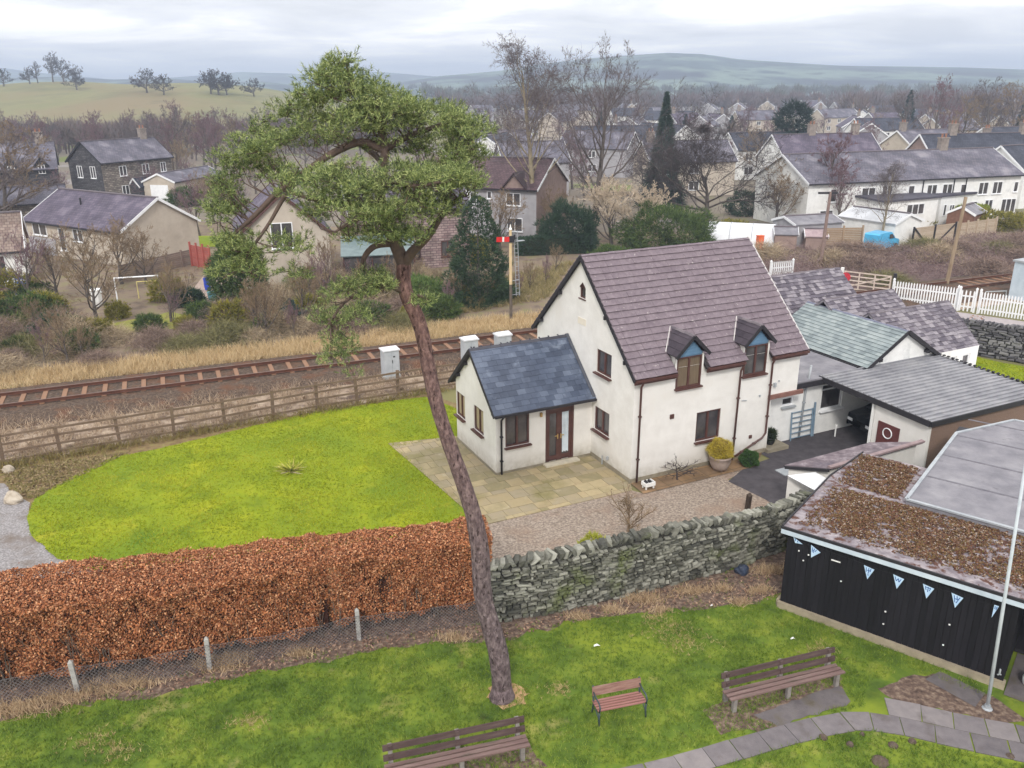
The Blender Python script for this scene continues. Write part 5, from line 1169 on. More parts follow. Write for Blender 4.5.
m_tw_pale = mat('pale_twigs', [(164, 146, 124), (206, 190, 168), (182, 166, 150)], island=.7, scale=.3, rough=.9)
m_tw_dark = mat('dark_twigs', [(56, 50, 50), (84, 76, 76)], island=.7, scale=.3, rough=.95)

# ------------------------------------------------------------------ the leaning pine
PB = G(502, 697); pine = empty('pine_tree', PB, 0, 'tall leaning pine with a bare curving trunk and spreading green crown in the park', 'tree')
def pw(px, py, Y): return AT(px, py, Y) - PB
m_pbark = mat('pine_bark', [(62, 51, 53), (104, 90, 92), (146, 130, 130)], scale=8, detail=10, rough=.95, bump=1.0, bscale=11, bdist=.06, stretch=(1.5, 1.5, .7), patch=[((52, 40, 40), 9, .56, .64), ((156, 140, 136), 10, .62, .74)])
nt_b = m_pbark.node_tree; pb_ = nt_b.nodes['Principled BSDF']; src_ = pb_.inputs['Base Color'].links[0].from_socket   # the bark turns from grey to russet up the stem
tb_ = nt_b.nodes.new('ShaderNodeTexCoord'); sx_ = nt_b.nodes.new('ShaderNodeSeparateXYZ'); mr_ = nt_b.nodes.new('ShaderNodeMapRange'); mx_ = nt_b.nodes.new('ShaderNodeMix'); mx_.data_type = 'RGBA'; mx_.blend_type = 'MULTIPLY'
nt_b.links.new(tb_.outputs['Object'], sx_.inputs[0]); nt_b.links.new(sx_.outputs['Z'], mr_.inputs[0]); mr_.inputs[1].default_value = 3.5; mr_.inputs[2].default_value = 9.5
nt_b.links.new(mr_.outputs[0], mx_.inputs[0]); nt_b.links.new(src_, mx_.inputs[6]); mx_.inputs[7].default_value = (1.15, .88, .76, 1); nt_b.links.new(mx_.outputs[2], pb_.inputs['Base Color'])
m_pbark_up = mat('pine_upper_bark', [(62, 52, 48), (100, 84, 76), (84, 72, 67)], scale=5, detail=9, rough=.9, bump=.6, bscale=14)
YB = PB.y
TP = [(502.5, 703, 0, .285), (502, 695, 0, .25), (501.5, 681, 0, .245), (500, 665, 0, .243), (497.5, 649, 0, .25), (492, 630, .01, .238), (485.5, 607, .03, .222), (482, 585, .04, .218), (480.5, 555, .05, .215), (477, 532, .07, .208), (472, 510, .08, .197), (460.5, 475, .1, .185), (448, 440, .1, .172), (437, 405, .12, .166), (429, 370, .15, .164), (422.5, 335, .15, .164), (416, 315, .15, .164), (408, 298, .17, .165), (403.5, 281, .18, .165), (404, 262, .2, .155)]
def tubepx(mb, pts, n=10): mb.tube([pw(a, b, YB + c) for a, b, c, r in pts], [r for *_, r in pts], n, False)
# smooth the trunk with a spline
def spline(pts, k=4):
    out = []; P = [np.array(p, float) for p in pts]; P = [2 * P[0] - P[1]] + P + [2 * P[-1] - P[-2]]
    for i in range(1, len(P) - 2):
        for j in range(k):
            t = j / k; a, b, c, d = P[i - 1:i + 3]
            out.append(.5 * (2 * b + (c - a) * t + (2 * a - 5 * b + 4 * c - d) * t * t + (3 * b - 3 * c + d - a) * t ** 3))
    return [tuple(x) for x in out] + [tuple(P[-2])]
t = MB(); TPs = spline(TP, 5); rr = random.Random(2)
TPs = [(a, b, c, r * (.97 if b > 520 else .92) * rr.uniform(.97, 1.03)) for a, b, c, r in TPs]
tubepx(t, TPs, 18); t.lathe((0, 0, -.05), [(.36, 0), (.31, .1), (.27, .22), (.24, .4)], 16)
t.build('trunk', m_pbark, pine, True)
limbs = [
 [(403, 262, .2, .15), (395, 243, .15, .13), (386, 222, .1, .12), (380, 195, .1, .105), (384, 165, .1, .09), (384, 140, .1, .08), (372, 112, .1, .06), (356, 88, .1, .04), (346, 64, .1, .02)],
 [(402, 268, .2, .12), (412, 252, .1, .10), (428, 236, 0, .08), (442, 215, -.1, .06), (458, 198, -.2, .04)],
 [(384, 150, .1, .08), (362, 142, .1, .075), (335, 152, .0, .07), (305, 172, -.1, .06), (278, 192, -.2, .055), (255, 215, -.3, .045), (232, 236, -.4, .03)],
 [(305, 172, -.1, .05), (285, 196, -.3, .045), (270, 222, -.4, .035), (252, 248, -.5, .03), (240, 268, -.5, .02)],
 [(380, 190, .1, .09), (400, 176, .3, .07), (430, 168, .5, .055), (462, 150, .6, .04), (478, 132, .6, .02)],
 [(384, 150, .1, .07), (405, 138, .4, .06), (432, 128, .6, .045), (460, 118, .7, .03)],
 [(382, 205, .1, .08), (352, 204, -.4, .06), (318, 200, -.8, .045), (288, 192, -1.0, .025)],
 [(395, 243, .15, .075), (375, 246, 0, .065), (364, 258, -.1, .055), (363, 272, -.1, .045)],
 [(404, 292, .17, .07), (388, 286, -.1, .055), (366, 290, -.3, .045), (345, 302, -.4, .03), (330, 322, -.5, .02)],
 [(384, 225, .1, .07), (372, 214, -.6, .06), (352, 222, -1.0, .04), (335, 232, -1.2, .02)],
 [(384, 168, .1, .07), (376, 156, .9, .06), (352, 140, 1.4, .04), (318, 124, 1.7, .02)],
 [(380, 190, .1, .07), (394, 182, -.7, .055), (416, 186, -1.2, .04), (440, 182, -1.5, .02)],
 [(410, 300, .15, .05), (420, 296, -.2, .04), (428, 300, -.4, .02)]]
lp = []
for L_i in limbs:
    b = MB(); S = spline(L_i, 4); tubepx(b, S, 8); b.build('limb', m_pbark_up, pine, True); lp += [pw(a, b_, YB + c) for a, b_, c, r in S]
LP = np.array([tuple(p) for p in lp])
# pads of foliage: px, py, rx, ry (pixels), dy (metres), ry depth (metres), number of clumps
pads = [(344, 68, 12, 12, .1, .25, 7), (338, 90, 38, 17, .1, .9, 22), (312, 100, 24, 12, .3, .7, 10), (372, 104, 28, 18, .1, .8, 17), (288, 112, 12, 9, .4, .4, 5),
 (300, 132, 42, 17, .5, 1.1, 26), (345, 126, 36, 16, .1, 1.2, 22), (404, 118, 38, 20, .4, 1.2, 26), (440, 128, 36, 26, .6, 1.1, 30), (470, 142, 19, 30, .6, .8, 20), (456, 166, 28, 16, .5, .8, 14), (400, 144, 30, 13, .6, .8, 12),
 (258, 146, 24, 16, -.1, .7, 13), (240, 168, 18, 15, -.2, .6, 9), (222, 188, 15, 14, -.3, .6, 8), (268, 172, 18, 10, -.1, .6, 7), (224, 214, 16, 15, -.4, .6, 8),
 (312, 184, 34, 16, -.9, .8, 17), (352, 180, 30, 15, -.9, .8, 15), (404, 182, 36, 15, -.6, 1.0, 22), (442, 186, 34, 16, -.8, .9, 22), (468, 184, 12, 14, -.6, .5, 6),
 (356, 206, 30, 14, -1.1, .7, 14), (385, 212, 32, 16, -.9, .7, 15), (424, 212, 30, 14, -.7, .7, 14), (402, 236, 26, 11, -.5, .6, 11), (448, 206, 16, 10, -.4, .5, 6), (360, 236, 20, 9, -.8, .4, 5), (310, 210, 18, 12, -.8, .5, 6),
 (238, 246, 22, 15, -.5, .6, 10), (254, 268, 20, 14, -.5, .5, 7), (292, 250, 22, 16, -.6, .6, 7), (224, 270, 10, 10, -.5, .3, 3), (302, 272, 14, 9, -.5, .4, 3),
 (352, 292, 28, 10, -.4, .5, 9), (374, 282, 20, 8, -.3, .4, 6), (332, 318, 16, 10, -.5, .4, 5), (338, 344, 17, 12, -.6, .35, 6), (330, 360, 9, 8, -.6, .3, 2), (360, 316, 20, 7, -.4, .4, 4), (422, 300, 8, 8, -.3, .25, 3), (352, 372, 7, 7, -.6, .2, 1)]
rs = np.random.default_rng(21); tufts, tdir, subtw = [], [], MB()
for (px, py, rx, ry, dy, rd_, nc) in pads:
    Y = YB + dy; c = np.array(pw(px, py, Y)); Rx = rx / 50.0; Rz = ry / 50.0
    for k in range(max(1, int(nc * (1.3 if py < 275 else 1.5)))):
        while True:
            u = rs.uniform(-1, 1, 3)
            if u @ u < 1: break
        cc = c + u * np.array([Rx, rd_, Rz]); r = rs.uniform(.12, .23)
        nt_ = int(30 * (r / .2) ** 2)
        d = unit(rs.normal(size=(nt_, 3))); d[:, 2] = np.abs(d[:, 2]) * .9 - .22; d = unit(d)
        P = cc + d * (r * rs.uniform(.45, 1, nt_))[:, None] * np.array([1.15, 1.15, .72])
        tufts.append(P); tdir.append(unit(d + np.array([0, 0, .6]) + rs.normal(size=(nt_, 3)) * .3)); P += tdir[-1] * (rs.random((nt_, 1)) ** 4 * .16)
        i = np.argmin(((LP - cc) ** 2).sum(1) + (LP[:, 2] > cc[2]) * .3)
        a, b = Vector(LP[i]), Vector(cc); m_ = a.lerp(b, .55) + Vector((rs.normal() * .1, rs.normal() * .1, -.08))
        if (b - a).length < .6 or rs.random() < .3: subtw.tube([a, m_, b], [.014, .01, .006], 4, False)
        for q in range(3): e = Vector(P[rs.integers(nt_)]); subtw.tube([b, e], [.007, .004], 3, False)
subtw.build('twigs', m_pbark_up, pine, True)
P = np.concatenate(tufts); D = np.concatenate(tdir); per = 13
Pn = np.repeat(P, per, 0); Dn = np.repeat(D, per, 0); off = rs.uniform(0, .09, (len(Pn), 1)); Pn = Pn + Dn * off
Dn = unit(Dn * .75 + rs.normal(size=Dn.shape) * .62)
m_needle = mat('pine_needle', [(27, 39, 26), (80, 100, 56), (142, 156, 92), (206, 210, 142)], island=.75, scale=1.1, rough=.6, spec=.4)  # dark and pale ends put crown shadows and highlights into the needle colour
link('crown', np_mesh('crown', blades(Pn, Dn, rs.uniform(.05, .115, len(Pn)), .0115), 3, m_needle), pine)
nd = MB(); c0 = sheet('needle_litter', [(PB.x + math.cos(a) * .5 + .12, PB.y + .05 + math.sin(a) * .42) for a in np.linspace(0, 6.1, 24)], .022, mat('needle_bed', [(150, 118, 84), (190, 158, 118)], scale=8, detail=8, bump=.5, patch=((96, 104, 48), 3, .5, .62)), jit=.11, step=.14, kind='stuff')

# ------------------------------------------------------------------ bare trees in the middle distance
birch = bare_tree('birch', m_birchbark, m_tw_grey, seed=11, H=19.5, r0=.34, limbs=28, start=.3, ang=(22, 50), levels=(6, 5, 4), lens=(.30, .5, .6, .75), upt=.5, droop=.22, wob=.03, twigw=.03, twigs=5, lr=.32, spread=1.0, ltap=.75)
put_tree(birch, 'birch_tree', G(533, 240), 'tallest bare birch with drooping twigs in front of the grey house', rz=1)
ash = bare_tree('ash', m_bark, m_tw_grey, seed=5, H=16, r0=.36, limbs=17, start=.3, ang=(18, 58), levels=(6, 6, 5), lens=(.46, .5, .52, .6), upt=.45, droop=.0, wob=.035, twigw=.03, twigs=4, lr=.42)
put_tree(ash, 'bare_tree', G(592, 241), 'wide bare tree with upswept branches right of the birch', rz=2.2)
oak = bare_tree('oak', m_bark, m_tw_dark, seed=9, H=9.8, r0=.36, limbs=18, start=.3, ang=(25, 80), levels=(8, 7, 7), lens=(.95, .45, .5, .6), upt=.12, droop=.03, wob=.07, twigw=.03, twigs=4, lr=.4, fork=1, curve=1.5)
ok = put_tree(oak, 'oak_tree', G(706, 228), 'round bare oak holding a rook nest in its top', rz=.4)
small = bare_tree('small', m_bark, m_tw_brown, seed=14, H=5.2, r0=.12, limbs=12, start=.2, ang=(20, 60), levels=(7, 6, 5), lens=(.5, .45, .45, .4), upt=.5, wob=.06, twigw=.024, twigs=4, fork=1, curve=1.3)
smallb = bare_tree('small', m_bark, m_tw_purple, seed=19, H=5.0, r0=.08, limbs=12, start=.15, ang=(12, 45), levels=(6, 5, 4), lens=(.5, .45, .45, .4), upt=.7, wob=.05, twigw=.022, twigs=4, fork=1, curve=1.2)
smallp = bare_tree('small', m_bark, m_tw_pale, seed=17, H=5.5, r0=.1, limbs=14, start=.15, ang=(15, 50), levels=(7, 6, 5), lens=(.5, .45, .45, .4), upt=.7, wob=.05, twigw=.034, twigs=4, fork=1, curve=1.2)
wood_p = bare_tree('wood', m_bark, m_tw_purple, seed=23, H=12, r0=.24, limbs=17, start=.2, ang=(15, 50), levels=(6, 6, 5), lens=(.38, .42, .42, .4), upt=.6, wob=.04, twigw=.07, twigs=4)
wood_g = bare_tree('wood', m_bark, m_tw_grey, seed=29, H=12, r0=.26, limbs=15, start=.25, ang=(20, 65), levels=(6, 6, 5), lens=(.42, .42, .42, .4), upt=.4, wob=.06, twigw=.07, twigs=4, curve=1.3)
wood_b = bare_tree('wood', m_bark, m_tw_brown, seed=31, H=11, r0=.25, limbs=16, start=.22, ang=(20, 70), levels=(6, 6, 5), lens=(.42, .42, .42, .4), upt=.35, wob=.06, twigw=.07, twigs=4, curve=1.4)
ns = MB(); ns.lathe((0, 0, 0), [(.05, -.2), (.35, -.05), (.45, .2), (.4, .36), (.2, .3), (.02, .26)], 11)
nb = ns.build('nest_bowl', m_tw_dark); o = empty('rook_nest', AT(704, 130, 87.6), 0, 'dark rook nest of sticks high in the round bare oak', 'nest'); nb.parent = o
V = needle_bush(o, 150, .5, .32, .1, .3, .03, m_tw_dark, 'stick', .8, 5)
put_tree(small, 'bare_tree', G(97, 322), 'small bare garden tree with forked trunk left of the goal frame', rz=1.2, s=1.05)
put_tree(small, 'bare_tree', G(172, 322), 'small bare fruit tree standing right of the goal frame', rz=3, s=.85)
put_tree(smallp, 'bare_shrub', G(612, 248), 'pale cream bare shrub in front of the two tall bare trees', 'shrub', s=(1.75, 1.75, 1.3))
put_tree(smallp, 'bare_shrub', G(640, 246), 'pale bare shrub growing out of the green bush behind the house ridge', 'shrub', rz=2, s=(1.7, 1.7, 1.15))
put_tree(small, 'bare_shrub', G(557, 240), 'dark young bare tree against the brown gable wall', 'tree', rz=.5, s=1.1)
put_tree(birch, 'bare_tree', G(880, 246), 'slender bare birch standing beside the blue van', rz=2.5, s=(.4, .4, .42))
put_tree(wood_p, 'bare_tree', G(817, 226), 'reddish bare tree in front of the left end of the white terrace', rz=.6, s=(.95, .95, .8))
put_tree(wood_b, 'bare_tree', G(790, 226), 'brown spreading bare tree before the gable of the white terrace', rz=1.6, s=(.8, .8, .66))
put_tree(wood_p, 'bare_tree', G(838, 232), 'small purple bare tree by the tan fence before the white terrace', rz=2.6, s=.55)
put_tree(small, 'bare_tree', G(775, 230), 'bare brown tree by the gable of the white terrace', rz=2.1, s=1.25)
put_tree(wood_g, 'bare_tree', G(-6, 244), 'large bare tree cut by the left edge of the photo', rz=1.2, s=(1.2, 1.2, 1.08))
put_tree(wood_b, 'bare_tree', G(8, 236), 'russet bare tree with arching boughs near the left edge of the photo', rz=.2, s=1.05)
put_tree(small, 'bare_tree', G(88, 296), 'thin bare tree before the middle of the bungalow', rz=1.7, s=1.15)
put_tree(smallb, 'bare_tree', G(30, 306), 'purple bare shrub before the left house', 'shrub', rz=1.1, s=1.2)
put_tree(small, 'bare_tree', G(146, 284), 'twiggy bare tree against the bungalow gable', rz=.7, s=.9)
put_tree(small, 'bare_tree', G(58, 300), 'thin bare tree in front of the left end of the bungalow', rz=.2, s=.95)
put_tree(small, 'bare_tree', G(122, 284), 'thin bare tree in front of the bungalow corner', rz=2.9, s=1.1)
bsh = bare_tree('shrub', m_tw_brown, m_tw_brown, seed=41, H=1.7, r0=.025, limbs=12, start=.05, ang=(15, 48), levels=(6, 5), lens=(.5, .45, .4), upt=.6, wob=.05, twigw=.012, twigs=3, fork=1)
put_tree(bsh, 'bare_shrub', G(628, 532), 'leafless shrub with red brown stems on the gravel behind the wall', 'shrub', s=(1.5, 1.5, 1.15))
bs2 = bare_tree('shrub', m_tw_dark, m_tw_dark, seed=44, H=1.3, r0=.03, limbs=11, start=.25, ang=(55, 85), levels=(5, 4), lens=(.55, .45, .4), upt=.1, droop=.12, wob=.08, twigw=.01, twigs=4, fork=1)
put_tree(bs2, 'bare_shrub', hp(1.75, -.55, .05), 'low weeping bare shrub on the paving against the front wall', 'shrub')
ys = empty('yellow_shrub', G(594, 556), 0, 'low yellow green plant just behind the left part of the stone wall', 'plant'); needle_bush(ys, 260, .45, .3, .35, .16, .03, mat('lime_leaf', [(132, 138, 44), (176, 176, 66)], island=.8), seed=9)
fern = empty('garden_plant', G(290, 471), 0, 'spiky yellow green plant with dead fronds in the middle of the lawn', 'plant')
n = 150; a = rng.uniform(0, 6.28, n); D = np.stack([np.cos(a), np.sin(a), rng.uniform(.1, .9, n)], 1); P = np.c_[rng.normal(size=(n, 2)) * .08, np.full(n, .02)]
link('fronds', np_mesh('fronds', blades(P, unit(D), rng.uniform(.3, .75, n), .07), 3, mat('frond', [(112, 128, 36), (168, 172, 60), (196, 180, 110)], island=.9)), fern)
n = 24; a = rng.uniform(0, 6.28, n); D = np.stack([np.cos(a), np.sin(a), rng.uniform(.05, .3, n)], 1); P = np.c_[rng.normal(size=(n, 2)) * .08, np.full(n, .03)]
link('dead_fronds', np_mesh('dead_fronds', blades(P, unit(D), rng.uniform(.4, .85, n), .06), 3, mat('dead_frond', [(168, 150, 118), (198, 184, 152)], island=.9)), fern)

# ------------------------------------------------------------------ evergreens
m_dkcon = mat('dark_conifer', [(26, 44, 34), (46, 68, 48), (66, 88, 58)], island=.8, scale=.8, rough=.8)
m_evg = mat('evergreen', [(40, 58, 34), (72, 92, 46), (108, 124, 62)], island=.8, scale=.7, rough=.8)
m_olive = mat('olive_leaf', [(78, 80, 36), (124, 120, 48), (164, 152, 56)], island=.8, scale=.8, rough=.8)
def cone_tree(root, n, H, Rr, L, W, m, seed, layered=0, tip=1.0):
    rs = np.random.default_rng(seed); z = rs.uniform(0, 1, n) ** 1.35; a = rs.uniform(0, 6.28, n)
    lay = 1.0 if not layered else .62 + .38 * (1 - (z * layered) % 1)
    r = Rr * np.clip((1 - z), 0, 1) ** tip * lay * (1 + .22 * np.sin(a * 3 + z * 21) + .12 * np.sin(a * 7 - z * 33)) * rs.uniform(.55, 1, n) ** .5
    P = np.stack([r * np.cos(a), r * np.sin(a), .03 * H + z * H * .97], 1); P = np.repeat(P, 6, 0); A = np.repeat(a, 6)
    Ls_ = np.repeat(.3 + .7 * (1 - z), 6); D = unit(np.stack([np.cos(A), np.sin(A), np.full_like(A, -.15 if layered else .6)], 1) + rs.normal(size=(len(A), 3)) * .55)
    o = link('foliage', np_mesh('foliage', blades(P, D, L * Ls_ * rs.uniform(.6, 1.4, len(P)), W), 3, m), root)
    t = MB(); t.tube([(0, 0, -.1), (0, 0, H * .9)], [.02 * H, .01], 7); t.build('trunk', m_bark, root); return o
c1 = empty('conifer', G(479, 302), 0, 'bushy dark green conifer left of the semaphore signal', 'tree'); cone_tree(c1, 4800, 7.2, 2.15, .38, .05, mat('dark_green_conifer', [(34, 52, 38), (58, 80, 54), (84, 104, 70)], island=.8, scale=.8), 3, 0, .45)
c2 = empty('spruce_tree', G(661, 208), 0, 'tall narrow dark spruce between the bare trees and the oak', 'tree'); cone_tree(c2, 2600, 13.4, 2.5, 1.0, .09, mat('spruce_needle', [(34, 50, 48), (54, 72, 62), (72, 92, 74)], island=.8, scale=.6), 4, 11, 1.0)
c3 = empty('cedar_tree', G(788, 176), 0, 'dark spiky pine rising behind the white gabled house', 'tree')
needle_bush(c3, 300, 2.9, 2.5, 9.0, 1.0, .16, mat('far_pine', [(28, 44, 40), (46, 64, 56)], island=.8), 'foliage', .3, 6, 7); t = MB(); t.tube([(0, 0, 0), (0, 0, 9)], [.3, .1], 7); t.build('trunk', m_bark, c3)
e1 = empty('evergreen_shrub', G(668, 250), 0, 'broad green evergreen shrub just behind the house ridge', 'shrub'); needle_bush(e1, 3600, 4.3, 2.4, 1.6, .42, .06, m_evg, 'foliage', .55, 7); t = MB(); t.tube([(0, 0, 0), (.1, 0, 1.8)], [.12, .05], 6); t.build('stem', m_bark, e1)
e2 = empty('evergreen_shrub', G(570, 250), 0, 'dark holly bush under the wide bare tree', 'shrub'); needle_bush(e2, 2200, 2.6, 2.3, 1.9, .4, .07, m_dkcon, 'foliage', .5, 8); t = MB(); t.tube([(0, 0, 0), (.1, 0, 1.8)], [.12, .05], 6); t.build('stem', m_bark, e2)
e3 = empty('evergreen_shrub', G(243, 312), 0, 'tall olive green evergreen with a yellow top below the pine crown', 'shrub'); needle_bush(e3, 2600, 1.75, 2.5, 2.5, .34, .06, m_evg, 'foliage', .55, 9); needle_bush(e3, 420, .8, .7, 4.3, .3, .06, m_olive, 'yellow_top', .5, 19); t = MB(); t.tube([(0, 0, 0), (.1, 0, 2.5)], [.12, .05], 6); t.build('stem', m_bark, e3)
e4 = empty('conifer', G(292, 325), 0, 'small blue green dwarf conifer near the railway bank', 'shrub'); cone_tree(e4, 900, 1.7, .75, .22, .04, mat('blue_conifer', [(50, 72, 70), (84, 104, 96)], island=.8), 6, 0, .6)
e5 = empty('evergreen_shrub', G(425, 304), 0, 'light green rounded shrub right behind the pine trunk', 'shrub'); needle_bush(e5, 1100, 1.35, 1.05, .85, .3, .05, mat('light_green', [(60, 86, 44), (98, 122, 62), (130, 146, 84)], island=.8), 'foliage', .5, 10); t = MB(); t.tube([(0, 0, 0), (.05, 0, .8)], [.08, .03], 6); t.build('stem', m_bark, e5)
def clipped(nm, a, b, w, h, m, label, n=3500, L=.14, W=.05, cat='hedge', seed=0):
    a, b = Vector(a), Vector(b); c = (a + b) / 2; d = b - a; o = empty(nm, (c.x, c.y, 0), math.atan2(d.y, d.x), label, cat); Lh = d.length; rs = np.random.default_rng(seed)
    u = rs.uniform(-1, 1, (n, 3)); k = rs.integers(0, 3, n); sg = np.sign(u[np.arange(n), k]); u[np.arange(n), k] = sg * (1 + rs.normal(size=n) * .05)
    P = u * np.array([Lh / 2, w / 2, h / 2]); P[:, 2] += h / 2 + .05 * np.sin(P[:, 0] * 3); nrm = np.zeros((n, 3)); nrm[np.arange(n), k] = sg
    P = np.repeat(P, 4, 0); D = unit(np.repeat(nrm, 4, 0) + rs.normal(size=(n * 4, 3)) * .7)
    link('foliage', np_mesh('foliage', blades(P, D, L * rs.uniform(.5, 1.4, n * 4), W), 3, m), o); p = MB(); p.box((0, 0, h * .47), (Lh * .97, w * .93, h * .93)); p.build('inner_twigs', mat('hedge_core', [(30, 36, 24), (46, 52, 32)]), o); return o
clipped('hedge', G(520, 255), G(590, 252), 1.3, 1.5, m_dkcon, 'dark clipped hedge between the semaphore signal and the grey house', 3500, .2, .06)
clipped('hedge', G(951, 223), G(979, 221), 2.0, 1.7, mat('lime_hedge', [(96, 112, 40), (140, 150, 54), (168, 172, 70)], island=.8), 'bright lime clipped hedge in front of the white terrace', 2600, .25, .08)
for i, (x, y, r, h, mm, lb) in enumerate([(922, 214, 1.6, 2.2, m_dkcon, 'dark round bush below the flat roofed annexes of the terrace'), (997, 228, 3.4, 1.6, m_olive, 'wide olive yellow bush right of the brown shed'), (908, 224, 2.6, 1.1, m_olive, 'low yellow bush in the terrace garden left of the lime hedge'), (745, 215, 2.2, 2.6, m_dkcon, 'dark ivy clad bush under the round oak'), (30, 322, 2.2, 1.6, m_evg, 'green bush by the left edge near the railway bank'), (62, 340, 1.6, 1.3, m_dkcon, 'dark green bush in the rough ground above the railway bank'), (132, 250, 1.8, 2.2, m_evg, 'ivy green bush against the corner of the bungalow'), (5, 300, 2.4, 1.8, m_olive, 'mossy olive bush at the far left edge of the gardens'), (190, 305, 1.0, 1.0, m_dkcon, 'small dark round bush left of the paved garden'), (372, 322, 1.3, 1.1, m_evg, 'low green bush on the railway bank right of the hanging pine bough'), (612, 262, 1.8, 1.2, m_evg, 'green low bush peeping above the left part of the house ridge'), (735, 238, 2.0, 1.6, m_olive, 'olive bush left of the white arched roof')]):
    o = empty('bush', G(x, y), 0, lb, 'bush'); needle_bush(o, int(500 * r), r, h * .62, h * .45, .3, .07, mm, 'foliage', .5, 30 + i); t = MB(); t.tube([(0, 0, 0), (.05, 0, h * .6)], [.08, .03], 6); t.build('stem', m_bark, o)

# ------------------------------------------------------------------ brambles and scrub beyond the railway
def bramble(seed, n, rx, h, m, L=.8, W=.022):
    rs = np.random.default_rng(seed); P = np.c_[rs.normal(size=(n, 2)) * rx * .5, np.zeros(n)]; rad = np.hypot(P[:, 0], P[:, 1]) / rx; hh = h * np.clip(1 - rad ** 2 * .8, .15, 1)
    P[:, 2] = rs.uniform(0, 1, n) * hh; D = rs.normal(size=(n, 3)); D[:, 2] = np.abs(D[:, 2]) * .8 + .15; return np_mesh('stems', blades(P, unit(D), L * rs.uniform(.4, 1.3, n), W), 3, m)
m_br1 = mat('bramble_stem', [(84, 68, 62), (132, 112, 102), (168, 148, 132)], island=.8, scale=.5, rough=.95)
m_br2 = mat('bramble_stem_olive', [(76, 74, 48), (116, 114, 72), (156, 146, 108)], island=.8, scale=.5, rough=.95)
m_br3 = mat('bramble_stem_pale', [(110, 96, 80), (166, 148, 122), (196, 178, 150)], island=.8, scale=.5, rough=.95)
brm = [bramble(1, 2600, 1.6, 1.5, m_br1), bramble(2, 2400, 1.5, 1.1, m_br2), bramble(3, 2200, 1.3, 1.6, m_br3)]
rr = random.Random(12); k = 0
for i in range(74):
    s = -8 + i * .86 + rr.uniform(-.4, .4); o_ = GA + 5.0 + (i * 7 % 5) * 1.9 + rr.uniform(-.6, .6)
    p = rp(s, o_)
    if p.x > -4 or (o_ > GA + 9 and ((G(200, 292) - p).length < 7 or (G(140, 312) - p).length < 7)): continue
    o = link('bramble', brm[(i * 5) % 3]); o.location = p; o.rotation_euler = (0, 0, rr.uniform(0, 6)); q = rr.uniform(.75, 1.25); o.scale = (q, q, q * rr.uniform(.5, .95)); tag(o, 'tangled leafless bramble in the rough strip between the railway bank and the gardens', 'bramble', 'brambles above the railway bank')
for i in range(46):
    s = rr.uniform(-6, 44); o_ = rr.uniform(GA + 6, GA + 21); p = rp(s, o_)
    if p.x > -5 or (G(200, 292) - p).length < 6 or (G(140, 312) - p).length < 5: continue
    o = link('bramble', brm[i % 3]); o.location = p; o.rotation_euler = (0, 0, rr.uniform(0, 6)); q = rr.uniform(.7, 1.3); o.scale = (q, q, q * rr.uniform(.6, 1.1)); tag(o, 'tangled leafless bramble in the rough strip between the railway bank and the gardens', 'bramble', 'brambles above the railway bank')
for i in range(44):
    s = -6 + i * 1.12 + rr.uniform(-.5, .5); o_ = rr.choice([GA + 5.5, GA + 8, GA + 12, GA + 16]) + rr.uniform(-1, 1); p = rp(s, o_)
    if p.x > -4 or (G(200, 292) - p).length < 6 or (G(140, 312) - p).length < 4.5: continue
    q = rr.uniform(.45, .95)
    put_tree((small, smallb, small)[i % 3], 'sapling', p, 'spindly leafless sapling in the scrub beyond the railway', 'tree', 'saplings in the scrub beyond the railway', rr.uniform(0, 6), (q * .8, q * .8, q))
gb = [empty('bush', (0, 0, 0), 0, 'low green evergreen bush scattered through the scrub beyond the railway', 'bush', 'green bushes in the scrub beyond the railway') for _ in range(2)]
needle_bush(gb[0], 700, 1.1, .7, .55, .26, .05, m_evg, 'foliage', .4, 61); needle_bush(gb[1], 700, 1.0, .8, .6, .26, .05, m_olive, 'foliage', .4, 62)
for k_, (x, y) in enumerate([(20, 352), (48, 318), (78, 352), (100, 340), (150, 330), (186, 332), (205, 322), (230, 326), (262, 332), (310, 316), (340, 326), (385, 300), (440, 318), (460, 300), (500, 300), (118, 318), (12, 322), (168, 300), (36, 300), (410, 318)]):
    place(gb[k_ % 2], k_ > 1, G(x, y), rr.uniform(0, 6), sc_=rr.uniform(.6, 1.2))
vr = [G(440, 318).xy, G(475, 312).xy, G(545, 300).xy, G(575, 262).xy, G(470, 285).xy]
P2 = scatter([tuple(v) for v in vr], 22); st = link('rough_grass', np_mesh('rough_grass', blade_field(P2, .02, 7, .4, .035, .8), 3, mat('rough_grass_blade', [(96, 92, 58), (142, 130, 88), (178, 160, 120)], island=.7, scale=.6, rough=.9))); tag(st, kind='stuff')
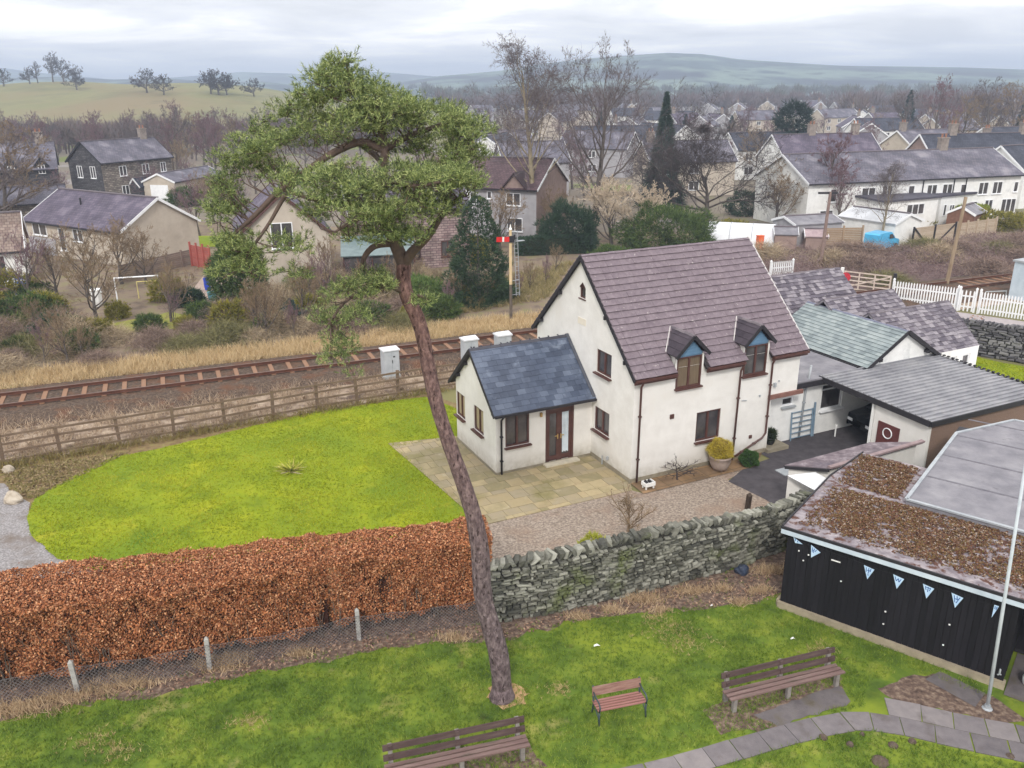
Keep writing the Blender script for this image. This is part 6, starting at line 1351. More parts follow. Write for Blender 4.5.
# the right-hand embankment is one tangle of dead bramble
pl_ = [rp(46, GA + 2.0).xy, rp(60, GA + 2.0).xy, rp(S1 - 30, GA + 2.0).xy, rp(S1 - 30, GA + 14).xy, (48, 81.5), (40, 77.5), (33, 74), (22, 72)]
P2 = scatter(pl_, 42); n = len(P2); hh = .9 * clump(P2, .12, 3) + .25; P = np.c_[P2, rng.uniform(0, 1, n) * hh]; D = rng.normal(size=(n, 3)); D[:, 2] = np.abs(D[:, 2]) * .7 + .1
bk_ = link('bramble_bank', np_mesh('bramble_bank', blades(P, unit(D), rng.uniform(.3, 1.1, n), .03), 3, mat('bank_stems', [(78, 58, 62), (116, 94, 94), (150, 130, 126), (98, 84, 70)], island=.75, scale=.25, rough=.95))); tag(bk_, kind='stuff')
for i, p in enumerate(scatter(pl_, .055)):
    if min((Vector((p[0], p[1], 0)) - G(*q)).length for q in ((880, 250), (868, 252), (895, 250), (759, 251), (840, 250), (930, 245), (950, 243), (970, 238), (988, 235))) < 2.4: continue
    o = link('bramble', brm[(0, 1, 0, 2)[i % 4]]); o.location = (p[0], p[1], .1); o.rotation_euler = (0, 0, i * 1.7); q = .9 + .35 * ((i * 37) % 10) / 10; o.scale = (q * 1.3, q * 1.3, q * .75); tag(o, 'low hummock of dead bramble on the railway embankment below the white terrace', 'bramble', 'bramble hummocks on the embankment')
sheet('scrub_ground', pl_, .02, mat('bank_floor', [(84, 66, 66), (116, 96, 92)], scale=1.2, detail=9, bump=.5), jit=.5, step=1.2)
# straw grass along both sides of the line
bank = [rp(-10, GA + 1.6).xy, rp(36, GA + 1.6).xy, rp(36, GA + 4.8).xy, rp(-10, GA + 4.6).xy]
P2 = scatter(bank, 60); P2 = P2[rng.random(len(P2)) < clump(P2, .3, 5) + .25]
st = link('straw_grass', np_mesh('straw_grass', blade_field(P2, .02, 7, .42, .03, .55), 3, mat('straw', [(144, 120, 84), (190, 164, 122), (214, 192, 154), (128, 114, 70)], island=.7, scale=.5, rough=.9))); tag(st, kind='stuff')
vg_ = [rp(-10, -.9).xy, rp(34, -.9).xy, (7, 43.6), (-4.2, 38.6), (-12.7, 34.3), (-24, 28.4)]
P2 = scatter(vg_, 60); P2 = P2[rng.random(len(P2)) < clump(P2, .4, 6) * 1.3 - .15]
st = link('dead_grass', np_mesh('dead_grass', blade_field(P2, .02, 6, .3, .025, .7), 3, mat('dead_straw', [(104, 86, 70), (158, 136, 114), (200, 180, 156), (88, 74, 64)], island=.7, scale=.6, rough=.9))); tag(st, kind='stuff')
P2 = scatter([(-24, 28.6), (-12.7, 34.2), (-4.2, 38.5), (5, 42.6), (5, 42.2), (-4.2, 38.0), (-12.7, 33.6), (-24, 27.6)], 60)
st = link('fence_grass', np_mesh('fence_grass', blade_field(P2, .02, 6, .34, .022, .6), 3, mat('fence_straw', [(96, 84, 50), (140, 122, 80), (118, 122, 50)], island=.7, scale=.8, rough=.9))); tag(st, kind='stuff')

# ------------------------------------------------------------------ grass of the park and the lawn
vis = [G(-60, 640).xy, G(-60, 800).xy, G(1100, 800).xy, G(930, 640).xy, (8.9, 23.6)] + list(reversed(wall_line)) + [(x, y + .1) for x, y in reversed(fence_line[1:])]
P2 = scatter([tuple(v) for v in vis], 330)
pathband = [G(x, y).xy for x, y in [(560, 800), (600, 772), (735, 738), (800, 720), (860, 708), (905, 712), (1120, 758)]] + [G(x, y).xy for x, y in [(1120, 800), (1024, 766), (870, 730), (800, 742), (735, 762), (650, 800)]]
pathband2 = [G(x, y).xy for x, y in [(864, 694), (905, 698), (960, 710), (1040, 728), (1120, 750), (1120, 772), (1024, 758), (900, 724), (866, 718)]]
cuts = [[tuple(v) for v in pathband], litter_poly, [tuple(v) for v in pathband2], [tuple(G(*q).xy) for q in ((745, 716), (838, 684), (855, 703), (780, 727))], [tuple(G(*q).xy) for q in ((862, 690), (905, 668), (1000, 702), (1040, 730), (900, 708))]]
for c_ in cuts[0:1] + cuts[2:]: P2 = P2[~inpoly(P2, c_)]
inl = inpoly(P2, litter_poly); P2 = P2[~inl | (rng.random(len(P2)) < .22 * clump(P2, .7, 15) ** 2)]
P2 = P2[np.hypot(P2[:, 0] - PB.x, P2[:, 1] - PB.y) > .34]
P2 = P2[rng.random(len(P2)) < .35 + .8 * clump(P2, .5, 8)]
m_blade = mat('park_blade', [(60, 88, 26), (86, 112, 34), (120, 140, 48), (172, 170, 94)], island=.5, scale=.55, detail=4, rough=.85)
st = link('park_grass', np_mesh('park_grass', blade_field(P2, .012, 4, .085, .014, .65), 3, m_blade)); tag(st, kind='stuff')
P2 = scatter(litter_poly, 260, [[(-.8, 19.2), (-.8, 22), (9, 25), (9, 23)]]); P2 = P2[rng.random(len(P2)) < clump(P2, .5, 9) + .1]; n = len(P2)
nn = rng.normal(size=(n, 3)) * .5; nn[:, 2] = 1
st = link('fallen_leaves', np_mesh('fallen_leaves', leaves(np.c_[P2, rng.uniform(.025, .06, n)], unit(nn), rng.uniform(.02, .05, n), .6), 4, mat('fallen_leaf', [(84, 60, 52), (128, 98, 82), (164, 136, 114), (106, 84, 76)], island=.9, scale=1))); tag(st, kind='stuff')
tus = [(20, 712, .8), (60, 700, .6), (100, 690, .45), (130, 684, .5), (215, 668, .5), (232, 660, .35), (455, 640, .3), (612, 612, .3), (645, 600, .55), (580, 618, .25), (660, 612, .2), (690, 592, .4), (722, 590, .25), (760, 592, .3), (768, 572, .5), (740, 604, .25), (300, 655, .3)]
worn = [(668, 630, .5), (690, 644, .4), (655, 618, .3), (92, 742, .35), (118, 752, .3), (250, 722, .3), (560, 690, .25), (820, 652, .3)]
P2 = np.concatenate([np.array(G(x, y).xy)[None] + rng.normal(size=(int(260 * r), 2)) * r * np.array([.8, .5]) for x, y, r in worn])
st = link('worn_grass', np_mesh('worn_grass', blade_field(P2, .015, 5, .08, .014, .9), 3, mat('worn_blade', [(130, 112, 72), (172, 156, 106), (200, 184, 134)], island=.7, scale=1, rough=.9))); tag(st, kind='stuff')
soilp = [G(0, 470).xy, G(60, 462).xy, G(130, 452).xy, G(112, 462).xy, G(60, 486).xy, G(34, 500).xy, G(10, 492).xy]
P2 = scatter([tuple(v) for v in soilp], 240); n = len(P2); nn = rng.normal(size=(n, 3)) * .5; nn[:, 2] = 1
st = link('fallen_leaves', np_mesh('fallen_leaves', leaves(np.c_[P2, rng.uniform(.02, .06, n)], unit(nn), rng.uniform(.03, .07, n), .6), 4, mat('bank_leaf', [(78, 62, 46), (128, 106, 78), (160, 140, 108), (104, 104, 58)], island=.9, scale=1))); tag(st, kind='stuff')
P2 = scatter([tuple(v) for v in soilp], 50)
st = link('bank_grass', np_mesh('bank_grass', blade_field(P2, .02, 5, .16, .02, .9), 3, mat('bank_blade', [(96, 90, 50), (142, 128, 84), (116, 122, 56)], island=.7, scale=1, rough=.9))); tag(st, kind='stuff')
P2 = np.concatenate([np.array(G(x, y).xy)[None] + rng.normal(size=(int(220 * r), 2)) * r * np.array([.6, .22]) for x, y, r in tus])
st = link('dead_tussock', np_mesh('dead_tussock', blade_field(P2, .02, 6, .2, .016, .8), 3, mat('tussock', [(124, 102, 78), (178, 152, 120), (212, 190, 158)], island=.7, scale=1, rough=.9))); tag(st, kind='stuff')
P2 = scatter(lawn_poly, 240); P2 = P2[rng.random(len(P2)) < .4 + .8 * clump(P2, .3, 11)]
st = link('lawn_blades', np_mesh('lawn_blades', blade_field(P2, .026, 3, .06, .02, .9), 3, mat('lawn_blade', [(92, 114, 18), (126, 142, 20), (158, 162, 32), (184, 178, 66)], island=.5, scale=.5, detail=4, rough=.85))); tag(st, kind='stuff')
# ------------------------------------------------------------------ houses beyond the railway
def roof_m(name, c1, c2, mort, **k): return brick_mat(name, c1, c2, mort, .34, .3, .025, rough=.8, bump=.4, nscale=.5, **k)
m_rslate = roof_m('grey_slate', (96, 94, 106), (116, 112, 122), (82, 80, 92), blotch=((140, 136, 142), .5, .55, .75))
m_rpurple = roof_m('purple_slate_roof', (88, 80, 96), (106, 98, 112), (76, 70, 84), blotch=((122, 114, 124), .5, .55, .75))
m_rdark = roof_m('dark_slate', (60, 62, 74), (76, 78, 90), (52, 54, 64))
m_rbrown = roof_m('brown_tile', (86, 68, 72), (104, 84, 88), (70, 56, 60))
m_rred = roof_m('weathered_tile', (122, 104, 96), (146, 130, 120), (98, 82, 76), blotch=((160, 150, 140), .8, .55, .75))
m_wgrey = mat('grey_render', [(150, 148, 152), (172, 170, 174)], scale=1, rough=.9, bump=.2, bscale=20, patch=((138, 130, 128), .6, .55, .75))
m_wbeige = mat('beige_render', [(176, 164, 150), (196, 186, 172)], scale=1, rough=.9, patch=((160, 148, 136), .5, .55, .75))
m_wbrown = mat('brown_pebbledash_far', [(136, 116, 110), (158, 138, 130)], scale=2, rough=.9)
m_rubble = brick_mat('rubble_wall', (112, 104, 98), (160, 150, 140), (84, 78, 74), .5, .22, .03, nscale=1.4, offset=.4)
m_rubdark = brick_mat('dark_rubble', (66, 64, 68), (96, 94, 96), (50, 48, 52), .5, .2, .03, nscale=1.4, offset=.4)
m_pinkstone = brick_mat('pink_stone', (134, 112, 112), (164, 146, 142), (104, 88, 90), .5, .2, .03, nscale=1.2, offset=.4)
m_chim = mat('chimney_render', [(120, 110, 104), (156, 146, 138)], scale=3)
m_pot = mat('chimney_pot', [(136, 96, 78), (160, 120, 100)], scale=3)
def bldg(name, label, cat, A, yaw, L, D, ze, zr, wm, rm, fwin=(), gwin=(), chim=(), group=None, gm=None, over=.3, barge=m_whiteframe, frame=m_whiteframe, z=0.0, gut=True, rwin=(), chh=1.1):
    """gabled house: A is the front-left corner, yaw the direction of the front wall, ridge parallel to it"""
    o = empty(name, (A[0], A[1], z), R(yaw), label, cat, group); w = MB(); gh = gable_hps(D, ze, zr)
    wall(w, (0, 0, 0), (1, 0, 0), L, ze, reveal=.05); wall(w, (L, D, 0), (-1, 0, 0), L, ze)
    if not gm: wall(w, (0, D, 0), (0, -1, 0), D, zr + .1, (), gh); wall(w, (L, 0, 0), (0, 1, 0), D, zr + .1, (), gh)
    wo_ = w.build('wall', wm, o); box_uv(wo_)
    if gm:
        for p0, u0 in (((0, D, 0), (0, -1, 0)), ((L, 0, 0), (0, 1, 0))): w = MB(); wall(w, p0, u0, D, zr + .1, (), gh); box_uv(w.build('gable_wall', gm, o))
    k = (zr - ze) / (D / 2); r = MB(); zo = ze - over * k
    for b0, b1 in ((-over, D / 2), (D + over, D / 2)): r.slab([(-over * .7, b0, zo + .1), (L + over * .7, b0, zo + .1), (L + over * .7, b1, zr + .1), (-over * .7, b1, zr + .1)], .12)
    ro = r.build('roof', rm, o); box_uv(ro)
    g = MB(); g.bar((-over * .7, D / 2, zr + .11), (L + over * .7, D / 2, zr + .11), .28, .1); g.build('ridge_tiles', m_ridge, ro)
    for x in (-over * .7 - .02, L + over * .7 + .02):
        b = MB()
        for b0 in (-over, D + over): b.bar((x, b0, zo + .02), (x, D / 2, zr + .02), .04, .22, (0, -k if b0 > 0 else k, 1) if False else (0, 0, 1))
        b.build('bargeboard', barge, o)
    if gut: g = MB(); g.bar((-over * .7, -over - .05, zo), (L + over * .7, -over - .05, zo), .12, .1); g.build('gutter', m_dark, o)
    for (s, zz1, ww, h, *pn) in fwin: window(o, (s, 0, zz1), 0, ww, h, pn[0] if pn else 2, frame=frame, recess=-.03, sill=frame)
    for (s, zz1, ww, h, *pn) in gwin: window(o, (0, D - s, zz1), R(-90), ww, h, pn[0] if pn else 2, frame=frame, recess=-.03, sill=frame)
    for (s, zz1, ww, h, *pn) in rwin: window(o, (L, s, zz1), R(90), ww, h, pn[0] if pn else 2, frame=frame, recess=-.03, sill=frame)
    for s in chim:
        c = MB(); c.box((s, D / 2, zr + chh / 2 - .1), (1.0, .6, chh + .5)); c.box((s, D / 2, zr + chh + .18), (1.14, .74, .12)); co = c.build('chimney', m_chim, ro)
        c = MB()
        for q in (-.25, .25): c.lathe((s + q, D / 2, zr + chh + .24), [(.12, 0), (.1, .2), (.12, .4)], 7)
        c.build('chimney_pot', m_pot, co)
    return o
# left side
b1 = bldg('bungalow', 'beige bungalow with a purple slate roof and white bargeboards left of the pine', 'house', (-44.2, 77.0), -31.9, 14.0, 7.6, 3.0, 5.25, m_wbeige, m_rpurple, [(1.0, 1.7, 2.2, 1.1), (5.0, .6, .9, 2.0, 1), (7.2, 1.6, 1.4, 1.1)])
p = MB(); p.tube([(5.5, 2.2, 4.2), (5.5, 2.2, 5.0)], .08, 7); p.build('flue', m_dark, b1)
p = MB(); p.box((2.2, -.05, .75), (4.2, .1, 1.5)); p.build('stone_cladding', m_wgrey, b1)
bldg('house', 'white house with mossy brown tiles cut by the left edge of the photo', 'house', (-44.9, 59.7), 26, 8.6, 6.5, 2.7, 5.0, m_white, m_rred, [(5.0, .9, 1.1, 1.2), (6.6, .3, .8, 2.0, 1)], z=0)
bldg('stone_house', 'grey stone house with a purple slate roof and dark gable behind the bungalow', 'house', (-52.6, 110.9), 62, 11.2, 6.4, 5.3, 7.7, m_rubble, m_rslate, [(2.6, 3.3, 1.1, 1.3), (6.2, 3.3, 1.1, 1.3), (9.2, 3.3, .9, 1.3), (2.6, .8, 1.1, 1.3), (9.4, .8, 1.0, 1.3)], [(1.6, 3.2, 1.0, 1.5), (4.2, 3.2, 1.0, 1.5)], (9.6,), gm=m_rubdark, barge=m_dark)
o = bldg('porch', 'small slate roofed porch on the front of the grey stone house', 'porch', (-49.2, 113.6), 62, 3.4, 2.0, 1.9, 2.9, m_rubdark, m_rdark, [(1.2, .2, .9, 1.6, 1)], over=.15, gut=False)
sw = bldg('stone_house', 'dark stone house with two small dormer gables left of the grey stone house', 'house', (-70.5, 106), 26, 13.0, 7, 4.6, 7.6, m_rubdark, m_rslate, [(3.4, .8, 1, 1.3), (8.2, .8, 1, 1.3)], (), (5.8, 11.5), barge=m_dark)
for s in (7.2, 10.6):
    d = MB(); d.prism([(s, -.08), (s + 1.5, -.08), (s + 1.5, 1.6), (s, 1.6)], 4.2, 5.0); d.add([(s, -.08, 5), (s + 1.5, -.08, 5), (s + .75, -.08, 5.9)], ((0, 1, 2),)); do = d.build('dormer', m_rubdark, sw); box_uv(do)
    d = MB(); d.slab([(s - .2, -.3, 4.85), (s - .2, 2.6, 4.85), (s + .75, 2.6, 6.0), (s + .75, -.3, 6.0)], .1); d.slab([(s + 1.7, -.3, 4.85), (s + 1.7, 2.6, 4.85), (s + .75, 2.6, 6.0), (s + .75, -.3, 6.0)], .1); d.build('dormer_roof', m_rdark, do)
    window(sw, (s + .35, -.08, 3.9), 0, .8, 1.1, 2, frame=m_whiteframe, recess=-.03)
bldg('stone_barn', 'low rubble stone barn at the far left edge', 'barn', (-54.5, 86), 28, 8.5, 5.5, 3.0, 4.4, m_rubble, m_rslate, barge=m_dark)
gr = bldg('garage', 'long pink rendered garage with a white door behind the bungalow', 'garage', (-44.4, 113.2), 78, 12, 4.6, 2.5, 3.5, m_wbeige, m_rslate, (), (), over=.2)
p = MB(); p.box((-.03, 2.3, 1.05), (.06, 2.6, 2.1)); p.build('garage_door', m_whiteframe, gr)
# stone cottage behind the pine crown
ck = bldg('stone_cottage', 'stone cottage with a dark timbered gable half hidden behind the pine crown', 'house', (-13.6, 62.8), 108, 9, 6.5, 4.0, 6.8, m_wbeige, m_rpurple, [(2, 1, 1, 1.2)], [(2.3, 2.9, 1.6, 1.9)], (7,), barge=m_brown)
bldg('stone_house', 'pinkish stone house wing behind the pine trunk', 'house', (-12.6, 66.4), 18, 9.6, 6.5, 4.9, 7.0, m_pinkstone, m_rpurple, [(1.2, 3.3, 1, 1.1), (7.2, .9, 1.1, 1.3), (4.4, .9, 1.1, 1.3)], (), (), frame=m_brown)
cn = empty('conservatory', (-12.4, 61.6, 0), R(10), 'glazed lean-to conservatory with a pale green roof behind the pine trunk', 'conservatory')
p = MB(); p.slab([(-.2, -.2, 2.35), (5.4, -.2, 2.35), (5.4, 3.6, 3.2), (-.2, 3.6, 3.2)], .08); p.build('roof', mat('greenish_glazing', [(92, 110, 112), (120, 136, 136)], rough=.25, scale=1.5), cn)
p = MB(); [p.box((x, 0, 1.15), (.09, .09, 2.3)) for x in np.linspace(0, 5.2, 6)]; p.box((2.6, 0, 2.28), (5.3, .1, .12)); p.box((2.6, 0, .3), (5.3, .12, .6)); p.build('frame', m_brown, cn)
p = MB(); p.quad((0, .03, .6), (5.2, .03, .6), (5.2, .03, 2.25), (0, .03, 2.25)); p.quad((5.2, 0, .6), (5.2, 3.5, .6), (5.2, 3.5, 2.3), (5.2, 0, 2.3)); p.build('pane', m_glass, cn)
# pebbledashed house behind the birches
pb = bldg('house', 'grey and brown pebbledashed house with a dark purple roof behind the tall birch', 'house', (-6.8, 84.3), -23, 10, 8.6, 5.0, 7.4, m_wgrey, m_rbrown, [(6.9, 3.35, 1.5, 1.2), (7.0, .9, 1.6, 1.3), (4.9, 3.9, .5, .7, 1), (2.4, 3.3, 1.4, 1.2)], (), (1.2,), gm=m_wbrown, rwin=[(4.8, .3, 1.2, 2.0)])
p = MB(); p.add([(6.6, -.12, 5.0), (9.0, -.12, 5.0), (7.8, -.12, 6.3)], ((0, 1, 2),)); po_ = p.build('front_gablet', m_wbrown, pb)
p = MB(); p.slab([(6.3, -.4, 4.8), (6.3, 2.6, 4.8), (7.8, 2.6, 6.45), (7.8, -.4, 6.45)], .12); p.slab([(9.3, -.4, 4.8), (9.3, 2.6, 4.8), (7.8, 2.6, 6.45), (7.8, -.4, 6.45)], .12); p.build('gablet_roof', m_rbrown, po_)
# white terrace on the right and what stands round it
tw_ = [(2.6, 2.8, .8, 1.3, 1), (6.4, 2.8, 1.7, 1.3), (8.9, 2.8, 1.3, 1.4), (12.2, 2.8, .8, 1.3, 1), (14.6, 2.8, 1.3, 1.3), (16.6, 2.8, 1.3, 1.3), (19.0, 2.8, .7, 1.2, 1), (21.4, 2.8, 1.3, 1.3), (23.3, 2.8, 1.3, 1.3), (26.2, 2.9, .6, 1.1, 1), (20.4, .7, 1.2, 1.4), (22.6, .3, 1.1, 1.9), (24.9, .7, 2.0, 1.5, 3), (1.6, .8, 1.6, 1.2)]
tr_ = bldg('terraced_houses', 'long white rendered terrace with a grey slate roof beyond the embankment', 'house', (29.9, 85.8), 17, 27.0, 9.4, 4.8, 7.2, m_white, m_rslate, tw_, [(3.4, 2.6, .9, 1.4)], (20.2,))
for s in (14.0, 18.0, 19.6): p = MB(); p.tube([(s, -.08, 4.7), (s, -.08, .2)], .06, 6); p.build('downpipe', m_dark, tr_)
def flat(name, label, A, yaw, L, D, h, wins=(), rm=m_rdark, wm=m_white):
    o = empty(name, (A[0], A[1], 0), R(yaw), label, 'annexe'); p = MB(); wall(p, (0, 0, 0), (1, 0, 0), L, h); wall(p, (L, 0, 0), (0, 1, 0), D, h); wall(p, (0, D, 0), (0, -1, 0), D, h); p.build('wall', wm, o)
    p = MB(); p.slab([(-.25, -.25, h + .02), (L + .25, -.25, h + .02), (L + .25, D + .2, h + .22), (-.25, D + .2, h + .22)], .2); p.build('roof', rm, o)
    for w_ in wins: window(o, (w_[0], 0, w_[1]), 0, w_[2], w_[3], w_[4], frame=m_whiteframe, recess=-.03)
    return o
m_flatdark = mat('flat_roof_felt', [(66, 64, 74), (90, 88, 98)], scale=1, rough=.85)
def span(p, q): a, b = G(*p), G(*q); return (a.x, a.y), math.degrees(math.atan2(b.y - a.y, b.x - a.x)), (b - a).length
A_, w_, L_f = span((880, 233), (934, 227))
flat('annexe', 'flat roofed white annexe with three dark windows on the front of the terrace', A_, w_, L_f, 4.0, 3.2, [(L_f * .42, 1.5, 2.6, 1.1, 3)], m_flatdark)
A_, w_, L_f = span((937, 225), (969, 221))
flat('annexe', 'smaller flat roofed white annexe right of the one with three windows', A_, w_, L_f, 3.6, 3.1, [(.6, .9, .5, 1.2, 1), (1.6, 1.2, .8, .8, 2)], m_flatdark)
A_, w_, L_f = span((838, 238), (892, 247))
wsd = bldg('shed', 'white shed with a low pitched pale roof behind the blue van', 'shed', A_, w_, L_f, 4.0, 2.1, 2.8, m_white, mat('pale_sheet_roof', [(186, 188, 192), (214, 216, 220)], scale=1, rough=.6), over=.2, gut=False)
bldg('shed', 'low grey workshop left of the white shed', 'shed', (26.0, 76.9), 17, 5.0, 3.6, 2.0, 2.5, m_wgrey, m_felt, over=.15, gut=False)
bldg('shed', 'small brown garden shed in front of the right end of the terrace', 'shed', tuple(G(972, 231).xy), 45, 3.2, 2.6, 1.6, 2.3, mat('brown_boards', [(104, 74, 60), (132, 98, 82)], scale=4), m_felt, over=.15, gut=False)
bldg('house', 'white gabled house behind the left end of the white terrace', 'house', (36.5, 115), 14, 15, 7.0, 4.9, 7.7, m_white, m_rpurple, [(9.5, 3.6, 1.6, .9, 3), (12, 3.6, 1.2, .9)], [(1.6, 3.4, .5, 1), (4.6, 3.4, .7, 1)], (5.8, 12.6))
bldg('terraced_houses', 'dark slate roofed terrace with two chimneys behind the white terrace', 'house', (54, 110), 10, 34, 7.0, 5.0, 7.9, m_wbrown, m_rdark, [(18, 3.4, 1.2, 1.2)], (), (4.5, 15))
bldg('house', 'white house whose gable is cut by the right edge of the photo', 'house', (60.4, 101), 24, 9, 7, 4.4, 7.0, m_white, m_rdark, [(1.0, .9, 1.2, 1.3), (4, 3.2, 1.2, 1.2)], [(3, 3, 1, 1.2)])
pt = empty('polytunnel', G(741, 243), R(-20), 'white arched polytunnel roof seen over the right end of the house ridge', 'polytunnel')
p = MB(); A_ = np.linspace(0, math.pi, 13)
for i in range(12):
    a, b = A_[i], A_[i + 1]; f = lambda t, x: (x, -1.6 * math.cos(t), 1.9 * math.sin(t)); p.quad(f(a, -3), f(b, -3), f(b, 3), f(a, 3))
for x in (-3, 3): p.poly([(x, -1.6 * math.cos(t), 1.9 * math.sin(t)) for t in A_])
p.build('cover', mat('white_sheet', [(208, 210, 218), (232, 234, 238)], scale=1, rough=.5), pt)
p = MB()
for x in (-3.02, -1, 1, 3.02): p.tube([(x, -1.62 * math.cos(t), 1.92 * math.sin(t)) for t in A_], .03, 5)
p.build('hoop', m_grey, pt)
bldg('shed', 'small grey felted shed right of the white polytunnel', 'shed', (24.0, 76.2), -10, 1.9, 1.8, 1.3, 1.8, m_wbrown, m_felt, over=.15, gut=False)
bldg('shed', 'second small shed with a pinkish roof close to the grey workshop', 'shed', (26.6, 75.6), -10, 1.8, 1.8, 1.2, 1.7, m_wbrown, mat('pink_felt', [(150, 130, 134), (176, 158, 160)]), over=.15, gut=False)
p = MB(); p.box((0, 0, .75), (.9, .7, 1.5)); p.box((0, 0, 1.53), (1.0, .8, .08)); p.box((0, -.37, .75), (.6, .03, 1.2)); o = p.build('orange_tank', mat('orange_paint', [(216, 96, 56), (232, 116, 72)], rough=.5)); o.location = G(759, 251); o.rotation_euler = (0, 0, .3); o.scale = (.6, .6, .9); tag(o, 'orange metal cabinet between the polytunnel and the house ridge', 'cabinet')
# fences beyond the line
m_larch = mat('pale_larch', [(164, 146, 126), (190, 174, 154)], island=.6, scale=2)
def panel_fence(label, a, b, h, n, m, name='panel_fence', x=False, post=None):
    a, b = Vector(a), Vector(b); o = empty(name, a, math.atan2((b - a).y, (b - a).x), label, 'fence'); L = (b - a).length; p = MB()
    for i in range(int(h / .16)): p.box((L / 2, 0, .12 + i * .16), (L, .03, .14))
    p.build('boards', m, o)
    for i in range(n + 1): q = MB(); q.box((L * i / n, -.06, h / 2 + .08), (.14, .12, h + .16)); q.build('post', post or m, o)
    if x:
        q = MB(); q.bar((.1, -.1, h), (L * .32, -.1, .1), .05, .14); q.bar((L * .62, -.1, .1), (L - .1, -.1, h), .05, .14); q.build('brace', m_dark, o)
    return o
panel_fence('woven tan timber fence left of the blue van', G(822, 250), G(860, 249), 2.0, 2, mat('tan_boards', [(140, 118, 96), (170, 148, 124)], island=.5))
panel_fence('pale boarded gate with dark diagonal braces right of the blue van', G(911, 246), G(953, 240), 1.6, 2, m_larch, 'field_gate', True, m_dark)
panel_fence('pale panel fence running right from the braced gate', G(955, 239), G(994, 233), 1.5, 4, m_larch)
# blue van
vn = empty('van', G(880, 250), R(42), 'bright blue panel van parked beside the white shed', 'van')
m_vb = mat('van_blue', [(72, 166, 214), (92, 184, 226)], rough=.3, spec=.5, scale=1)
p = MB(); prof = [(-2.1, .35), (-2.1, 1.72), (-1.95, 1.84), (.25, 1.84), (.55, 1.74), (1.15, 1.15), (1.95, .98), (2.12, .8), (2.12, .35)]
n = len(prof); V = [(x, s * (.82 if z < 1.3 else .74), z) for s in (-1, 1) for x, z in prof]; p.add(V, [tuple(range(n - 1, -1, -1)), tuple(range(n, 2 * n))] + [(i, (i + 1) % n, n + (i + 1) % n, n + i) for i in range(n)]); p.build('body', m_vb, vn)
p = MB(); p.quad((.62, -.72, 1.66), (1.12, -.8, 1.2), (1.12, .8, 1.2), (.62, .72, 1.66)); [q for q in ()]; wo_ = p.build('windscreen', m_glass, vn); wo_.location = (.02, 0, .03)
p = MB(); p.add([(-.1, -.835, 1.22), (.95, -.835, 1.2), (.5, -.79, 1.62), (-.1, -.78, 1.62)], ((0, 1, 2, 3),)); o = p.build('side_window', m_glass, vn); o.location = (0, -.012, 0)
for x in (-1.35, 1.38):
    for y in (-.8, .8): p = MB(); p.tube([(x, y - .1, .32), (x, y + .1, .32)], .32, 14); w_ = p.build('wheel', m_dark, vn); q = MB(); q.tube([(x, y - .11, .32), (x, y + .11, .32)], .18, 10); q.build('rim', m_grey, w_)
p = MB(); [p.box((2.1, y, .78), (.08, .3, .16)) for y in (-.58, .58)]; p.build('headlight', m_whiteframe, vn); vn.scale = (.92, .92, .92)
# telegraph poles
for (x, y, h, lean, lb) in ((820, 268, 6.1, .02, 'thin telegraph pole with a crossarm left of the tan fence'), (946, 287, 6.5, .05, 'leaning pale telegraph pole rising from the picket fence')):
    o = empty('telegraph_pole', G(x, y), 0, lb, 'pole'); p = MB(); p.tube([(0, 0, 0), (lean * h, 0, h)], [.15, .11], 9); p.build('pole', mat('pole_wood', [(132, 112, 92), (164, 146, 122)], scale=3, stretch=(1, 1, .3)) if lean > .03 else mat('pole_red', [(120, 100, 94), (146, 126, 118)], scale=3), o)
    if lean < .03: p = MB(); p.box((lean * h - .2, 0, h - .1), (1.5, .15, .16)); p.build('crossarm', m_dark, o)
# picket fence, wicket gate, field gate, block hut, wall and lawn on the right
m_picket = mat('white_picket', [(212, 214, 216), (236, 237, 238)], island=.5, scale=3)
def picket(label, a, b, h=1.35, name='picket_fence', pale=.17, post=True, cat='fence'):
    a, b = Vector(a), Vector(b); o = empty(name, a, math.atan2((b - a).y, (b - a).x), label, cat); L = (b - a).length; n = max(3, int(L / pale)); me = MB(); me.box((0, 0, h / 2), (.09, .025, h)); me.add([(-.045, -.0125, h), (.045, -.0125, h), (.045, .0125, h), (-.045, .0125, h), (0, -.0125, h + .09), (0, .0125, h + .09)], ((0, 1, 4), (1, 2, 5, 4), (2, 3, 5), (3, 0, 4, 5))); pm = me.mesh('pale', m_picket)
    for i in range(n): q = link('pale', pm, o); q.location = (L * (i + .5) / n, 0, .06)
    for z in (.35, 1.05): q = MB(); q.box((L / 2, .04, z), (L, .04, .09)); q.build('rail', m_picket, o)
    if post:
        for x in (0, L): q = MB(); q.box((x, .08, .78), (.12, .12, 1.56)); q.add([(x - .08, 0, 1.56), (x + .08, 0, 1.56), (x + .08, .16, 1.56), (x - .08, .16, 1.56), (x, .08, 1.68)], ((0, 1, 4), (1, 2, 4), (2, 3, 4), (3, 0, 4))); q.build('post', m_picket, o)
    return o
picket('white picket fence left of the little wicket gate', G(891, 302), G(955, 310))
picket('white wicket gate between two picket fences', G(957, 311), G(973, 313), 1.3, 'wicket_gate', .2, True, 'gate')
picket('white picket fence right of the wicket gate, running out of the photo', G(977, 314), G(1060, 326))
picket('short white picket fence peeping over the cottage slates beside the house', G(770, 282), G(792, 280), 1.4)
fg = empty('field_gate', G(842, 291), math.atan2((G(889, 297) - G(842, 291)).y, (G(889, 297) - G(842, 291)).x), 'pale five bar level crossing gate with a red disc beyond the cottage roof', 'gate'); L = (G(889, 297) - G(842, 291)).length
p = MB()
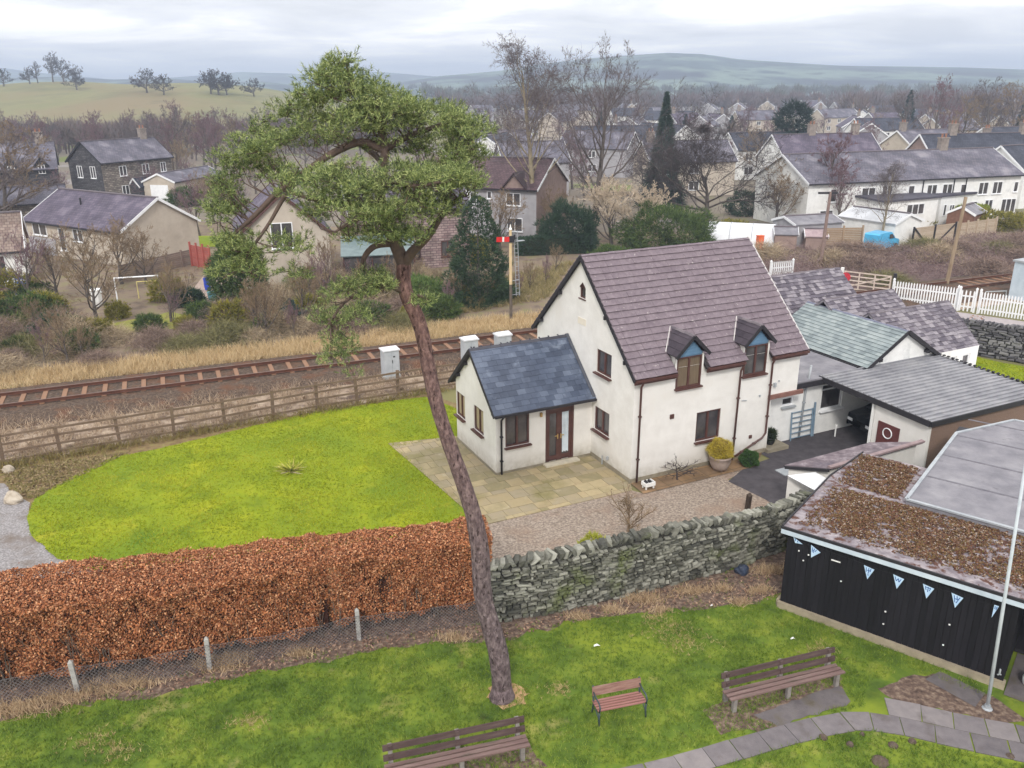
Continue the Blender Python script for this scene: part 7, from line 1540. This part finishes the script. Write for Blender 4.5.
for z in (.25, .55, .85, 1.15, 1.45): p.box((L / 2, 0, z), (L, .05, .08))
for x in (.05, L * .33, L * .66, L - .05): p.box((x, -.01, .85), (.09, .05, 1.3))
p.bar((.1, -.03, .3), (L - .1, -.03, 1.4), .04, .08); p.build('bars', mat('pale_gate', [(186, 168, 156), (212, 198, 186)], scale=3), fg)
for x, mm in ((-.15, m_white), (L + .2, m_dark)): q = MB(); q.box((x, 0, .85), (.2, .2, 1.7)); q.build('post', mm, fg)
q = MB(); q.tube([(.15, -.08, 1.05), (.15, -.05, 1.05)], .34, 16); q.build('red_disc', mat('red_disc', [(180, 44, 58), (206, 62, 74)]), fg)
bl = empty('relay_hut', G(1034, 304), HY + R(4), 'pale blue grey equipment hut by the picket fence at the right edge', 'hut')
p = MB(); p.box((1.5, .9, 1.3), (3.0, 1.8, 2.6)); p.build('wall', mat('hut_blue', [(176, 190, 202), (198, 210, 220)], scale=2), bl); p = MB(); p.box((1.5, .9, 2.66), (3.2, 2.0, .12)); p.build('roof', m_grey, bl)
window(bl, (.7, 0, 1.4), 0, .7, .8, 1, frame=m_grey, recess=-.03); p = MB(); p.box((2.2, -.03, 1.0), (.8, .05, 1.9)); p.build('door', m_grey, bl)
p = MB(); p.tube([(0, 0, 0), (0, 0, .9), (-1.5, -.2, .9), (-1.5, -.2, 0)], .04, 6); o = p.build('handrail', m_grey); o.location = G(1004, 304); tag(o, 'grey tubular handrail beside the pale equipment hut', 'handrail')
sheet('pavement', [G(860, 300).xy, G(955, 312).xy, G(1080, 330).xy, (40, 44), (31.5, 40.5), (28, 43), (23.8, 46.2), (20, 48)], .03, mat('pavement_grey', [(150, 142, 144), (176, 168, 168)], scale=2, detail=8))
drystone('stone_wall', [(20.5, 47.2), (23.6, 45.6), (27.6, 42.2), (31, 39.5)], [1.7, 1.7, 1.8, 1.8], .5, 'dark dry stone wall behind the small bright lawn on the right', 8, .13, True, .34, mat('dark_stone', [(58, 56, 62), (96, 94, 98), (140, 138, 140)], island=.8, scale=3, bump=.3))
rl = sheet('side_lawn', [(21.2, 40.2), (22.3, 43.2), (25, 43.6), (28.5, 40.2), (31, 36), (24.5, 37.5)], .03, m_lawn, jit=.1, step=.4)
rlp = [(21.4, 40.2), (22.4, 43.0), (25, 43.4), (28.3, 40.2), (30, 37), (24.5, 38)]
P2 = scatter(rlp, 140); st = link('side_lawn_blades', np_mesh('side_lawn_blades', blade_field(P2, .03, 3, .06, .025, .9), 3, bpy.data.materials['lawn_blade'])); tag(st, kind='stuff')
sheet('yard', [(20.8, 40), (24.5, 37.6), (31, 36), (34, 30), (20, 30)], .026, mat('pale_yard', [(206, 202, 204), (224, 220, 222)], scale=1))
ob = empty('clipped_shrub', G(972, 349), 0, 'upright rusty orange clipped shrub in front of the dark stone wall', 'shrub'); cone_tree(ob, 500, 1.9, .5, .15, .04, mat('rusty_leaf', [(148, 100, 72), (190, 140, 104)], island=.8), 9, 0, .15)
# garden things on the left
gl = empty('goal_frame', (G(118, 303) + G(161, 300)) / 2, math.atan2((G(161, 300) - G(118, 303)).y, (G(161, 300) - G(118, 303)).x), 'white football goal frame in the overgrown garden', 'goal'); w = (G(161, 300) - G(118, 303)).length / 2
p = MB(); p.tube([(-w, 0, 0), (-w, 0, 1.75), (w, 0, 1.75), (w, 0, 0)], .06, 7); p.build('frame', m_whiteframe, gl)
p = MB(); p.tube([(-w * .1, 1.0, 0), (-w * .1, 1.0, 1.2), (w * .8, 1.0, 1.2), (w * .8, 1.0, 0)], .04, 6); p.build('rear_frame', mat('cream_frame', [(200, 186, 120), (222, 208, 140)]), gl)
tb = empty('trampoline', G(25, 300), .5, 'blue striped slide leaning in the garden at the left edge', 'slide')
p = MB(); p.slab([(-.5, -.9, .3), (.5, -.9, .3), (.4, .9, 1.5), (-.4, .9, 1.5)], .08); p.build('chute', mat('slide_blue', [(62, 92, 176), (84, 116, 196)]), tb); q = MB(); [q.slab([(-.48, y, .36 + (y + .9) * .667), (.48, y, .36 + (y + .9) * .667), (.48, y + .1, .427 + (y + .9) * .667), (-.48, y + .1, .427 + (y + .9) * .667)], .02) for y in (-.7, -.3, .1, .5)]; q.build('stripe', m_white, tb); q = MB(); [q.tube([(x, .8, 0), (x * .8, .8, 1.4)], .04, 6) for x in (-.5, .5)]; q.build('support', m_grey, tb)
tb.name = 'garden_slide'
for i, (x, y, sx, sy, h, mm, nm, lb) in enumerate([(208, 290, .5, .5, .9, mat('blue_bin', [(38, 60, 176), (58, 84, 200)]), 'blue_bin', 'blue plastic bin beside the red garden fence'), (214, 300, .8, .5, .6, mat('teal_box', [(70, 128, 148), (110, 160, 172)]), 'garden_box', 'teal and tan play box near the red garden fence'), (98, 306, .7, .5, 1.2, m_white, 'white_chest', 'white garden chest left of the goal frame')]):
    p = MB(); p.lathe((0, 0, 0), [(sx * .4, 0), (sx * .5, h * .3), (sx * .52, h * .9), (sx * .56, h * .92), (sx * .5, h), (.02, h * 1.06)], 8); p.box((sx * .5, 0, h * .8), (.12, .2, .06)); o = p.build(nm, mm); o.location = G(x, y); tag(o, lb, 'garden storage')
rf_ = panel_fence('red painted panel fence at the end of the bungalow', G(193, 266), G(212, 270), 1.9, 3, mat('red_fence', [(150, 74, 66), (176, 98, 88)], island=.5))
sheet('garden_lawn', [G(196, 236).xy, G(220, 236).xy, G(220, 247).xy, G(196, 247).xy], .03, m_lawn)
gy2 = sheet('garden_paving', [G(185, 300).xy, G(205, 274).xy, G(225, 272).xy, G(222, 312).xy, G(190, 314).xy], .03, mat('garden_flags', [(150, 132, 122), (182, 164, 152)], scale=3))
sheet('garden_lawn', [G(100, 326).xy, G(170, 312).xy, G(186, 318).xy, G(175, 330).xy, G(110, 336).xy, G(30, 345).xy, G(0, 345).xy, G(10, 330).xy], .028, mat('rough_lawn', [(118, 124, 52), (152, 146, 70)], scale=1.5, detail=9), jit=.4, step=1)
bd = panel_fence('grey garden fence with posts under the bungalow gable', G(122, 282), G(196, 264), 1.3, 5, mat('old_boards', [(112, 98, 90), (144, 128, 118)], island=.5))
# ------------------------------------------------------------------ trees on the hill and the woods
hill_a = bare_tree('hill', m_bark, m_tw_dark, seed=61, H=11, r0=.3, limbs=14, start=.3, ang=(15, 50), levels=(6, 5, 5), lens=(.4, .42, .42, .4), upt=.45, wob=.05, twigw=.15, twigs=4)
hill_b = bare_tree('hill', m_bark, m_tw_dark, seed=62, H=9, r0=.34, limbs=16, start=.22, ang=(25, 78), levels=(7, 6, 5), lens=(.52, .42, .42, .4), upt=.3, droop=.05, wob=.06, twigw=.18, twigs=4, fork=1, curve=1.4)
for i, (x, y, s, kk, lb) in enumerate([(30, 84, .75, 2, 'first of the row of bare trees on the hill crest from the left'), (38, 83, .7, 0, 'slim bare tree on the hill crest, in the left row'), (53, 82, 1.0, 0, 'tall bare tree on the hill crest in the middle of the left row'), (64, 82, 1.15, 1, 'tallest bare tree of the left row on the hill crest'), (77, 90, .85, 2, 'round dark tree just below the hill crest'), (147, 93, 1.0, 1, 'leaning bare tree left of a pair on the field'), (164, 95, .85, 2, 'smaller bare tree right of a pair on the field'), (211, 94, 1.0, 2, 'left tree of the dense dark clump on the field'), (219, 95, 1.1, 1, 'broadest tree of the dense dark clump on the field'), (227, 95, .95, 2, 'right tree of the dense dark clump on the field'), (254, 97, .8, 1, 'single small dark tree right of the clump on the field'), (4, 86, .8, 1, 'bare tree on the field at the left edge of the photo')]):
    D_i = next((d for d in range(250, 432, 3) if AT(x, y, d).z <= float(gz(AT(x, y, d).x, d))), 405)
    p = AT(x, y, D_i); p.z = float(gz(p.x, p.y)) - .2
    put_tree((hill_a, hill_b, hill_b)[kk], 'bare_tree', p, lb, rz=i * 1.3, s=s * 1.2, group='trees on the far field')
mix = [wood_p, wood_g, wood_b, wood_p, wood_g, wood_p]
rr = random.Random(77)
for i in range(64):                                                 # wood behind the stone houses
    Y = rr.uniform(135, 225); x = rr.uniform(-.60, -.22) * Y
    if -.52 < x / Y < -.40 and Y < 150: continue
    put_tree(mix[i % 6], 'bare_tree', (x, Y, float(gz(x, Y))), 'bare purple brown woodland tree behind the stone houses', rz=rr.uniform(0, 6), s=rr.uniform(.5, .85) * (1.25 if -.40 < x / Y < -.3 else 1), group='woodland trees behind the stone houses')
def near_far_house(x, y): return 25 < x < 66 and 74 < y < 130
for i in range(96):                                                 # trees through the town
    Y = rr.uniform(105, 330); x = rr.uniform(-.06, .64) * Y
    if near_far_house(x, Y): continue
    put_tree(mix[(i * 5) % 6], 'bare_tree', (x, Y, 0), 'bare tree among the roofs of the town', rz=rr.uniform(0, 6), s=rr.uniform(.45, .85), group='bare trees among the town roofs')
for i, (x, y, s, kk, lb) in enumerate([(905, 160, 1.05, 1, 'broad grey bare tree behind the dark terrace'), (932, 158, 1.3, 0, 'tall twiggy tree rising behind the dark terrace'), (957, 160, 1.15, 2, 'dense bare tree right of the tall twiggy tree'), (986, 158, 1.25, 1, 'tall bare tree with a forked stem against a pale meadow'), (1012, 158, 1.35, 2, 'dark tree at the right edge behind the dark terrace'), (405, 150, 1.1, 0, 'bare tree behind the top of the pine crown')]):
    put_tree(mix[kk], 'bare_tree', G(x, y), lb, rz=i * 2.1, s=s)
p_m = mat('far_evergreen', [(34, 50, 48), (54, 70, 62)], island=.8)
for i, (x, y, h, lb) in enumerate([(903, 150, 13, 'slim dark conifer behind the grey roofs'), (1018, 150, 12, 'dark conifer at the right edge of the town'), (684, 150, 8, 'small dark conifer in the town near the oak'), (600, 142, 8, 'small dark conifer in the far town'), (730, 144, 7, 'dark green conifer left of the spiky pine')]):
    o = empty('conifer', G(x, y), 0, lb, 'tree'); cone_tree(o, 700, h, h * .2, .9, .22, p_m, 50 + i, 8, .8)
# hedges, bushes and small trees between the nearer houses
for i in range(30):
    x, y = [(200, 236), (214, 224), (226, 212), (238, 222), (206, 208), (222, 196), (244, 206), (256, 194), (184, 206), (192, 190), (270, 188), (340, 178), (360, 190), (380, 172), (400, 190), (420, 176), (440, 186), (460, 170), (475, 180), (16, 226), (34, 214), (60, 206), (12, 200), (130, 192), (150, 200), (180, 182), (300, 184), (320, 172), (500, 250), (470, 262)][i]
    if i % 3 == 2: place(gb[i % 2], True, G(x, y), i * 1.3, 'green garden bush between the nearer houses beyond the railway', 'garden bushes between the houses', sc_=rr.uniform(1.3, 2.2))
    else: put_tree((smallb, small, wood_b)[i % 3], 'bare_tree', G(x, y), 'small bare garden tree between the nearer houses beyond the railway', 'tree', 'garden trees between the houses', i * 1.9, rr.uniform(1.0, 1.5))
for i, (x, y) in enumerate([(455, 306), (470, 300), (488, 304), (500, 296), (530, 290), (545, 284), (438, 300), (520, 300), (556, 272), (448, 314)]):
    put_tree((small, smallb)[i % 2], 'sapling', G(x, y), 'thin leafless sapling in the rough grass by the semaphore signal', 'tree', 'saplings by the signal', i * 1.7, (.35, .35, .5))
# the far town
fw = [m_wgrey, m_wbeige, m_white, m_wgrey]; frf = [m_rslate, m_rpurple, m_rdark, m_rslate]
protos = []
for i in range(6):
    protos.append(bldg('house', 'small pale house with a slate roof in the far town', 'house', (0, 0), 0, 9 + 3 * (i % 3), 7, 4.6, 7.0, fw[i % 4], frf[(i * 3) % 4], [(1.2, 3, 1.3, 1.1), (5.4, 3, 1.3, 1.1), (1.2, .8, 1.5, 1.2), (5.4, .8, 1.5, 1.2)], (), (1.0,) if i % 2 else (), group='houses of the far town', gut=False))
placed = []; used = [False] * 6; cnt = 0
for i in range(900):
    Y = 108 + 520 * rr.random() ** 1.25; x = rr.uniform(-.05, .66) * Y
    if near_far_house(x, Y) or any((x - a) ** 2 + (Y - b) ** 2 < 15 ** 2 for a, b in placed): continue
    placed.append((x, Y)); k = cnt % 6; place(protos[k], used[k], (x, Y, float(gz(x, Y))), R(rr.choice([17, 17, 107, -20, 70, 17])) + rr.uniform(-.15, .15)); used[k] = True; cnt += 1
    if cnt >= 84: break
# distant woods as masses
def wood(name, n, fx, fy, h, w, m, seed):
    rs = np.random.default_rng(seed); Y = fy(rs, n); X = fx(rs, n) * Y; Hh = rs.uniform(.6, 1.15, n) * h; per = 150
    zc = gz(X, Y); i = np.repeat(np.arange(n), per); d = unit(rs.normal(size=(n * per, 3))); d[:, 2] = np.abs(d[:, 2]) * .9 + .1
    rad = rs.uniform(.2, .8, n * per); c = np.stack([X[i], Y[i], zc[i] + Hh[i] * .42], 1)
    P = c + d * (rad * Hh[i])[:, None] * np.array([.36, .36, .45]); P[::9] = np.stack([X[i][::9], Y[i][::9], zc[i][::9]], 1); D = unit(d + np.array([0, 0, .8]) + rs.normal(size=d.shape) * .3); D[::9] = unit(np.array([0, 0, 1.0]) + rs.normal(size=D[::9].shape) * .06)
    L = Hh[i] * rs.uniform(.12, .3, n * per); L[::9] = Hh[i][::9] * .55
    return tag(link(name, np_mesh(name, blades(P, D, L, w), 3, m)), kind='stuff')
m_fw1 = mat('far_wood', [(74, 62, 62), (112, 96, 94), (96, 88, 74)], island=.5, scale=.012, detail=3, rough=1)
m_fw2 = mat('far_wood_green', [(58, 60, 46), (88, 88, 66), (104, 88, 80)], island=.5, scale=.01, detail=3, rough=1)
wood('far_wood', 260, lambda r, n: r.uniform(-.66, -.10, n), lambda r, n: r.uniform(195, 250, n), 7.5, .24, m_fw1, 1)
wood('far_wood', 420, lambda r, n: r.uniform(-.08, .70, n), lambda r, n: 430 + r.uniform(0, 1, n) * 130, 12, .5, m_fw1, 2)
wood('far_wood', 420, lambda r, n: r.uniform(-.10, .70, n), lambda r, n: r.uniform(640, 1000, n), 15, .8, m_fw2, 3)
wood('far_wood', 300, lambda r, n: r.uniform(-.12, .75, n), lambda r, n: r.uniform(1000, 1500, n), 16, 1.2, m_fw2, 4)
wood('far_wood', 120, lambda r, n: r.uniform(.38, .68, n), lambda r, n: r.uniform(290, 390, n), 12, .4, m_fw1, 5)
# ------------------------------------------------------------------ the air
hz = MB(); hz.box((0, 1740, 47), (9000, 3600, 96)); m_h = bpy.data.materials.new('haze'); m_h.use_nodes = True; N = m_h.node_tree.nodes; N.clear()
pv = N.new('ShaderNodeVolumePrincipled'); pv.inputs['Color'].default_value = (.66, .785, 1.0, 1); pv.inputs['Density'].default_value = HAZE; pv.inputs['Anisotropy'].default_value = .1
ou = N.new('ShaderNodeOutputMaterial'); m_h.node_tree.links.new(pv.outputs[0], ou.inputs['Volume'])
tag(hz.build('haze', m_h), kind='stuff')
